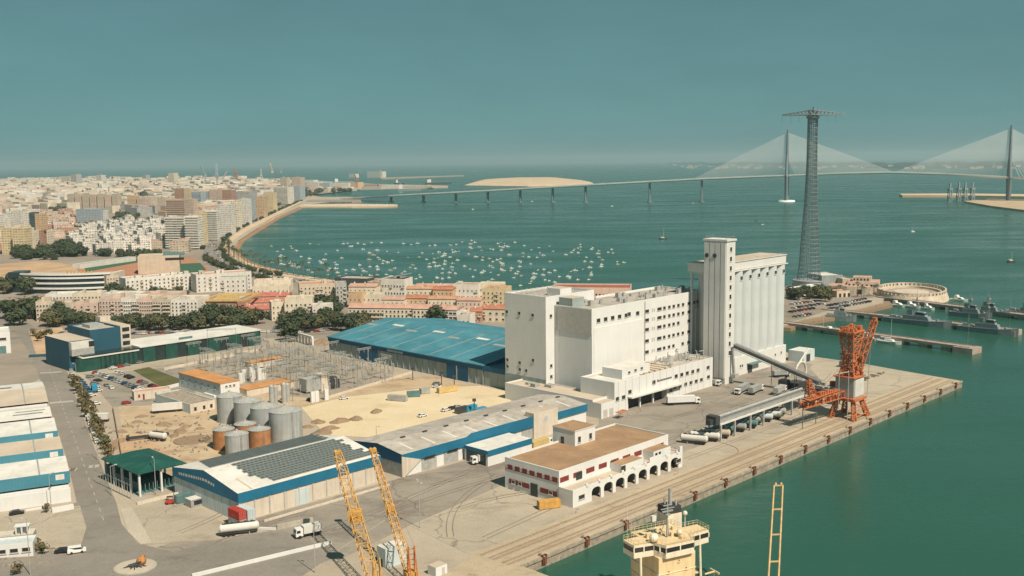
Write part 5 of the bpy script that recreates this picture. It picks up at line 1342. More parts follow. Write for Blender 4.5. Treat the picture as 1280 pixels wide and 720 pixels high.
# worn tyre tracks in the yards
b = MB(); q = random.Random(9)
def track(a0, b0, ang, n, curl, w=.32):
    x, y = a0, b0; L = []
    for k in range(n): L.append((x, y, ang)); x += 4*math.cos(ang); y += 4*math.sin(ang); ang += curl
    for s in (-.95, .95):
        P = [W(x-math.sin(t_)*s, y+math.cos(t_)*s) for x, y, t_ in L]
        for i in range(len(P)-1):
            d = (P[i+1]-P[i]).normalized(); v = Vector((-d.y, d.x, 0))*w/2; b.poly([P[i]-v, P[i+1]-v, P[i+1]+v, P[i]+v])
for a0, b0, ang, n, c in ((-20, 62, .05, 22, .012), (-16, 58, .1, 20, -.01), (30, 70, -.1, 18, .015), (128, 44, .02, 20, .0), (130, 58, .3, 14, -.05), (150, 66, -.2, 16, .02), (170, 44, .5, 12, -.04), (2, 30, .9, 14, -.05), (8, 22, .1, 22, .0), (112, 24, 0, 24, .001), (-50, 92, .2, 10, .06), (-58, 70, .5, 12, -.06), (236, 44, .1, 14, .02), (20, 46, 0, 8, -.07)):
    track(a0, b0, ang, n, c)
o = structure('tyre_marks', b, 'g_tyre'); o.location.z = .10
# spoil heaps
hp = [(395, 545, 4), (405, 541, 5), (412, 536, 4), (398, 528, 4), (425, 527, 5), (445, 524, 4), (470, 515, 4), (560, 487, 3), (385, 534, 3)]
def heap(r, seed):
    q = random.Random(seed); b = MB(); n = 14; rows = []
    for j, (f, z) in enumerate(((1, 0), (.8, .35), (.5, .75), (.2, 1.0))): rows.append([(r*f*math.cos(2*PI*i/n)*q.uniform(.8, 1.2), r*.7*f*math.sin(2*PI*i/n)*q.uniform(.8, 1.2), r*.34*z*q.uniform(.8, 1.15)-.05) for i in range(n)])
    for j in range(3):
        for i in range(n): b.poly([rows[j][i], rows[j][(i+1) % n], rows[j+1][(i+1) % n], rows[j+1][i]])
    b.poly(rows[3]); return b
for i, (px, py, r) in enumerate(hp): solo('spoil_heap', 'brown heap of earth and scrap along the sand lot edge', 'heap', heap(r, i), 'earth', G(px, py), rnd.random()*3, 'spoil heaps on the sand lot')
hp2 = [(152, 540, 3), (160, 533, 2.5), (172, 528, 3), (178, 521, 3), (205, 531, 4), (225, 540, 4), (218, 545, 3), (232, 534, 3), (150, 552, 4), (142, 560, 4), (250, 536, 2.4)]
for i, (px, py, r) in enumerate(hp2): solo('dirt_heap', 'small dirt heap in the works yard beyond the green canopy', 'heap', heap(r, 50+i), 'earth', G(px, py), rnd.random()*3, 'dirt heaps in the works yard')
b = MB()
for k in range(170):
    p = W(rnd.uniform(-20, 34), rnd.uniform(165, 235)); s = rnd.uniform(.15, .8); q = rnd.random()*3; e = Vector((math.cos(q), math.sin(q), 0))*s; b.tube(p-e+Vector((0, 0, .2)), p+e+Vector((0, 0, rnd.uniform(.2, .8))), rnd.uniform(.1, .45), 5)
solo('yard_debris', 'scattered rubble and planks over the dirt works yard', 'debris', b, 'rock', kind='stuff')

# road paint
b = MB()
def bars(pa, pb, n, ln, wd):
    d = (pb-pa); d.z = 0; u = d.normalized(); v = Vector((-u.y, u.x, 0))
    for i in range(n):
        c = pa.lerp(pb, (i+.5)/n); b.poly([c-u*wd/2-v*ln/2, c+u*wd/2-v*ln/2, c+u*wd/2+v*ln/2, c-u*wd/2+v*ln/2])
for pa, pb, n in (((50, 466.5), (77, 465), 9), ((62, 504), (92, 501.5), 10), ((112, 583.5), (123, 582.5), 6), ((86, 587.5), (95, 587), 4)):
    bars(G(*pa), G(*pb), n, 3.6, 1.0)
pa, pb = G(62, 462), G(133, 660); u = (pb-pa).normalized(); L = (pb-pa).length
for k in range(int(L/9)):
    c = pa+u*(k*9); v = Vector((-u.y, u.x, 0)); b.poly([c-v*.12, c+v*.12, c+u*4+v*.12, c+u*4-v*.12])
for px, py in ((172, 623), (177, 622), (182, 621)):
    c = G(px, py); b.poly([c+Vector(q) for q in ((-2.2, -.3, 0), (2.2, -1.3, 0), (2.2, -.7, 0), (-2.2, .3, 0))])
for x in ():
    pa, pb = G(62+x*15, 470), G(130+x*16, 640); u = (pb-pa).normalized(); v = Vector((-u.y, u.x, 0)); b.poly([pa-v*.08, pa+v*.08, pb+v*.08, pb-v*.08])
for k, (a0, b0, a1, b1) in enumerate(((60, 60, 118, 58), (-10, 58, 20, 66), (20, 66, 52, 63), (-28, 45, -2, 55))):
    pa, pb = W(a0, b0), W(a1, b1); u = (pb-pa).normalized(); v = Vector((-u.y, u.x, 0)); b.poly([pa-v*.15, pa+v*.15, pb+v*.15, pb-v*.15])
o = structure('road_markings', b, 'paint_white'); o.location.z = .085

# ------------------------------------------------------------------ yellow lattice boom cranes and ship
def boom_crane(name, label, base, tip, w, roll_up=(0, 0, 1), mast=False):
    t = thing(name, label, 'crane', Vector((base.x, base.y, 0)), 0)
    off = Vector((base.x, base.y, 0)); foot = base-off; tp = tip-off
    d = (tp-foot); h = Vector((d.x, d.y, 0)).normalized()
    b = MB(); b.lattice(foot, foot.lerp(tp, .08), w*.5, w, 2, .12, rb=.08); b.lattice(foot.lerp(tp, .08), foot.lerp(tp, .86), w, w*.8, 16, .13, rb=.075); b.lattice(foot.lerp(tp, .86), tp, w*.8, w*.55, 3, .12, rb=.08)
    part('boom', b, 'crane_yellow', t)
    b = MB(); s = h.cross(Vector((0, 0, 1)))
    for q in (-.55, .55): b.tube(tp+s*q-h*.5, tp+s*q+h*.5+Vector((0, 0, .3)), .55, 10)
    b.box(tp.x-.9, tp.x+.9, tp.y-.7, tp.y+.7, tp.z-.4, tp.z+.5); part('head_sheaves', b, 'crane_yellow', t)
    c = foot.lerp(tp, .5); b = MB(); b.box(c.x-w*.6, c.x+w*.6, c.y-w*.5, c.y+w*.5, c.z-w*.5, c.z+w*.5); part('boom_collar', b, 'crane_yellow', t)
    b = MB(); back = -h
    b.box(-1.6, 1.6, -1.6, 1.6, 1.3, 4.2); o = part('slewing_house', b, 'crane_yellow', t, back*1.2, math.atan2(h.y, h.x))
    b = MB()
    for s_ in (-2.1, 2.1): b.box(-3.6, 3.6, s_-.5, s_+.5, .0, 1.2)
    b.box(-2.2, 2.2, -1.6, 1.6, .5, 1.3); part('crawler_tracks', b, 'dark_metal', t, back*1.0, math.atan2(h.y, h.x))
    b = MB(); a = back*1.5
    for s_ in (-1, 1):
        b.tube(a+s*s_*.9+Vector((0, 0, 3.5)), a+back*.6+s*s_*.8+Vector((0, 0, 11)), .22, 5)
        for k in range(5): 
            if s_ > 0: b.tube(a+s*-.85+Vector((0, 0, 4.5+k*1.4)), a+s*.85+Vector((0, 0, 4.5+k*1.4)), .1, 4)
        b.tube(a+back*.6+s*s_*.8+Vector((0, 0, 11)), tp.lerp(foot, .06)+s*s_*.3, .045, 4)
        b.tube(a+back*.6+s*s_*.8+Vector((0, 0, 11)), a+back*2.4+s*s_*.9+Vector((0, 0, 3.5)), .16, 5)
    part('gantry_frame', b, 'crane_rust' if mast else 'crane_yellow', t)
    return t
boom_crane('crawler_crane', 'yellow lattice boom crane with the wider boom, left of two', G(469, 733, 3), G(422, 566, 27), 2.9)
boom_crane('crawler_crane', 'yellow lattice boom crane with the slimmer boom and brown frame, right of two', G(512, 717, 3), G(466, 563, 27), 1.9, mast=True)
t = thing('yard_cabin', 'pale grey site cabin behind the right boom crane', 'cabin', G(490, 704), QA-R(5)); b = MB(); b.box(-3.4, 3.4, -2, 2, 0, 5.4, 0, 1); part('body', b, ('blue_grey_panel', 'white_roof'), t); part('door', bx(-3.48, -3.4, -.6, .6, 0, 2.2), 'dark_metal', t)
b = MB(); b.box(-2, 2, -1, 1, 0, .7); b.box(-1.5, 1, -.7, .7, .7, 1.6, 1); b.tube((-2, 0, .4), (2.2, .6, 1.2), .25, 6, 2)
solo('winch_set', 'grey and red winch set beside the pale site cabin', 'winch', b, ('dark_metal', 'grey_box', 'red_paint'), G(478, 700), .4)
t = thing('white_hut', 'small white hut on the bare quay slab', 'hut', G(547, 717), QA); b = MB(); b.box(-2, 2, -1.6, 1.6, 0, 2.6, 0, 1); part('body', b, ('white_render', 'tan_roof'), t); part('door', bx(.2, 1.1, -1.66, -1.6, 0, 2.0), 'frame_grey', t)

# moored cargo ship, bow towards the viewer
AZ = R(153); hd = Vector((math.sin(AZ), math.cos(AZ), 0)); p = G(848, 680, 19)
t = thing('cargo_ship', 'cream coloured cargo ship with high bridge moored at the dock', 'ship', Vector((p.x, p.y, WZ))-hd*4, math.atan2(hd.y, hd.x))
# local x = forward, y = to port
hull = [(-12, -8.5), (-9, -9.6), (70, -9.6), (84, -6), (92, 0), (84, 6), (70, 9.6), (-9, 9.6), (-12, 8.5)]
b = MB(); b.prism(hull, -4, 1.2, 1, 0); b.prism([(x*1.005, y*1.005) for x, y in hull], 1.2, 6.5, 2, 0); part('hull', b, ('ship_cream', 'hull_red', 'dark_metal'), t)
b = MB(); b.box(-8, 3.6, -5.2, 5.2, 6.5, 19.3, 0)
for z in (9.4, 12.3, 15.2): b.box(-8.2, 3.75, -5.35, 5.35, z, z+.14, 1)
b.box(-8, 1, -7.8, -5.2, 6.5, 9.4); b.box(-8, 1, 5.2, 7.8, 6.5, 9.4)
part('deckhouse', b, ('ship_cream', 'ship_white'), t)
windows(t, [(-3, 9.5), (2, 9.5), (-3, 12.5), (2, 12.5), (-2.4, 15.6), (2.6, 15.6), (.5, 17.8)], .55, .6, 'r', 3.6, 'porthole', ('ship_cream', 'dark_glass'))
BO = [(-3.6, -10.3), (.9, -10.3), (1.5, -5.2), (4.6, -3.9), (4.6, 4.1), (1.5, 5.4), (.9, 11.2), (-3.6, 11.2), (-3.6, 6), (-7, 6), (-7, -6), (-3.6, -6)]
b = MB(); b.prism(BO, 19.3, 20.6, 1); b.prism(BO, 21.8, 22.4, 1, 0)
b.prism([(x*.975-.05, y*.985) for x, y in BO], 20.6, 21.8, 2)
br = part('bridge', b, ('ship_cream', 'ship_white', 'dark_glass'), t)
b = MB()
outl = BO[1:7]
for (x0, y0), (x1, y1) in zip(outl[:-1], outl[1:]):
    n = 2
    for k in range(n+1):
        f = k/n; x, y = x0+(x1-x0)*f, y0+(y1-y0)*f; b.box(x-.1, x+.1, y-.14, y+.14, 20.6, 21.8)
part('window_posts', b, 'ship_white', br)
b = MB()
rl = BO+[BO[0]]
for (x0, y0), (x1, y1) in zip(rl[:-1], rl[1:]):
    L = math.hypot(x1-x0, y1-y0); n = max(2, int(L/1.1))
    for k in range(n): b.tube((x0+(x1-x0)*k/n, y0+(y1-y0)*k/n, 22.4), (x0+(x1-x0)*k/n, y0+(y1-y0)*k/n, 23.5), .045, 4)
    for z in (22.95, 23.5): b.tube((x0, y0, z), (x1, y1, z), .04, 4)
part('deck_railing', b, 'ship_cream', br)
b = MB(); b.tube((0, -.3, 22.4), (0, -.3, 31), .28, 6, 0, .16); b.tube((0, -2.2, 29.4), (0, 1.7, 29.4), .12, 5); b.tube((0, -1.5, 30.2), (0, .8, 30.2), .12, 5); b.box(-.5, .5, -.9, .4, 27.8, 28.1); b.box(-.2, .2, -1.8, 1.2, 28.6, 28.9)
for s in (-1, 1): b.tube((0, -.3, 28), (-1.2, -.3+s*1.3, 22.4), .08, 4)
part('main_mast', b, 'steel', t)
b = MB(); b.lattice((-.5, -4, 22.4), (-.5, -4, 26.8), .9, .6, 4, .07); b.box(-.9, -.1, -4.5, -3.4, 26.8, 28.1); part('radar_mast', b, 'white_roof', t)
for y, r in ((-3.9, 1.1), (2.2, .7)): part('dome', MB().sphere((1.4, y-1.2 if y < 0 else y, 23.6), r, 12, 8), 'ship_white', t)
b = MB()
for k in range(14): x, y = rnd.uniform(-5.5, 3), rnd.uniform(-5, 5); b.box(x-.35, x+.35, y-.35, y+.35, 22.4, 22.4+rnd.uniform(.4, 1.1))
part('deck_gear', b, 'ship_cream', t)
b = MB(); b.tube((-3, -9.6, 22.4), (-3, -9.6, 31), .04, 4); b.tube((-3.2, -8.2, 22.4), (-3.2, -8.2, 28.5), .04, 4); part('whip_aerials', b, 'white_roof', t)
b = MB(); b.xprofile([(4.6, 6.5), (9.4, 6.5), (9.2, 24.6), (4.8, 24.6)], -11.4, -7.2, 0); b.xprofile([(4.75, 24.6), (9.25, 24.6), (9.1, 26.4), (4.9, 26.4)], -11.2, -7.4, 1)
f = part('funnel', b, ('ship_white', 'dark_metal'), t)
b = MB(); b.tube((-9, 7.0, 26.4), (-9, 7.0, 30.6), .5, 10); b.tube((-10.2, 6.2, 26.4), (-10.2, 6.2, 28), .28, 8); b.tube((-8.2, 8.1, 26.4), (-8.2, 8.1, 27.8), .28, 8); part('exhaust', b, 'galv', f)
b = MB(); b.tube((-3.2, 7.2, 22.4), (-3.2, 7.2, 25.6), .1, 6); b.sphere((-3.2, 7.2, 26), .6, 10, 8); part('mast_dome', b, 'white_roof', t)
for y in (-8.6, 8.6): part('wing_prop', MB().tube((1, y*.99, 19.3), (1.6, y, 6.5), .32, 6), 'ship_white', t)
b = MB(); b.box(-7, 1, 5.21, 8.6, 12.2, 12.5); b.tube((-6, 7.5, 12.5), (-1, 6, 19), .12, 5); b.tube((-4, 8.4, 9), (0, 8.4, 12.2), .12, 5)
for k in range(5): b.tube((-7+k*2, 8.5, 12.5), (-7+k*2, 8.5, 13.5), .05, 4)
b.tube((-7, 8.5, 13.5), (1, 8.5, 13.5), .05, 4); b.box(-5, -2, 6, 8, 8, 9.6); part('side_platform', b, 'ship_cream', t)
b = MB(); b.box(1.2, 4.6, 11.4, 11.7, 12.5, 12.9); b.tube((3, 8.6, 12.6), (3, 11.6, 12.7), .2, 5); b.tube((3, 11.4, 6.5), (3, 11.4, 12.7), .14, 5); part('davit', b, 'ship_cream', t)
# deck crane boom of the ship
ft = G(966, 738, 14) - t.location; tp = G(973, 607, 27) - t.location
c, s = math.cos(-t.rotation_euler.z), math.sin(-t.rotation_euler.z)
rot = lambda v: Vector((v.x*c-v.y*s, v.x*s+v.y*c, v.z))
ft, tp = rot(ft), rot(tp)
d = (tp-ft).normalized(); sd_ = rot(Vector((1, .06, 0))).normalized()
b = MB()
for q in (-1, 1): b.tube(ft+sd_*q*1.15, tp+sd_*q*1.1, .27, 5)
for k in range(1, 5): b.tube(ft.lerp(tp, k/4)-sd_*1.1, ft.lerp(tp, k/4)+sd_*1.1, .2, 5)
for q in (-.7, .7): b.tube(tp+sd_*q, tp+sd_*q+d*.9, .3, 6)
part('deck_crane_boom', b, 'boom_ochre', t)
b = MB(); b.tube(ft+Vector((0, 0, -1)), (ft.x, ft.y, 6.4), 1.6, 14); b.box(ft.x-1.7, ft.x+1.7, ft.y-1.5, ft.y+1.5, ft.z-1.2, ft.z+1.2); part('deck_crane_post', b, 'ship_cream', t)

# ------------------------------------------------------------------ substation
def gantry_mesh(w, h):
    b = MB()
    for x in (0, w): b.lattice((x, 0, 0), (x, 0, h), .9, .5, 6, .07, rb=.04)
    b.lattice((0, 0, h-.5), (w, 0, h-.5), .8, .8, 8, .07, rb=.04)
    for k in range(3): b.tube((w*(k+.5)/3, 0, h-.8), (w*(k+.5)/3, 0, h-2.4), .12, 5)
    return b.mesh('substation_gantry', ('galv',))
gm = gantry_mesh(9, 9.5); gm2 = gantry_mesh(9, 13)
post = MB().tube((0, 0, 0), (0, 0, 2.6), .12, 5).tube((0, 0, 2.6), (0, 0, 4.6), .22, 6).box(-.6, .6, -.15, .15, 4.6, 4.8).tube((-.5, 0, 4.8), (-.5, 0, 5.5), .1, 5).mesh('insulator_post', ('grey_box',))
for i in range(8):
    for j in range(18):
        a, bb = 76+i*8.3, 208+j*7.0
        if bb > 322 and a < 100+(bb-322)*1.2: continue
        if a > 132 and bb < 222: continue
        if bb > 333 or a > 140: continue
        if (i+j) % 2 == 0 and i < 7:
            put('substation_gantry', gm2 if (j % 4 == 0) else gm, None, W(a, bb, .05), QA+(0 if j % 3 else PI/2), f'grey lattice gantry in the substation, {ORD(i)} line from the works side', 'gantry', 'gantries of the substation')
        else:
            for da, db, r in ((2, 2.2, 0), (5.5, 2.2, 0), (3, -1.5, 1)):
                put('insulator_post', post, None, W(a+da, bb+db, .05), QA+r, f'grey insulator post between the gantries, {ORD(i)} line from the works side', 'insulator', 'insulator posts of the substation')
t = thing('line_pylon', 'tall thin lattice gantry beside the green hall', 'pylon', W(97, 335), QA)
part('mast', MB().lattice((0, 0, 0), (0, 0, 17), 1.2, .6, 9, .09), 'galv', t); part('mast', MB().lattice((18, 0, 0), (18, 0, 15), 1.2, .6, 9, .09), 'galv', t); part('cross_beam', MB().lattice((0, 0, 16), (18, 0, 14.4), .7, .7, 10, .07), 'galv', t)
t = thing('ramp_colonnade', 'white colonnaded ramp wall beside the blue warehouse end', 'ramp', G(371, 427), math.atan2(*(lambda d: (d.y, d.x))(G(391, 433)-G(371, 427))))
L = (G(391, 433)-G(371, 427)).length
part('beam', bx(0, L, -.6, .6, 5, 6), 'white_render', t)
for k in range(6): part('column', bx(k*L/5-.4, k*L/5+.4, -.5, .5, 0, 5), 'white_render', t)
solo('earth_bank', 'reddish bank behind the white colonnade', 'bank', heap(9, 77), 'earth', G(404, 430), 0)
# ------------------------------------------------------------------ power line tower on the point
PB = G(1011, 360)
t = thing('power_tower', 'very tall tapering grey lattice power tower with wide top platform', 'tower', PB, 0)
HT = 146.0
def rad(z):
    T = [(0, 10.2), (19, 8.3), (51, 6.4), (70, 5.1), (102, 4.1), (HT, 3.9)]
    for (z0, r0), (z1, r1) in zip(T[:-1], T[1:]):
        if z <= z1: return r0+(r1-r0)*(z-z0)/(z1-z0)
    return 3.9
b = MB(); NS, NR = 16, 40
rings = []
for i in range(NR+1):
    z = 6+ (HT-6)*(i/NR); r = rad(z)
    rings.append([Vector((r*math.cos(2*PI*k/NS), r*math.sin(2*PI*k/NS), z)) for k in range(NS)])
for i in range(NR):
    for k in range(NS):
        j = (k+1) % NS
        b.tube(rings[i][k], rings[i+1][k], .32, 3); b.tube(rings[i][k], rings[i][j], .24, 3)
        if i % 2: b.tube(rings[i][k], rings[i+1][j], .1, 3)
part('lattice_shaft', b, 'pylon_steel', t)
b = MB(); b.cyl(0, 0, 0, 6.2, 14.0, 13.0, 32, 0); b.cyl(0, 0, 6.2, 7.2, 13.6, 13.6, 32, 0); part('base_drum', b, 'tank_steel', t)
b = MB()
hx = Vector((math.cos(R(-16)), math.sin(R(-16)), 0)); hy = Vector((-hx.y, hx.x, 0))
top = Vector((0, 0, HT+2.2))
cor = [hx*24.5+Vector((0, 0, HT-3.2)), hy*9+Vector((0, 0, HT-3.2)), -hx*24.5+Vector((0, 0, HT-3.2)), -hy*9+Vector((0, 0, HT-3.2))]
for s in (-1, 1):
    for w in (-1, 1):
        for k in range(8):
            f0, f1 = k/8, (k+1)/8
            def pt(f, up): return hx*s*24.5*f + hy*w*(7.5*(1-f)+.8) + Vector((0, 0, (HT-3.6)+(3.4*(1-f) if up else 0)+(.6 if up else 0)))
            b.tube(pt(f0, 0), pt(f1, 0), .42, 4); b.tube(pt(f0, 1), pt(f1, 1), .42, 4); b.tube(pt(f0, 0), pt(f1, 1), .28, 3); b.tube(pt(f1, 0), pt(f1, 1), .28, 3)
            if w > 0:
                q = lambda f, up: pt(f, up)-hy*2*(7.5*(1-f)+.8)
                b.tube(pt(f0, 0), q(f0, 0), .3, 3); b.tube(pt(f0, 0), q(f1, 0), .3, 3); b.tube(pt(f0, 1), q(f0, 1), .3, 3); b.tube(q(f0, 1), pt(f1, 1), .3, 3)
b.cyl(0, 0, HT-6.5, HT-4.5, 5.0, 5.4, 18); b.lattice((0, 0, HT-4), (0, 0, HT+2.6), 6, 2.4, 3, .35)
part('top_crossarm', b, 'pylon_steel', t)
for s in (-1, 1):
    for f in (1, .72, .45): 
        p = hx*s*24.5*f+Vector((0, 0, HT-3.5)); part('hanging_insulator', MB().tube(p, p-Vector((0, 0, 6)), .12, 4), 'pylon_steel', t)

# ------------------------------------------------------------------ sea fort and naval basin
fc = G(1139, 367.5); va = math.atan2(fc.x, fc.y)
t = thing('sea_fort', 'round stone sea fort with crenelled ring wall on the point', 'fort', Vector((fc.x, fc.y, 0)), -va)
def ell(q, rx, ry): return rx*math.cos(q), ry*math.sin(q)
b = MB(); n = 56; q0, q1 = R(-168), R(172)
def ringwall(b, rx, ry, ri, rj, z0, z1, qa, qb, n, m=0, taper=0):
    for i in range(n):
        a, c = qa+(qb-qa)*i/n, qa+(qb-qa)*(i+1)/n
        o0, o1, i0, i1 = ell(a, rx, ry), ell(c, rx, ry), ell(a, ri, rj), ell(c, ri, rj)
        g0, g1 = ell(a, rx+taper, ry+taper), ell(c, rx+taper, ry+taper)
        b.poly([(*g0, z0), (*g1, z0), (*o1, z1), (*o0, z1)], m); b.poly([(*i1, z0), (*i0, z0), (*i0, z1), (*i1, z1)], m); b.poly([(*o0, z1), (*o1, z1), (*i1, z1), (*i0, z1)], m)
ringwall(b, 26, 37, 21.5, 32, -5, 2.6, q0, q1, n, 0, 2.6)
part('ring_wall', b, 'fort_stone', t)
b = MB()
for i in range(44):
    a = q0+(q1-q0)*i/44; c = a+(q1-q0)/44*.6; o0, o1, i0, i1 = ell(a, 25.9, 36.9), ell(c, 25.9, 36.9), ell(a, 24.6, 35.6), ell(c, 24.6, 35.6)
    b.prism([o0, o1, i1, i0], 2.6, 4.3, 0)
ringwall(b, 25.85, 36.85, 24.7, 35.7, 4.3, 5.0, q0, q1, n)
part('battlements', b, 'fort_stone', t)
b = MB(); pts = [ell(2*PI*i/40, 21.4, 31.9) for i in range(40)]; b.poly([(x, y, 1.0) for x, y in pts]); part('courtyard', b, 'pier_deck', t)
b = MB(); pts = [ell(2*PI*i/40, 13, 15) for i in range(40)]; b.prism([(x, y-2) for x, y in pts], 1, 2.4, 0); part('inner_platform', b, 'fort_stone', t)
b = MB(); b.box(-48, -24, -6, 16, 0, 9, 0, 1); b.box(-44, -30, -2, 10, 9, 12.5, 0, 1); b.box(-62, -48, -14, 2, 0, 6.5, 0, 1); b.box(-60, -30, -14, -6, 0, 6, 0, 1)
for k in range(7): b.box(-47+k*3.3, -45.6+k*3.3, -6.15, -6, 5.4, 7.2, 2)
for k in range(5): b.box(-43.5+k*2.6, -42.3+k*2.6, -2.12, -2, 9.8, 11.4, 2)
for x in (-57, -38): b.box(x-2, x+2, -14.2, -14, 0, 4, 2)
part('gatehouse', b, ('fort_stone', 'pink_roof', 'dark_glass'), t)
def barpt(name, label, cat, pL, pR, depth, h, mats, group=None, zt=0, roofm=None):
    d = pR-pL; t = thing(name, label, cat, Vector((pL.x, pL.y, 0)), math.atan2(d.y, d.x), group)
    L = Vector((d.x, d.y)).length; b = MB(); b.box(0, L, 0, depth, 0, h, 0, 1); parapet(b, -.003, L+.003, -.003, depth, h, .6, .3, 0)
    part('wall', b, mats, t); return t, L
t, L = barpt('naval_store', 'grey-sided store beside the fort with a white roof edge', 'store', G(1027, 362), G(1053, 361), 26, 11, ('panel_concrete', 'white_roof'))
t, L = barpt('stone_house', 'beige stone house between the grey store and the fort', 'house', G(1053, 363), G(1066, 362.5), 16, 9, ('fort_stone', 'tan_roof'))
t, L = barpt('tower_foot_building', 'long pale building wrapped round the foot of the power tower', 'building', G(996, 371), G(1026, 366), 8, 6, ('white_render', 'white_roof'))
for k in range(6): part('window', bx(2+k*3.4, 3.4+k*3.4, -.1, 0, 2, 4), 'dark_glass', t)
t, L = barpt('guard_house', 'low pink-roofed guard house before the fort gate', 'house', G(1046, 372), G(1062, 371), 9, 4.5, ('fort_stone', 'terracotta'))
for k in range(3): part('door', bx(2+k*4, 4+k*4, -.1, 0, 0, 3), 'dark_glass', t)
solo('point_wall', 'sloping stone embankment along the naval basin', 'embankment', MB().prism([P2(W(400,148)), P2(W(437,152)), P2(W(472,146)), P2(W(545,146)), P2(W(560,152)), P2(W(560,148)), P2(W(545,139)), P2(W(472,140)), P2(W(437,145)), P2(W(402,143))], -4, -.8), 'earth')
def pier(pa, pb, w, label, arch=True):
    d = pb-pa; L = Vector((d.x, d.y)).length; t = thing('pier', label, 'pier', Vector((pa.x, pa.y, 0)), math.atan2(d.y, d.x))
    part('deck', MB().box(0, L, -w/2, w/2, -.9, .4).box(0, L, -w/2, -w/2+.4, .4, .8).box(0, L, w/2-.4, w/2, .4, .8), 'pier_deck', t)
    n = int(L/13)
    for k in range(n+1):
        x = min(max(k*L/n, 3), L-3); part('support', bx(x-2.9, x+2.9, -w/2+.4, w/2-.4, -7, -.9), 'old_concrete', t)
    b = MB()
    for k in range(int(L/6)): b.tube((k*6, -w/2+.2, .8), (k*6, -w/2+.2, 1.5), .15, 5); b.tube((k*6+2, w/2-.2, .8), (k*6+2, w/2-.2, 1.5), .15, 5)
    part('bollards', b, 'steel', t)
    part('pier_head', MB().box(L-9, L+2.5, -w/2-2, w/2+2, -6, .45), 'pier_deck', t)
    return t, L
p1, L1 = pier(G(978, 403), G(1216, 435), 7, 'nearest of the three concrete piers, ending in a square head')
p2, L2 = pier(G(1030, 386.5), G(1268, 413), 7, 'middle concrete pier with a grey patrol ship alongside')
p3, L3 = pier(G(1098, 371), G(1330, 400), 8, 'farthest pier, starting below the round fort')
for pp, L, lab in ((p1, L1, 'pier head'), (p2, L2, 'pier head')):
    b = MB(); b.lattice((L-3, 0, .4), (L-3, 0, 15), .9, .4, 9, .07); b.tube((L-3, 0, 15), (L-3, 0, 19), .06, 4); o = part('light_mast', b, 'white_roof', pp)
def navy(pos, rz, L, label, mast=14, stern=False):
    t = thing('patrol_ship', label, 'patrol ship', Vector((pos.x, pos.y, WZ)), rz, 'grey naval ships at the piers')
    w = L*.13/2
    b = MB(); sec = [(-L/2, w*.8, .2), (-L*.2, w, .2), (L*.2, w*.9, .6), (L*.4, w*.5, 1.5), (L/2, .15, 2.3)]
    for (x0, w0, s0), (x1, w1, s1) in zip(sec[:-1], sec[1:]):
        z0, z1 = 3+s0, 3+s1
        for s in (-1, 1):
            q = [(x0, s*w0*.85, -1), (x1, s*w1*.8, -1), (x1, s*w1, z1), (x0, s*w0, z0)]; b.poly(q if s < 0 else q[::-1])
        b.poly([(x0, -w0, z0), (x1, -w1, z1), (x1, w1, z1), (x0, w0, z0)], 1)
    b.poly([(-L/2, -w*.68, -1), (-L/2, -w*.8, 3.2), (-L/2, w*.8, 3.2), (-L/2, w*.68, -1)])
    part('hull', b, ('navy_grey', 'steel'), t)
    b = MB(); b.yprofile([(-L*.2, 3.2), (L*.2, 3.5), (L*.17, 6.2), (-L*.18, 6.2)], -w*.75, w*.75); b.yprofile([(-.02*L, 6.2), (L*.14, 6.2), (L*.11, 8.9), (-.01*L, 8.9)], -w*.6, w*.6); b.box(-L*.14, -L*.06, -w*.4, w*.4, 6.2, 9.6)
    s = part('superstructure', b, 'navy_grey', t)
    part('bridge_windows', MB().yprofile([(-.005*L, 7.4), (L*.13, 7.4), (L*.122, 8.3), (-.004*L, 8.3)], -w*.61, w*.61), 'dark_glass', s)
    b = MB(); b.lattice((0, 0, 8.9), (-.01*L, 0, 8.9+mast*.7), 1.4, .6, 6, .11); b.tube((-.01*L, 0, 8.9+mast*.7), (-.01*L, 0, 8.9+mast), .09, 4); b.box(-.03*L, .02*L, -1.4, 1.4, 8.9+mast*.45, 9.1+mast*.45); b.sphere((.01*L, 0, 9.6+mast*.3), .8, 8, 6); part('mast', b, 'steel', t)
    b = MB(); b.cyl(L*.3, 0, 3.6, 5.0, 1.2, 1.0, 10); b.tube((L*.3, 0, 4.6), (L*.37, 0, 5.1), .12, 6); part('gun', b, 'navy_grey', t)
    b = MB()
    for k in range(12): b.tube((-L*.48+k*L*.07, -w*.85, 3.2), (-L*.48+k*L*.07, -w*.85, 4.2), .05, 4)
    b.box(-L*.4, -L*.3, -1, 1, 3.3, 5); b.box(-L*.28, -L*.22, -w*.7, -w*.3, 3.3, 4.8); part('deck_gear', b, 'steel', t)
    return t
ang2 = math.atan2(*(lambda d: (d.y, d.x))(G(1270, 414)-G(1034, 387)))
c = G(1146, 406, WZ); navy(c, ang2, 47, 'long dark grey patrol ship on the near side of the middle pier')
c = G(1234, 416.5, WZ); navy(c, ang2, 38, 'grey patrol ship with a tall dark mast near the middle pier head', 22)
c = G(1213, 397, WZ); navy(c, ang2, 30, 'cluttered grey ship between the middle and the far pier', 9)
c = G(1236, 394.5, WZ); navy(c, ang2, 28, 'pale grey ship moored along the far pier', 6)
c = G(1288, 396, WZ); navy(c, ang2, 34, 'grey ship cut by the right edge of the photo', 6)
c = G(1050, 401, WZ); navy(c, ang2+.3, 22, 'small pale grey launch between the two nearest piers', 5)

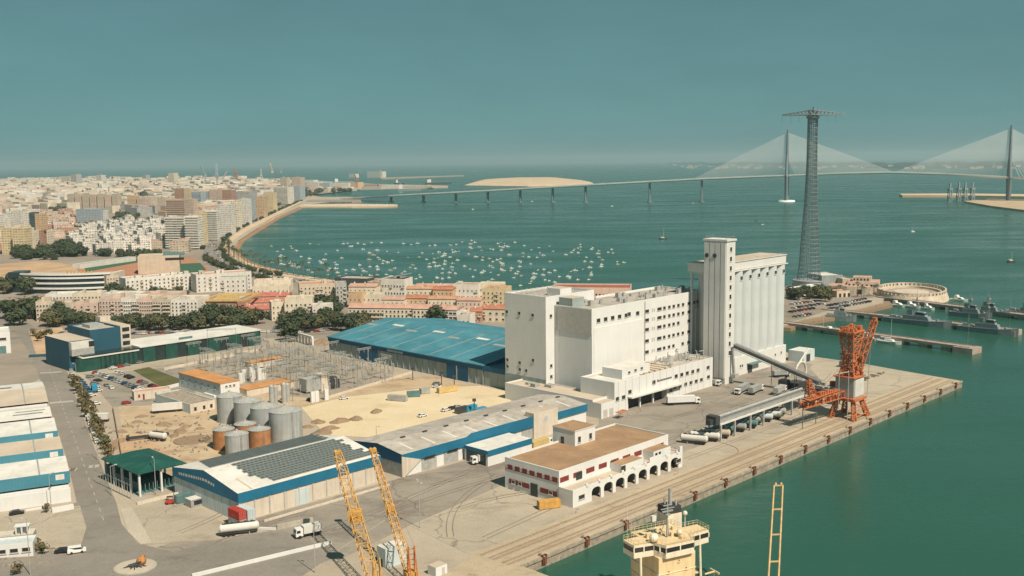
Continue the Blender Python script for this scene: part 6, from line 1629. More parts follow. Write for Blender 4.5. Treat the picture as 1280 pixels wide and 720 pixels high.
# ------------------------------------------------------------------ small boats
def boat_mesh(L, kind):
    b = MB(); w = L*.17
    sec = [(-L/2, w*.75, .9), (0, w, .9), (L*.3, w*.65, 1.1), (L/2, .05, 1.4)]
    for (x0, w0, z0), (x1, w1, z1) in zip(sec[:-1], sec[1:]):
        for s in (-1, 1):
            q = [(x0, s*w0*.7, -.3), (x1, s*w1*.6, -.3), (x1, s*w1, z1), (x0, s*w0, z0)]; b.poly(q if s < 0 else q[::-1], 0)
        b.poly([(x0, -w0, z0), (x1, -w1, z1), (x1, w1, z1), (x0, w0, z0)], 1)
    b.poly([(-L/2, -w*.55, -.3), (-L/2, -w*.75, .9), (-L/2, w*.75, .9), (-L/2, w*.55, -.3)], 0)
    if kind == 'sail':
        b.yprofile([(-L*.2, .9), (L*.2, 1.0), (L*.12, 1.6), (-L*.2, 1.6)], -w*.5, w*.5, 0); b.tube((L*.05, 0, 1), (L*.05, 0, L*1.1), .045, 4, 1); b.tube((L*.05, 0, 2.2), (-L*.38, 0, 2.2), .2, 5, 0)
    elif kind == 'motor':
        b.yprofile([(-L*.25, .9), (L*.25, 1.0), (L*.12, 1.8), (-L*.05, 1.9), (-L*.08, 2.9), (-L*.22, 2.9)], -w*.7, w*.7, 0); b.yprofile([(L*.2, 1.2), (L*.125, 1.72), (-.04*L, 1.84), (-.04*L, 1.3)], -w*.72, w*.72, 2)
    else:
        b.box(-L*.2, L*.02, -w*.4, w*.4, .9, 1.5, 2); b.box(-L*.46, -L*.38, -w*.3, w*.3, .9, 1.7, 2)
    return b.mesh('moored_boat', ('boat_paint', 'boat_paint', 'dark_glass'))
BM = {(k, s): boat_mesh(L, k) for k, s, L in (('sail', 'long', 9), ('sail', 'small', 7), ('motor', 'long', 8), ('motor', 'small', 6), ('open', 'small', 5))}
nm = {'sail': 'sailing boat', 'motor': 'motor boat', 'open': 'open boat'}
def clump():
    while True:
        px = rnd.uniform(332, 780); lo = 300+abs(px-600)*.02; hi = 330+(px-332)*.18 if px < 420 else (350 if px < 640 else 358)
        py = rnd.uniform(lo, hi)
        if px < 400 and py < 318 and rnd.random() < .7: continue
        if px > 740 and py > 336: continue
        if rnd.random() < .30*(1-min(1, (py-300)/30)): continue
        return px, py
cnt = 0; seen = []
while cnt < 290:
    px, py = clump(); p = G(px, py, WZ)
    if any((p-q).length < 7 for q in seen): continue
    seen.append(p); cnt += 1
    kind = rnd.choice(('sail', 'sail', 'motor', 'open', 'motor')); s = 'small' if kind == 'open' else rnd.choice(('long', 'small'))
    col, cl = rnd.choice((('white', (.74, .73, .7)),)*7+(('cream', (.6, .54, .44)), ('blue', (.10, .2, .28))))
    wh = 'off the promenade' if px < 430 else ('off the town front' if px < 640 else 'off the mill roof')
    o = put('moored_boat', BM[(kind, s)], None, p, R(18)+rnd.uniform(-.35, .35), f'{s} {col} {nm[kind]} moored in the bay {wh}', 'boat', f'{s} {col} {nm[kind]}s {wh}', None, cl, (*[rnd.uniform(.42, .66)]*3,))
def yacht(px, py, L, lab):
    t = thing('sailing_yacht', lab, 'yacht', G(px, py, WZ), R(10))
    b = MB(); w = L*.14
    for x0, w0, x1, w1 in ((-L/2, w*.7, 0, w), (0, w, L/2, .1)):
        for s in (-1, 1):
            q = [(x0, s*w0*.7, -.3), (x1, s*w1*.6, -.3), (x1, s*w1, 1.6), (x0, s*w0, 1.6)]; b.poly(q if s < 0 else q[::-1])
        b.poly([(x0, -w0, 1.6), (x1, -w1, 1.6), (x1, w1, 1.6), (x0, w0, 1.6)])
    part('hull', b, 'dark_metal', t); part('mast', MB().tube((.5, 0, 1.6), (.5, 0, L*1.25), .16, 5), 'white_roof', t); part('boom', MB().tube((.5, 0, 3), (-L*.4, 0, 3.2), .3, 5), 'white_roof', t)
    part('cabin', MB().yprofile([(-L*.25, 1.6), (L*.2, 1.6), (L*.12, 2.5), (-L*.22, 2.5)], -w*.5, w*.5), 'white_roof', t)
yacht(829, 299, 12, 'dark hulled sailing yacht alone on the open bay'); yacht(1264, 328, 9, 'small pale sailing yacht far to the right on the bay')
for k, (px, py, col, kind, lab) in enumerate(((765, 258, 'white', 'motor', 'white boat just in front of the viaduct'), (591, 262, 'white', 'motor', 'tiny white boat alone left of the viaduct piers'), (945, 276, 'dark', 'open', 'tiny dark boat alone on the bay left of the power tower'),
        (665, 252, 'white', 'motor', 'white boat passing between two viaduct piers'), (866, 254, 'white', 'open', 'small white boat beside a tall viaduct pier'), (953, 281, 'white', 'open', 'tiny white boat left of the power tower'), (1141, 290, 'white', 'sail', 'pale boat on the open water right of the power tower'))):
    put('lone_boat', BM[(kind, 'small')], None, G(px, py, WZ), .3, lab, 'boat', None, None, (.74, .73, .7) if col == 'white' else (.05, .06, .06))
for k, (px, py, kind, s, lab, rz) in enumerate(((1040, 417, 'motor', 'long', 'white motor boat on the near side of the nearest pier', ang2), (1028, 415, 'sail', 'small', 'white boat moored at the root side of the nearest pier', ang2), (1087, 425, 'motor', 'long', 'white boat with red stripe behind the orange jib', ang2), (1112, 429, 'sail', 'long', 'white sailing boat at the middle of the nearest pier', ang2),
        (1122, 383, 'motor', 'long', 'white motor yacht moored in the inner basin', ang2), (1140, 384.5, 'motor', 'long', 'bright white motor yacht beside another in the inner basin', ang2), (1160, 387, 'motor', 'small', 'grey-white boat beyond the two yachts in the inner basin', ang2), (1199, 376, 'motor', 'long', 'white boat passing behind the far pier', ang2), (1096, 386.5, 'open', 'small', 'small boat in the shallow inner basin', ang2))):
    o = put('harbour_boat', BM[(kind, s)], None, G(px, py, WZ), rz, lab, 'boat', None, None, (.74, .73, .7)); o.scale = (1.7, 1.7, 1.5)

# parked cars and trees on the point
pc = 0
for (pa, pb, n) in (((988, 381), (1020, 377), 7), ((990, 386), (1030, 380), 8), ((986, 391), (1018, 386), 7), ((1034, 383), (1082, 374), 13), ((1036, 387), (1090, 377), 14), ((992, 397), (1014, 393), 5)):
    for c in along(G(*pa), G(*pb), n, .3):
        col = pick(0); car(c, QA+PI/2+rnd.uniform(-.1, .1), col, f'{col} car parked on the point near the fort', 'car', 'cars parked near the fort')

# ------------------------------------------------------------------ cable stayed bridge and viaduct
t = thing('cable_stayed_bridge', 'long pale cable stayed bridge with two tall pylons and viaduct', 'bridge', (0, 0, 0), 0)
stn = [(428, 250, 249.2), (460, 250.6, 246.8), (489, 252.6, 244.9), (529.5, 252.8, 242.8), (570, 253, 240.7), (610, 253, 238.6), (650.5, 253, 236.3), (691, 253, 234), (732, 253, 231.6), (812, 252.6, 227.3), (877, 252.4, 223.8), (983, 252, 219.6), (1046, 252, 217), (1110, 252, 215.6), (1180, 252, 217.6), (1260, 252.5, 221.6), (1330, 254, 225.4), (1420, 256, 232)]
D = []
for px, pyb, pyd in stn:
    g = G(px, pyb, WZ); D.append(Vector((g.x, g.y, hz(g, pyd))))
# straight main alignment through the two pylons
A0, B0 = D[11], D[15]; dirn = Vector((B0.x-A0.x, B0.y-A0.y, 0)).normalized(); nrm = Vector((-dirn.y, dirn.x, 0))
b = MB(); W2 = 17
for i in range(len(D)-1):
    p, q = D[i], D[i+1]
    n0 = nrm*W2
    pr = [p-n0, p+n0, p+n0*.75-Vector((0,0,3)), p-n0*.75-Vector((0,0,3))]; qr = [q-n0, q+n0, q+n0*.75-Vector((0,0,3)), q-n0*.75-Vector((0,0,3))]
    b.poly([pr[0], qr[0], qr[1], pr[1]], 1)
    for k in (1, 2, 3):
        j = (k+1) % 4; b.poly([pr[k], qr[k], qr[j], pr[j]], 0)
    for s in (-1, 1):
        e0, e1 = p+nrm*W2*s, q+nrm*W2*s
        b.poly([e0, e1, e1+Vector((0,0,2.8)), e0+Vector((0,0,2.8))], 0); b.poly([e0, e0+Vector((0,0,2.8)), e1+Vector((0,0,2.8)), e1], 0)
part('deck', b, ('bridge_white', 'g_road'), t)
for i in range(2, 11):
    p = D[i]; b = MB(); h = p.z-2.5; w = 5.2
    for s in (-1, 1): b.tube(p+nrm*s*4.5-Vector((0,0,2.6)), (p.x+nrm.x*s*2.4, p.y+nrm.y*s*2.4, WZ-3), 2.2, 6)
    b.tube((p.x, p.y, WZ-1), (p.x, p.y, WZ+2.2), 7.5, 12)
    part('viaduct_pier', b, 'bridge_grey', t)
HP = 178
for q in (A0, B0):
    b = MB(); zd = q.z
    legs = []
    for s in (-1, 1):
        pts = [Vector((q.x, q.y, 0))+nrm*s*9+Vector((0,0,WZ-3)), Vector((q.x, q.y, 0))+nrm*s*19.5+Vector((0,0,zd-3)), Vector((q.x, q.y, 0))+nrm*s*3.2+Vector((0,0,118)), Vector((q.x, q.y, 0))+nrm*s*2.6+Vector((0,0,HP))]
        for a, c, r0, r1 in zip(pts[:-1], pts[1:], (4.6, 4.4, 3.4), (4.4, 3.4, 2.4)): b.tube(a, c, r0, 6, 0, r1, True)
    b.tube(Vector((q.x, q.y, zd-5))-nrm*19, Vector((q.x, q.y, zd-5))+nrm*19, 2.6, 6)
    part('pylon', b, 'bridge_grey', t)
    b = MB(); b.cyl(q.x, q.y, WZ-4, WZ+3.5, 24, 20, 24); part('pylon_base', b, 'bridge_white', t)
def deckz(s):   # height of the deck s metres along from the left pylon
    best = None
    for i in range(len(D)-1):
        u0, u1 = (D[i]-A0).dot(dirn), (D[i+1]-A0).dot(dirn)
        if u0 <= s <= u1: return D[i].z+(D[i+1].z-D[i].z)*(s-u0)/(u1-u0)
    return D[0].z
span = (B0-A0).length
for ip, q in enumerate((A0, B0)):
    u = 0 if ip == 0 else span
    for side in (-1, 1):
        for k in range(25):
            f = (k+1)/25; reach = 14+f*((span/2-16) if (side > 0) == (ip == 0) else 222)
            s = u+side*reach
            foot = Vector((A0.x, A0.y, 0))+dirn*s; foot.z = deckz(s)+.5
            part('stay_cable', MB().tube(Vector((q.x, q.y, 104+f*66)), foot, .5, 3), 'bridge_white', t)

# four dolphins of steel tubes right of the bridge span
def dolphin():
    b = MB()
    for x, y in ((-3, -3), (3, -3), (3, 3), (-3, 3)): b.tube((x, y, -4), (x, y, 36), 1.3, 8)
    b.box(-4.6, 4.6, -4.6, 4.6, 30, 33); b.box(-4.6, 4.6, -4.6, 4.6, 12, 14); b.box(-1.6, 1.6, -1.6, 1.6, 33, 47)
    return b.mesh('steel_dolphin', ('pylon_steel',))
dm = dolphin()
for k, (px, lab) in enumerate(((1187, 'leftmost'), (1198, 'second from left'), (1206, 'third from left'), (1215, 'rightmost'))):
    p = G(px, 252.5+(.0 if k % 2 else .5), WZ); put('steel_dolphin', dm, None, p, .3, f'blue grey steel tower in the water, {lab} of four', 'dolphin', 'four steel towers in the bay')
# distant dockyard: cranes and sheds
def dock_crane(px, py, ytop, lab, m='steel'):
    p = G(px, py); h = hz(p, ytop); t = thing('dock_crane', lab, 'crane', p, rnd.random()*3, 'cranes of the distant dockyard')
    part('tower', MB().lattice((0, 0, 0), (0, 0, h*.6), h*.12, h*.07, 6, h*.012), m, t); part('jib', MB().lattice((0, 0, h*.55), (h*.22, h*.1, h), h*.06, h*.03, 6, h*.010), m, t)
    part('engine_house', bx(-h*.07, h*.07, -h*.05, h*.05, h*.52, h*.62), m, t)
for px, py, yt, lab, m in ((257, 236, 207, 'leftmost tall grey crane beyond the town', 'pylon_steel'), (272, 240, 205, 'grey crane beyond the seafront towers', 'pylon_steel'), (279, 236, 214, 'pale short crane near two grey ones', 'galv'), (297, 234, 210, 'rusty crane above the town roofs', 'crane_rust'),
        (327, 231, 211, 'pale slanted crane left of the tallest one', 'tan_roof'), (341, 230, 204, 'tallest sandy coloured crane of the dockyard', 'tan_roof'), (351, 226, 207, 'thin dark crane beyond the dockyard', 'pylon_steel'),
        (446, 235, 218, 'squat rusty crane on the dockyard quay', 'crane_rust'), (477, 234, 213, 'sandy crane at the end of the dockyard quay', 'tan_roof'), (450, 226, 207, 'thin far crane behind the dockyard', 'pylon_steel'), (701, 225, 217, 'small rusty crane standing on the sand island', 'crane_rust')):
    dock_crane(px, py, yt, lab, m)
# ------------------------------------------------------------------ town
WC = {'white': (.66, .62, .56), 'cream': (.68, .60, .47), 'pink': (.60, .45, .37), 'beige': (.54, .45, .35), 'yellow': (.62, .50, .31), 'grey': (.42, .42, .40), 'ochre': (.58, .46, .30), 'brown': (.45, .34, .27), 'orange': (.58, .40, .25), 'brick': (.42, .24, .17), 'blue grey': (.34, .39, .42), 'dark': (.05, .07, .07)}
_bal = {}
def balc_mesh(w):
    if w not in _bal: _bal[w] = MB().box(-w/2, w/2, -1.1, 0, 0, .14).box(-w/2, w/2, -1.1, -1.02, .14, 1.0).box(-w/2, -w/2+.08, -1.02, 0, .14, 1.0).box(w/2-.08, w/2, -1.02, 0, .14, 1.0).mesh('balcony', ('panel_beige',))
    return _bal[w]
def block(pL, pR, depth, h, col, label, roofm='tan_roof', fac=None, cat='apartment block', group=None, win=None, gable=False, roofh=True, kind='apartment_block', balc=None):
    """building on a measured front line; local x along the front, y away from the viewer"""
    d = pR-pL; L = Vector((d.x, d.y)).length
    t = thing(kind, label, cat, Vector((pL.x, pL.y, 0)), math.atan2(d.y, d.x), group)
    b = MB(); b.box(0, L, 0, depth, 0, h, 0, 1)
    if not gable: parapet(b, -.003, L+.003, -.003, depth, h, .9, .4, 0)
    fk = rnd.uniform(.92, 1.05); c = tuple(v*fk for v in WC[col])
    part('wall', b, (fac or 'plaster', roofm), t, color=c)
    if gable:
        b = MB(); g = depth*.14; b.xprofile([(-.5, h), (depth+.5, h), (depth/2, h+g)], -.4, L+.4, 0); part('roof', b, roofm, t)
        for k in range(max(1, int(L/6))):
            x = rnd.uniform(.5, L-1.5); y = rnd.uniform(depth*.15, depth*.75); z = h+g*(1-abs(y-depth/2)/(depth/2))
            part('chimney', bx(x, x+rnd.uniform(.5, 1.1), y, y+.6, z-.4, z+rnd.uniform(.7, 1.6)), rnd.choice(('white_render', 'plaster', 'terracotta')), t, color=c)
    elif roofh:
        b = MB()
        for k in range(max(2, int(L/7))):
            x = rnd.uniform(1.5, max(2, L-5)); y = rnd.uniform(1, max(1.2, depth-5)); b = MB().box(x, x+rnd.uniform(1.5, 4.5), y, y+rnd.uniform(1.5, 4), h, h+rnd.uniform(1.2, 3.2))
            part('roof_house', b, 'plaster', t, color=tuple(v*(.8, 1, 1.08)[k % 3] for v in c))
        for k in range(max(1, int(L/9))):
            x = rnd.uniform(1, L-1); y = rnd.uniform(1, depth-1); part('aerial', MB().tube((x, y, h), (x, y, h+3), .06, 4).tube((x-.8, y, h+2.7), (x+.8, y, h+2.7), .05, 4), 'galv', t)
    if win:
        nx, nz, w, hh = win; me = window_mesh(w, hh, ('white_render' if 0 else 'frame_grey', 'dark_glass'), .1)
        for i in range(nx):
            bal = rnd.random() < .3
            for j in range(nz):
                put('window', me, t, ((i+.5)*L/nx, 0, 1.9+j*(h-1.2)/nz))
                if bal and j: put('balcony', balc_mesh(round(min(2.6, L/nx*.8), 1)), t, ((i+.5)*L/nx, 0, .75+j*(h-1.2)/nz))
    if balc:
        bm_ = MB()
        n = int(h/3)
        for k in range(1, n+1): bm_.box(-.6, L+.6, -1.4, .0, k*h/n-1.05, k*h/n, 0); bm_.box(-1.2, 0, 0, depth, k*h/n-1.05, k*h/n, 0)
        part('balconies', bm_, 'plaster', t, color=tuple(v*balc for v in c))
    return t
g = G
# rows nearest the port
block(g(46, 402), g(66, 401), 14, 13, 'beige', 'ochre and grey flats at the left end of the coloured row', 'tan_roof', win=(5, 4, 1.3, 1.3))
block(g(66.5, 402), g(90, 401), 14, 12.5, 'brown', 'brownish flats with pale stair columns in the coloured row', 'tan_roof', win=(6, 4, 1.3, 1.3))
block(g(90.5, 402), g(124, 401), 14, 12, 'pink', 'rose coloured flats in the coloured row behind the blue tower', 'tan_roof', win=(4, 4, 1.3, 1.3))
block(g(58, 391), g(92, 390), 16, 13, 'white', 'white flats with roof clutter behind the coloured row', 'white_roof', win=(8, 4, 1.2, 1.2))
block(g(93, 391), g(128, 390), 16, 13.5, 'cream', 'cream flats with roof clutter left of the long pale row', 'tan_roof', win=(8, 4, 1.2, 1.2))
block(g(128.5, 391), g(176, 391), 16, 13.5, 'white', 'second row of white flats behind the pinkish flats', 'white_roof', win=(10, 4, 1.2, 1.2))
block(g(177, 391), g(224, 391), 16, 13.5, 'pink', 'second row of pinkish flats behind the beige flats', 'tan_roof', win=(10, 4, 1.2, 1.2))
for px in (65, 84): solo('stair_column', 'pale ochre stair column on the coloured flats, '+('left' if px == 65 else 'right')+' one', 'stair tower', bx(0, 3.2, -1.2, 4, 0, 14), 'yellow_paint' if 0 else 'panel_beige', g(px, 402.6), R(-8))
for k, (a, c, col) in enumerate(((125, 152, 'pink'), (152.4, 172, 'white'), (172.4, 192, 'pink'), (192.4, 214, 'beige'), (214.4, 248, 'white'))):
    block(g(a, 401.5-k*.2), g(c, 401.3-k*.2), 26, 15-k*.3, col, ('pinkish flats right of the blue tower', 'white flats with pink trim behind the tree row', 'pink arched flats behind the tree row', 'beige flats with arches behind the tree row', 'white flats at the right end of the long pale row')[k], 'tan_roof', win=(7, 5, 1.2, 1.2))
# curved office
t = thing('curved_office', 'curved dark glass office with white floor bands', 'office building', g(80, 367), 0)
b = MB(); bw_ = MB()
def arc(r, a0, a1, n): return [(r*math.sin(a0+(a1-a0)*i/n), -r*math.cos(a0+(a1-a0)*i/n)+r) for i in range(n+1)]
R0 = 92; a0, a1 = R(-26), R(24); f = arc(R0, a0, a1, 14); k = arc(R0-20, a0, a1, 14); k = [(x, y+20) for x, y in k]
fr = [(x, y-0) for x, y in f]; bk = [(x*.98, y+24) for x, y in f][::-1]
b.prism(fr+bk, 0, 15.5, 0, 1); part('glass_body', b, ('glass_black', 'tan_roof'), t)
for z in (3.6, 8.0, 12.4, 15.5):
    q = MB(); q.prism([(x*1.01, y-.7) for x, y in f]+[(x*.99, y+.4) for x, y in f][::-1], z, z+1.5, 0); part('floor_band', q, 'white_render', t)
q = MB(); x, y = f[-1]; q.box(x, x+4, y-1, y+22, 0, 16.5); part('end_pillar', q, 'panel_beige', t)
x, y = f[0]; q = MB(); q.box(x-12, x-.5, y+2, y+20, 0, 17.5); part('dark_wing', q, 'glass_black', t)
q = MB()
for i in range(8): q.box(-2+i*3, -1+i*3, 12, 13, 15.5, 18)
part('roof_plant', q, 'crane_yellow', t)
block(g(134, 366), g(149, 364.5), 16, 14, 'beige', 'cream and grey flats right of the curved office', win=(4, 4, 1.2, 1.3))
t = block(g(158, 369.5), g(241, 362), 16, 13.5, 'white', 'white four storey block left of two behind the yellow building', 'grey_roof', win=(15, 4, 1.4, 1.3))
t = block(g(246, 366), g(315, 361), 20, 14.5, 'white', 'white block with pink roof edge, right of two white blocks', 'pink_roof', win=(10, 4, 1.2, 1.2))
t = block(g(163, 357), g(236, 351), 14, 5, 'blue grey', 'low blue courtyard roofs behind the white block', 'blue_court', cat='school', kind='school_building', roofh=True)
block(g(150, 361), g(161, 361), 16, 7, 'blue grey', 'small bright blue-walled hall beside the white block', 'blue_court', cat='hall', kind='school_building')
t = block(g(173, 343), g(225, 341), 30, 17, 'beige', 'blank beige box-like hall by the sports ground', 'tan_roof', cat='hall', kind='sports_hall', roofh=False)
part('window_strip', bx(26, 44, -.1, 0, 13, 15.5), 'dark_glass', t); part('lean_roof', MB().yprofile([(24, 17.1), (44, 17.1), (44, 18), (24, 20)], 8, 29), 'container_green', t)
t = block(g(100, 336), g(170, 326), 10, 4, 'white', 'long low stand with white frame by the ball court', 'container_green', cat='stand', kind='sports_stand', roofh=False)
# yellow courtyard building
t = block(g(257, 396), g(296, 396), 34, 11, 'brick', 'courtyard building with brick walls and yellow upper rim', 'tan_roof', win=(9, 3, 1.2, 1.2), roofh=False)
b = MB(); parapet(b, -1, 29, -1, 34.5, 11.2, 1.6, 1.2, 0); b.box(5, 21, 10, 12, 11, 14.4, 0); b.box(5, 7, 12.1, 26, 11, 13, 0); part('yellow_rim', b, 'yellow_paint', t)
block(g(276, 372), g(308, 371), 14, 16, 'white', 'white house with a dark green flat roof behind the yellow building', 'container_green', win=(5, 4, 1.2, 1.2), roofh=False)
for k, (a, y, c, dp, h, rm, lab) in enumerate(((298, 397, 347, 17, 5.5, 'red_tile', 'nearest red-tiled row of low houses'), (301, 389, 357, 17, 6.2, 'red_tile', 'second red-tiled row of low houses'), (306, 382, 361, 17, 6.8, 'red_tile', 'third red-tiled row of low houses'), (316, 373.5, 362, 13, 9, 'tan_roof', 'cream row of houses with roof terraces behind the red rows'), (318, 365, 364, 14, 9, 'pink_roof', 'cream terraces nearest the promenade with pink roofs'))):
    block(g(a, y), g(c, y-1), dp, h, 'cream' if k > 2 else 'beige', lab, rm, gable=(k < 3), kind='house_row', cat='houses', win=(9, 2, 1.0, 1.2))
block(g(340, 401), g(356, 400), 12, 12, 'cream', 'tall cream house at the end of the red-roofed rows', 'tan_roof', win=(3, 3, 1.1, 1.2))
block(g(357, 402), g(391, 401), 18, 15, 'cream', 'cream gabled church-like building behind the tree row', 'tan_roof', cat='church', kind='church_building', win=(6, 3, 1.2, 1.6))
block(g(391, 404), g(417, 403), 15, 11, 'white', 'white low building under dark trees', 'tan_roof', win=(5, 3, 1.2, 1.2))
block(g(375, 381), g(420, 379), 20, 15, 'beige', 'beige flats with orange roof terrace behind the dark trees', 'clay_roof', win=(9, 4, 1.2, 1.3))
block(g(420.5, 384), g(434, 383.5), 18, 17, 'grey', 'narrow grey flats beside the orange-roofed block', 'pink_roof', win=(3, 5, 1.2, 1.3))
block(g(436, 409), g(476, 409.5), 15, 13, 'cream', 'left end of the long cream apartment row with pink roof', 'pink_roof', gable=True, win=(8, 4, 1.3, 1.4))
block(g(476.3, 409.5), g(516, 410), 15, 13, 'cream', 'middle of the long cream apartment row with pink roof', 'pink_roof', gable=True, win=(8, 4, 1.3, 1.4))
block(g(516.3, 410.5), g(556, 411), 15, 13, 'cream', 'cream apartments with brown balconies at the right of the row', 'pink_roof', gable=True, win=(8, 4, 1.3, 1.5), fac=None)
block(g(556.5, 412), g(571, 412.5), 14, 13, 'white', 'white gallery flats at the right end of the cream row', 'pink_roof', gable=True, win=(3, 4, 2.2, 1.4))
block(g(571.5, 414), g(588, 414.5), 12, 10, 'white', 'plain white house below the pink-roofed row', 'terracotta', win=(3, 2, 1.1, 1.2), kind='house', cat='house')
block(g(588, 404), g(602, 404), 14, 8, 'brick', 'reddish house with pitched roof right of the white house', 'terracotta', gable=True, kind='house', cat='house', win=(3, 2, 1.1, 1.2))
block(g(601, 402), g(633, 403), 15, 9, 'cream', 'cream two storey house next to the blue warehouse roof', 'terracotta', kind='house', cat='house', win=(4, 2, 1.6, 1.4), gable=True)
block(g(603, 387), g(634, 387.5), 18, 15, 'yellow', 'yellow apartment block with orange roof near the mill', 'clay_roof', win=(6, 4, 1.2, 1.3))
for k, (a, y, c, dp, h, col, rm, gb, lab) in enumerate(((436, 385, 452, 12, 10, 'orange', 'terracotta', 0, 'orange house at the left of the back rows'), (452.5, 384, 476, 12, 9, 'cream', 'tan_roof', 0, 'cream flat-roofed house in the back rows'), (477, 388, 505, 12, 8, 'cream', 'pink_roof', 1, 'cream house with pink roof behind the long row'),
        (506, 386, 534, 12, 8, 'orange', 'terracotta', 1, 'orange-roofed house behind the long row'), (535, 388, 570, 12, 8.5, 'cream', 'clay_roof', 1, 'cream house with orange roof behind the long row'), (571, 389, 601, 12, 8, 'pink', 'pink_roof', 1, 'pinkish house before the yellow block'),
        (508, 375, 540, 12, 9, 'cream', 'clay_roof', 1, 'orange-roofed house close to the seafront'), (541, 376, 566, 12, 9, 'orange', 'terracotta', 1, 'terracotta house close to the seafront'), (567, 374, 598, 14, 11, 'white', 'terracotta', 0, 'white flats with roof terrace near the seafront'), (599, 373.5, 629, 12, 11.5, 'cream', 'tan_roof', 0, 'cream flats near the seafront beside the mill'),
        (436, 372, 470, 14, 9, 'cream', 'pink_roof', 1, 'cream house with pink roof behind the dark hall'), (520, 366, 566, 10, 6, 'cream', 'pink_roof', 1, 'low cream houses along the water behind the rows'))):
    block(g(a, y), g(c, y+.3), dp, h, col, lab, rm, gable=bool(gb), kind='house', cat='house', win=(max(3, int((c-a)/5)), 2, 1.1, 1.2))
t = block(g(419, 363), g(459, 364.5), 22, 10, 'dark', 'dark glass hall on the seafront', 'grey_roof', cat='hall', kind='seafront_hall', roofh=False)
t = block(g(477, 369), g(506, 370), 16, 13, 'white', 'white seafront building with a slanted roof', 'grey_roof', cat='hall', kind='seafront_hall', win=(8, 2, 1.4, 1.4)); part('slanted_roof', MB().yprofile([(0, 13), (21, 17), (21, 17.6), (0, 13.6)], 0, 14), 'steel', t)
block(g(459.5, 365), g(476, 366), 14, 8, 'beige', 'low stone-coloured ruin between dark hall and white building', 'tan_roof', cat='building', kind='seafront_hall')
t = block(g(690, 388), g(788, 389), 24, 16, 'pink', 'long reddish building on the waterfront behind the mill', 'brick_red', cat='building', kind='waterfront_building', win=(22, 3, 1.4, 1.5), roofh=False)
block(g(742, 392), g(768, 392), 12, 9, 'pink', 'small brick-roofed house behind the mill roof', 'terracotta', kind='house', cat='house', gable=True, win=(5, 2, 1.1, 1.2))

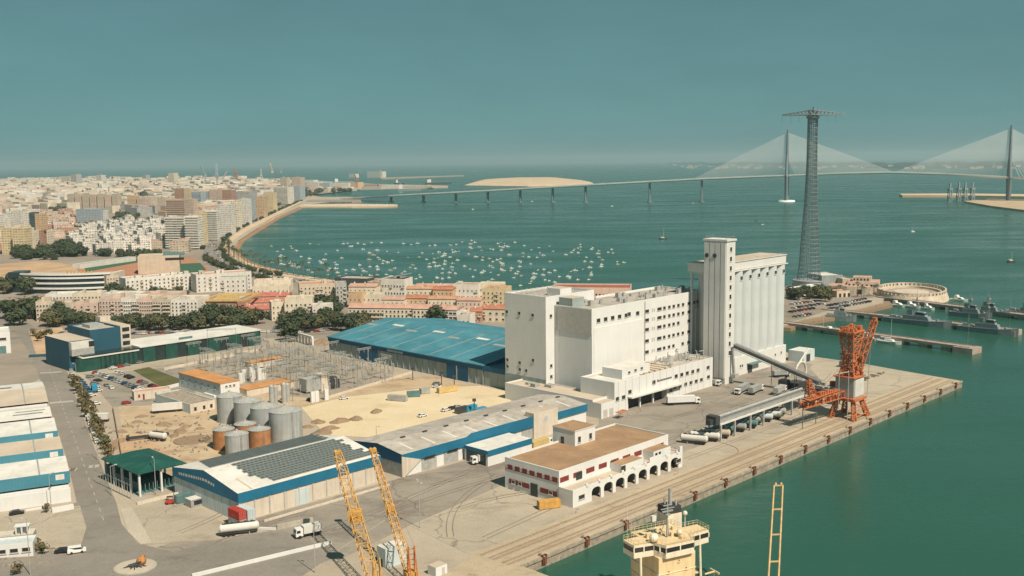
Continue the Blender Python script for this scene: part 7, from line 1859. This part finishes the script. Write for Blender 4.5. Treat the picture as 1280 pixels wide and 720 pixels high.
# seafront towers
SE = R(100)
def tower(px0, px1, yb, yt, col, label, fac='fac_band', depth=None, balc=None, roofm='tan_roof', ang=None):
    a, c = g(px0, yb), g(px1, yb); h = hz((a+c)/2, yt); L = (c-a).length
    if ang is not None:
        c = a+Vector((math.cos(ang), math.sin(ang), 0))*L
    return block(a, c, depth or max(12, L*.9), h, col, label, roofm, fac, balc=balc, group=None)
tw = [(208, 231, 311, 272, 'white', 'broad pale balcony tower nearest on the seafront, left wing', 1.1), (233, 249, 312, 271, 'white', 'broad pale balcony tower nearest on the seafront, right wing', 1.1), (249.5, 256, 306, 267, 'yellow', 'narrow yellowish tower right of the broad balcony tower', None), (257, 272, 301, 264, 'white', 'white balcony tower, second along the seafront', 1.1),
    (272.5, 289, 294, 256, 'white', 'tall white gridded tower, third along the seafront', None), (289.5, 299, 287, 252, 'cream', 'cream tower, fourth along the seafront', None), (300, 311, 281, 249, 'white', 'white tower, fifth along the seafront', None), (311.5, 317, 277, 246, 'blue grey', 'slim grey tower between white and ochre towers', None),
    (318, 330, 272, 247, 'orange', 'sandy orange tower along the seafront avenue', None), (330.5, 342, 265, 241, 'yellow', 'ochre tower next to the sandy orange one', None), (342.5, 360, 256, 234, 'white', 'wide white balcony tower at the far avenue end', 1.1), (360.5, 375, 250, 233, 'blue grey', 'grey blue slab at the far avenue end', None), (351, 359, 240, 222, 'beige', 'slim beige tower, left of two far towers', None), (365, 376, 244, 222, 'pink', 'tall pink tower, right of two far towers', None),
    (209, 232, 285, 250, 'brown', 'stepped brown tower behind the seafront', 1.35), (233, 244, 283, 250, 'pink', 'pinkish tower beside the stepped brown one', None), (219, 230, 258, 236, 'brick', 'red brown slab in the middle of town', None), (230.5, 239, 258, 236, 'ochre', 'ochre slab joined to the red brown one', None), (240, 252, 262, 240, 'blue grey', 'blue and red banded tower in mid town', 1.5), (253, 261, 256, 240, 'blue grey', 'blue tower right of the banded one', None), (262, 277, 256, 238, 'pink', 'pink grey flats in mid town', None), (278, 290, 258, 238, 'brick', 'brownish flats near the dockyard cranes', None), (292, 312, 256, 240, 'grey', 'long grey flats behind the seafront towers', None),
    (211, 218, 234, 216.5, 'cream', 'tall lone cream tower on the town skyline', None), (178, 183, 228, 219, 'grey', 'slim grey tower on the skyline left of the cream one', None), (77, 88, 232, 221, 'cream', 'broad cream tower on the far skyline', None), (89, 96, 234, 218, 'grey', 'taller grey tower beside the cream one on the far skyline', None), (121, 127, 230, 219, 'white', 'slim white tower on the far left skyline', None),
    (5, 17, 288, 267, 'white', 'white slab tower, left of the three slabs at the photo edge', None), (18, 27, 287, 264, 'white', 'white slab tower, middle of the three slabs', None), (30.5, 38, 288, 266, 'white', 'white slab tower next to dark balconies', None), (38.5, 45, 288, 266, 'dark', 'dark balconied face between white and orange towers', 3.0), (45.5, 55, 302, 268, 'orange', 'orange cream tower behind the yellow ones', None), (-12, 4, 290, 269, 'white', 'white slab cut by the left photo edge', None),
    (3, 16, 318, 287, 'yellow', 'yellow tower, left half of the bright pair', None), (17, 33, 319, 286, 'yellow', 'yellow tower, right half of the bright pair', None), (34, 38, 316, 286, 'cream', 'narrow cream stair block beside the yellow pair', None), (40, 50, 313, 290, 'cream', 'cream tower with a red stripe, left', None), (50.5, 53, 314, 289, 'brick', 'red stripe between the two cream towers', None), (53.5, 62, 312, 290, 'cream', 'cream tower with a red stripe, right', None),
    (96, 121, 283, 262, 'blue grey', 'grey blue institute with a strip window', None), (121.5, 131, 282, 263, 'white', 'white wing of the grey blue institute', None), (160, 170, 268, 245, 'orange', 'pale orange flats in mid town', None), (172, 182, 268, 247, 'pink', 'pale pink flats in mid town', None), (183, 196, 266, 246, 'cream', 'cream flats right of the pale pink ones', None), (197, 207, 268, 247, 'beige', 'beige flats before the brown tower', None)]
for k in range(7): tw.append((85+k*9.3, 92.5+k*9.3, 264, 243+(k % 2), ('beige', 'pink')[k % 2], f'{("beige", "pink")[k % 2]} slab, number {k+1} from the left in the row of seven slabs' if 0 else f'{("first", "second", "third", "fourth", "fifth", "sixth", "seventh")[k]} of seven slender slabs in a row in mid town', None))
TP = []
for px0, px1, yb, yt, col, lab, bal in tw:
    t = tower(px0, px1, yb, yt, col, lab, 'fac_band' if bal else rnd.choice(('fac_small', 'fac_wide', 'fac_fine')), balc=bal, depth=None)
    TP.append(((g(px0, yb)+g(px1, yb))/2, (g(px1, yb)-g(px0, yb)).length))

# ordinary houses and flats, set out on street blocks
def inside(p, poly):
    c = False; n = len(poly)
    for i in range(n):
        a, b = poly[i], poly[(i+1) % n]
        if (a.y > p.y) != (b.y > p.y) and p.x < (b.x-a.x)*(p.y-a.y)/(b.y-a.y)+a.x: c = not c
    return c
quarters = {'white village quarter': ([g(84, 318), g(112, 322), g(203, 314), g(206, 282), g(150, 281), g(100, 296)], 22, (10, 17), ('white', 'white', 'white', 'white', 'grey'), ('white_roof', 'white_roof', 'tan_roof', 'grey_roof', 'pink_roof'), R(38)),
    'west quarter': ([g(-60, 316), g(2, 316), g(62, 308), g(84, 300), g(100, 285), g(96, 268), g(-60, 268)], 34, (8, 17), ('cream', 'beige', 'pink', 'white', 'brick'), ('tan_roof', 'pink_roof', 'grey_roof'), R(30)),
    'mid town quarter': ([g(85, 268), g(98, 262), g(210, 272), g(232, 276), g(300, 256), g(345, 242), g(340, 236), g(100, 244), g(-60, 250), g(-60, 268)], 44, (10, 24), ('cream', 'beige', 'pink', 'white', 'orange', 'grey'), ('tan_roof', 'pink_roof', 'grey_roof', 'white_roof'), R(52)),
    'avenue side quarter': ([g(205, 312), g(246, 320), g(256, 296), g(300, 272), g(345, 252), g(338, 246), g(240, 268), g(206, 284)], 34, (8, 18), ('cream', 'white', 'beige', 'pink'), ('tan_roof', 'pink_roof', 'terracotta'), R(100))}
nf = 0; allc = []
base_me = {}
def filler_mesh(w, d, h, fac, rm, seed):
    q = random.Random(seed); b = MB(); b.box(0, w, 0, d, 0, h, 0, 1)
    if q.random() < .5: b.box(w*.55, w, d*.0-.003, d*.6, h, h+3, 0, 1)
    b.box(w*.1, w*.1+3, d*.5, d*.5+3, h, h+2.4, 0)
    for _ in range(int(w*d/70)+1):
        x, y, k = q.uniform(.5, w-2), q.uniform(.5, d-2), q.uniform(.8, 2.2); b.box(x, x+k, y, y+k, h, h+q.uniform(.6, 1.8), q.choice((0, 1)))
    if h > 9:
        for j in range(1, int(h/3)):
            for x0 in (w*.12, w*.62): b.box(x0, x0+w*.25, -.9, -.002, j*3-.1, j*3+.85, 0)
    b.box(0, w, -.05, .3, h, h+.8, 0); b.box(-.05, .3, 0, d, h, h+.8, 0)
    return b.mesh('town_house', (fac, rm))
for qn, (poly, gs, hr, cols, rms, ang) in quarters.items():
    xs = [p.x for p in poly]; ys = [p.y for p in poly]; ctr = Vector((sum(xs)/len(xs), sum(ys)/len(ys), 0)); ex = max(max(xs)-min(xs), max(ys)-min(ys))
    u, v = Vector((math.cos(ang), math.sin(ang), 0)), Vector((-math.sin(ang), math.cos(ang), 0))
    n = int(ex/gs)+1; cand = []
    for i in range(-n, n):
        for j in range(-n, n):
            c = ctr+u*(i*gs+rnd.uniform(-.12, .12)*gs)+v*(j*gs+rnd.uniform(-.12, .12)*gs)
            if not inside(c, poly): continue
            if any((c-p).length < w*.75+gs*.45 for p, w in TP): continue
            if i % 5 == 0 or rnd.random() < .08: continue
            cand.append(c)
    for c in cand:
        w, d = gs*rnd.uniform(.6, .95), gs*rnd.uniform(.5, .85)
        h = rnd.uniform(*hr); col = rnd.choice(cols); rm = rnd.choice(rms); fac = rnd.choice(('fac_small', 'fac_fine', 'fac_wide'))
        size = 'tall' if h > (hr[0]+hr[1])/2 else 'low'
        allc.append((c, w, d, h, col, rm, fac, size, qn, ang+(0 if rnd.random() < .6 else PI/2)))
allc.sort(key=lambda q: q[0].length-q[3]*20)
far_left = allc[285:]
for c, w, d, h, col, rm, fac, size, qn, an in allc[:285]:
    nf += 1; fk = rnd.uniform(.86, 1.08)
    put('town_house', filler_mesh(w, d, h, fac, rm, nf), None, c, an, f'{size} {col} house with {rm.split("_")[0]} roof in the {qn}', 'house', f'{size} {col} houses, {rm.split("_")[0]} roofs, {qn}', None, tuple(x*fk for x in WC[col]))
# the far old town reads as one mass
b = MB(); q = random.Random(5); far_poly = [g(-70, 258), g(100, 249), g(240, 243), g(345, 238), g(372, 235), g(345, 226), g(262, 224), g(100, 224.6), g(-70, 226)]
k = 0
def ring_mass(c, w, d, h, a, m):
    u, v = Vector((math.cos(a), math.sin(a), 0))*w/2, Vector((-math.sin(a), math.cos(a), 0))*d/2
    f = [c-u-v, c+u-v, c+u+v, c-u+v]
    for i in range(4):
        p, r = f[i], f[(i+1) % 4]; b.poly([(p.x, p.y, 0), (r.x, r.y, 0), (r.x, r.y, h), (p.x, p.y, h)], m)
    b.poly([(p.x, p.y, h) for p in f], q.choice((5, 5, 6, 4)))
for c, w, d, h, col, rm, fac, size, qn, an in far_left: ring_mass(c, w, d, h, an, q.choice((0, 1, 2, 3)))
while k < 2100:
    px, py = q.uniform(-70, 374), q.uniform(224, 258); c = g(px, py)
    if not inside(c, far_poly) or c.length < 2300: continue
    if any((c-p).length < w+16 for p, w in TP): continue
    k += 1; s = 1+c.length/6000
    ring_mass(c, q.uniform(16, 40)*s, q.uniform(14, 30)*s, q.choice((q.uniform(8, 16), q.uniform(10, 22), q.uniform(14, 30))), q.choice((.5, .9, 2.1))+q.uniform(-.1, .1), q.choice((0, 0, 1, 1, 2, 3)))
for nm_, c in (('far_white', WC['white']), ('far_cream', WC['cream']), ('far_pink', WC['pink']), ('far_beige', WC['beige'])):
    m, nt, bs = nodes_of(nm_); tc = N(nt, 'ShaderNodeTexCoord'); f = noise(nt, tc.outputs['Object'], .03, 4, .7); v = ramp(nt, f, .35, .65, .6, 1.1); cc = N(nt, 'ShaderNodeCombineColor')
    for i in range(3): nt.links.new(v, cc.inputs[i])
    nt.links.new(mixc(nt, 1.0, c, cc.outputs[0], 'MULTIPLY'), bs.inputs['Base Color']); bs.inputs['Roughness'].default_value = .9
solo('old_town', 'dense mass of far town roofs along the horizon', 'town', b, ('far_white', 'far_cream', 'far_pink', 'far_beige', 'white_roof', 'tan_roof', 'pink_roof'), kind='stuff')
for k, (px, py, L, lab) in enumerate(((512, 238.5, 90, 'dark low ship lying off the dockyard quay'), (548, 230, 130, 'long dark ship alongside the dockyard tip'), (430, 229, 120, 'pale ship in the dockyard basin'), (500, 230.5, 60, 'small ship beside the dockyard quay'))):
    b = MB(); b.prism([(-L/2, -8), (L*.4, -8), (L/2, 0), (L*.4, 8), (-L/2, 8)], -2, 9, 0, 1); b.box(-L*.45, -L*.3, -6, 6, 9, 24, 1); b.box(-L*.42, -L*.36, -2, 2, 24, 30, 0); b.tube((L*.2, 0, 9), (L*.2, 0, 24), .6, 5, 0)
    solo('distant_ship', lab, 'ship', b, ('navy_grey', 'white_render') if k % 2 == 0 else ('dark_metal', 'white_render'), g(px, py, WZ), R(8)+k*.2)
# dockyard sheds and terminal buildings beyond the avenue
for k, (a, y, c, yt, col, lab) in enumerate(((384, 232, 398, 228, 'white', 'white shed left in the distant dockyard'), (399, 234, 412, 229, 'blue grey', 'blue-grey shed in the distant dockyard'), (413, 233, 436, 229.5, 'white', 'long white shed in the distant dockyard'), (438, 235, 448, 228, 'orange', 'orange block beside the squat rusty crane'), (380, 240, 410, 236, 'beige', 'low beige sheds near the avenue end'), (412, 239, 440, 236.5, 'grey', 'low grey sheds before the dockyard quay'),
        (436, 222, 444, 217.5, 'white', 'small white ship-like terminal, left of two'), (459, 222, 478, 214.5, 'white', 'white far terminal block, right of two'), (452, 236, 476, 233.5, 'grey', 'long grey quay shed at the dockyard end'), (500, 235, 540, 233.4, 'beige', 'low quay shed on the dockyard tip'), (386, 237.5, 396, 233, 'pink', 'pinkish shed left of the dockyard basin'), (398, 238, 409, 234.5, 'white', 'small white shed by the dockyard basin'), (415, 236.5, 425, 233.2, 'orange', 'orange shed in the middle of the dockyard'), (427, 237, 436, 234, 'white', 'white shed right of the orange dockyard shed'), (455, 234, 470, 230.8, 'brick', 'reddish shed at the squat crane'), (482, 234.8, 498, 232.6, 'white', 'white low shed beyond the sandy crane'), (360, 228, 392, 225.2, 'white', 'pale row of sheds behind the pink tower'))):
    p, r = g(a, y), g(c, y); block(p, r, 40, max(6, hz((p+r)/2, yt)), col, lab, 'white_roof', cat='shed', kind='dockyard_shed', roofh=False)
for k in range(26):
    p = g(382+k*4.3, 256.8+.3*(k % 3)); p.z = .65; put('moored_boat', BM[('motor', 'long')], None, p, rnd.random(), 'white boat laid up on the marina breakwater', 'boat', 'boats along the marina breakwater', None, (.7, .69, .66), (1.3, 1.3, 1.2))
# ------------------------------------------------------------------ trees
def crown_mesh(seed, r, h, z0, n, leaf, m, lobes=7):
    q = random.Random(seed); b = MB(); L = []
    for k in range(lobes):
        a = q.uniform(0, 2*PI); rr = q.uniform(.15, .62)*r; L.append((Vector((rr*math.cos(a), rr*math.sin(a), z0+h*q.uniform(.25, .8))), q.uniform(.38, .6)*r))
    for k in range(n):
        c, s = q.choice(L); d = Vector((q.gauss(0, 1), q.gauss(0, 1), q.gauss(0, .8))).normalized(); p = c+d*s*(q.uniform(.6, 1.05) if q.random() < .85 else q.uniform(1.05, 1.3))
        x = Vector((q.gauss(0, 1), q.gauss(0, 1), q.gauss(0, 1))).normalized(); y = x.cross(d+Vector((0, 0, .4))).normalized(); x = y.cross(d).normalized() if q.random() < .6 else x
        sz = leaf*q.uniform(.6, 1.4); b.poly([p-x*sz-y*sz*.7, p+x*sz-y*sz*.6, p+x*sz*.8+y*sz*.7, p-x*sz*.7+y*sz*.6])
    return b.mesh('crown', (m,))
def trunk_mesh(h, r):
    b = MB(); b.tube((0, 0, -.2), (0, 0, h), r, 6, 0, r*.6)
    for k in range(4):
        a = k*1.6; b.tube((0, 0, h*.8), (h*.45*math.cos(a), h*.45*math.sin(a), h*1.5), r*.5, 5, 0, r*.2)
    return b.mesh('trunk', ('bark',))
CR = [crown_mesh(s, 4.3+(s % 3)*.5, 5.2+(s % 2)*1.6, 2.0, 820, .50, m, 6+s % 4) for s, m in ((1, 'leaf_dark'), (2, 'leaf_olive'), (3, 'leaf_dark'), (4, 'leaf_olive'), (5, 'leaf_dark'), (6, 'leaf_olive'))]
DRY = [crown_mesh(s, 2.6, 3.6, 1.4, 150, .42, m) for s, m in ((11, 'leaf_dry'), (12, 'leaf_olive'), (13, 'leaf_dry'))]
TR = trunk_mesh(3.4, .28); TRS = trunk_mesh(2.2, .14)
WANT = []
def tree(p, s, label, group, kind=None, far=False): WANT.append((p, s, label, group, kind, far))
def plant(p, s, label, group, kind=None, far=False):
    k = rnd.randrange(6) if kind is None else kind
    sc = (s*rnd.uniform(.85, 1.15), s*rnd.uniform(.85, 1.15), s*rnd.uniform(.8, 1.15)); p = Vector((p.x, p.y, .02))
    if far: return put('broadleaf_tree', CR[k], None, p-Vector((0, 0, 1.6*s)), rnd.random()*6, label, 'tree', group, None, None, sc)
    t = thing('broadleaf_tree', label, 'tree', p, rnd.random()*6, group, sc); put('trunk', TR, t); put('crown', CR[k], t); return t
def young(p, s, label, group):
    t = thing('roadside_tree', label, 'tree', Vector((p.x, p.y, .05)), rnd.random()*6, group, (s, s, s)); put('trunk', TRS, t); put('crown', DRY[rnd.randrange(3)], t)
def palm_mesh(h, seed):
    q = random.Random(seed); b = MB(); b.tube((0, 0, 0), (.3, 0, h), .26, 6, 1, .2)
    for k in range(17):
        a = 2*PI*k/17+q.uniform(-.1, .1); e = q.uniform(-.1, .7); d = Vector((math.cos(a), math.sin(a), 0)); w = Vector((-d.y, d.x, 0)); prev = Vector((.3, 0, h))
        for i in range(4):
            f = (i+1)/4; nx = Vector((.3, 0, h))+d*2.9*f+Vector((0, 0, 2.0*f*e-2.6*f*f*.8)); ww = .42*(1-f*.75); w0 = .42*(1-(f-.25)*.75); b.poly([prev-w*w0, nx-w*ww, nx+w*ww, prev+w*w0], 0); prev = nx
    return b.mesh('palm_tree', ('leaf_dark', 'palm_bark'))
PM = [palm_mesh(9, 1), palm_mesh(11, 2), palm_mesh(7.5, 3)]
def palm(p, label, group, s=1.0): put('palm_tree', PM[rnd.randrange(3)], None, Vector((p.x, p.y, 0)), rnd.random()*6, label, 'palm tree', group, None, None, (s, s, s))

# long row before the town
for k in range(22):
    f = k/21; px = 146+f*156; tree(g(px+rnd.uniform(-2, 2), 411+rnd.uniform(-1.5, 3)-f*1.5), rnd.uniform(.95, 1.35), f'broad dark tree, {ORD(k)} from the left in the row behind the green hall', 'trees behind the green hall', far=False)
for k in range(13): tree(g(255+k*5.6, 404+rnd.uniform(-1, 3)), rnd.uniform(1.0, 1.4), f'tree before the yellow and red-roofed houses, {ORD(k)} from the left', 'trees before the red-roofed houses')
for k in range(11): tree(g(352+k*6.4, 408+rnd.uniform(-1, 4)), rnd.uniform(1.0, 1.45), f'tree before the cream church-like building, {ORD(k)} from the left', 'trees before the cream building')
for k in range(7): tree(g(420+k*6.4, 413+rnd.uniform(-3, 3)), rnd.uniform(1.1, 1.5), f'tree by the left end of the blue roof, {ORD(k)} from the left', 'trees at the blue roof end')
for px, py, s in ((549, 411, 1.5), (545, 410, 1.1), (556, 411, 1.2), (363, 428, 1.3), (357, 425, 1.1)): tree(g(px, py), s, 'lone dark tree close to the '+('cream flats' if px > 400 else 'white colonnade'), 'lone trees near the '+('cream flats' if px > 400 else 'white colonnade'))
for k in range(9): tree(g(394+k*3.4, 392+rnd.uniform(-2, 3)), rnd.uniform(1.0, 1.5), f'dark tree behind the white low building, {ORD(k)} from the left', 'trees behind the white building', kind=2)
for k in range(14): tree(g(8+k*5.2, 402+rnd.uniform(-6, 6)), rnd.uniform(1.0, 1.6), f'spreading tree beside the upper road, {ORD(k)} from the left photo edge', 'trees by the upper road')
for k in range(10): tree(g(70+k*5.0, 407+rnd.uniform(-2, 2)), rnd.uniform(.9, 1.2), f'tree in front of the coloured flats, {ORD(k)} from the left', 'trees before the coloured flats')
for k in range(10): tree(g(-4+k*4.6, 366+rnd.uniform(-4, 4)), rnd.uniform(1.2, 1.7), f'dark tree left of the curved office, {ORD(k)} from the left', 'trees left of the curved office')
for k in range(9): tree(g(136+k*3.4, 372+rnd.uniform(-2, 2)), rnd.uniform(.9, 1.2), f'tree beside the left white block, {ORD(k)} from the left', 'trees at the white blocks')
for k in range(8): tree(g(168+k*9, 373+rnd.uniform(-1, 1)), rnd.uniform(.7, 1.0), f'small tree along the foot of the white block, {ORD(k)} from the left', 'small trees below the white block')
# road median trees
for k in range(22):
    f = k/21; p = G(93, 478).lerp(G(137, 574), f); young(p+Vector((rnd.uniform(-.8, .8), rnd.uniform(-.8, .8), 0)), rnd.uniform(.8, 1.25), f'small dry tree on the harbour road kerb, {ORD(k)} from the far end', 'young trees along the harbour road')
for k in range(8): young(g(42+k*5, 424+rnd.uniform(-5, 8)), 1.0, 'scrubby bush on the bare rough lot', 'bushes on the rough lot')
for px, py in ((49, 690), (43, 685), (55, 693), (58, 641), (22, 718)): young(g(px, py), .6, 'dry shrub by the lower left offices', 'dry shrubs at the lower left')
# old town greenery and park clumps
def clump(pxs, n, lab, grp, s=(1.3, 2.0)):
    for k in range(n):
        px, py = rnd.uniform(pxs[0], pxs[2]), rnd.uniform(pxs[1], pxs[3]); tree(g(px, py), rnd.uniform(*s), lab, grp, kind=rnd.choice((0, 2, 4)), far=True)
clump((68, 308, 104, 322), 26, 'dark tree in the grove left of the white village quarter', 'grove by the white quarter')
clump((20, 321, 72, 325), 18, 'dark tree before the long grey roof', 'trees before the grey roof')
clump((92, 285, 122, 292), 16, 'tree beside the grey blue institute', 'trees by the institute')
clump((138, 270, 176, 279), 24, 'dark tree in the mid town park', 'mid town park trees')
clump((152, 243, 206, 250), 26, 'far tree in the park below the skyline', 'far park trees', (2.2, 3.6))
clump((62, 262, 86, 267), 10, 'tree beside the seven slabs', 'trees by the seven slabs', (1.6, 2.4))
clump((120, 319, 205, 323), 22, 'tree along the front of the white village quarter', 'trees before the white quarter', (.9, 1.3))
clump((204, 300, 212, 312), 8, 'tree at the foot of the broad balcony tower', 'trees at the balcony tower')
clump((380, 238, 440, 241.5), 26, 'far tree on the dockyard shore', 'dockyard shore trees', (1.6, 2.4))
# avenue trees, both sides
def line(pts, n, lab, grp, s, jit=3, palms=0):
    P = [g(*q) for q in pts]; seg = [(P[i+1]-P[i]).length for i in range(len(P)-1)]; T = sum(seg)
    for k in range(n):
        d = T*(k+.5)/n; i = 0
        while i < len(seg)-1 and d > seg[i]: d -= seg[i]; i += 1
        p = P[i].lerp(P[i+1], d/seg[i])+Vector((rnd.uniform(-jit, jit), rnd.uniform(-jit, jit), 0))
        if palms: palm(p, lab, grp, rnd.uniform(.9, 1.3)*palms)
        else: tree(p, rnd.uniform(*s), lab, grp, far=True)
line([(251, 313), (250, 305.5), (260, 295.5), (288, 281.5), (330, 264), (370, 248.4)], 66, 'tree on the town side of the seafront avenue', 'avenue trees, town side', (.8, 1.25), 3)
line([(279, 319), (276, 307.5), (282, 298.5), (305, 283.7), (340, 267.3), (377, 251)], 60, 'tree on the water side of the seafront avenue', 'avenue trees, water side', (.6, .95), 2)
line([(330, 259), (350, 253), (380, 246), (400, 243.5)], 40, 'tree in the green strip at the far avenue end', 'green strip trees', (1.6, 2.4), 16)
line([(284, 308), (286, 317), (295, 325.5), (312, 332), (340, 339), (380, 346.4), (420, 352)], 46, 'palm tree lining the promenade above the beach', 'promenade palms', None, 2, 1.15)
line([(255, 322), (268, 331.5), (296, 341.5), (345, 353)], 34, 'tree on the inland side of the avenue bend', 'trees at the avenue bend', (.6, .95), 2)
line([(280, 321.5), (292, 330.6), (318, 339), (350, 345.4)], 30, 'low tree between the avenue and the promenade', 'trees between avenue and promenade', (.45, .75), 2)
# the point
for k in range(24): tree(g(rnd.uniform(986, 1040), rnd.uniform(370, 378)), rnd.uniform(.7, 1.1), 'dusty tree on the point beside the power tower', 'trees at the power tower')
for px, py in ((1050, 368), (1072, 370), (1077, 372), (1080, 371), (1092, 371), (1096, 370)): palm(g(px, py), 'palm tree before the fort gate', 'palms at the fort gate')
# the 295 nearest stand as trees of their own, the rest as one distant mass
WANT.sort(key=lambda w: w[0].length-w[1]*60)
for w in WANT[:295]: plant(*w)
b = MB(); q = random.Random(3)
for p, s, *_ in WANT[295:]:
    m = q.choice((0, 0, 1))
    for k in range(80):
        d = Vector((q.gauss(0, 1), q.gauss(0, 1), q.gauss(0, 1))).normalized(); c = p+Vector((d.x*3.6*s*q.uniform(.5, 1), d.y*3.6*s*q.uniform(.5, 1), 3.6*s+d.z*3*s*q.uniform(.5, 1)))
        x = Vector((q.gauss(0, 1), q.gauss(0, 1), q.gauss(0, 1))).normalized(); y = x.cross(d).normalized(); z = 1.1*s
        b.poly([c-x*z-y*z, c+x*z-y*z, c+x*z+y*z, c-x*z+y*z], m)
solo('distant_trees', 'far dark greenery along the avenue and dockyard shore', 'trees', b, ('leaf_dark', 'leaf_olive'), kind='stuff')
# cars on the avenue
pts = [(400, 354.5), (350, 348), (310, 339), (276, 327), (265, 315), (264, 303.5), (296, 283.5), (340, 264)]
P = [g(*q) for q in pts]
for k in range(110):
    f = rnd.random()*(len(P)-1); i = int(f); p = P[i].lerp(P[i+1], f-i)+Vector((rnd.uniform(-7, 7), rnd.uniform(-4, 4), 0)); col = pick(0); car(p, math.atan2(P[i+1].y-P[i].y, P[i+1].x-P[i].x), col, f'{col} car on the curving seafront avenue', 'car', 'cars on the seafront avenue')
for k in range(44):
    p = g(150+k*6.0, 418+rnd.uniform(-1, 1.5)-k*.1); col = pick(0); car(p, QA*.2+rnd.uniform(-.1, .1), col, f'{col} car parked under the trees behind the green hall', 'car', 'cars behind the green hall')
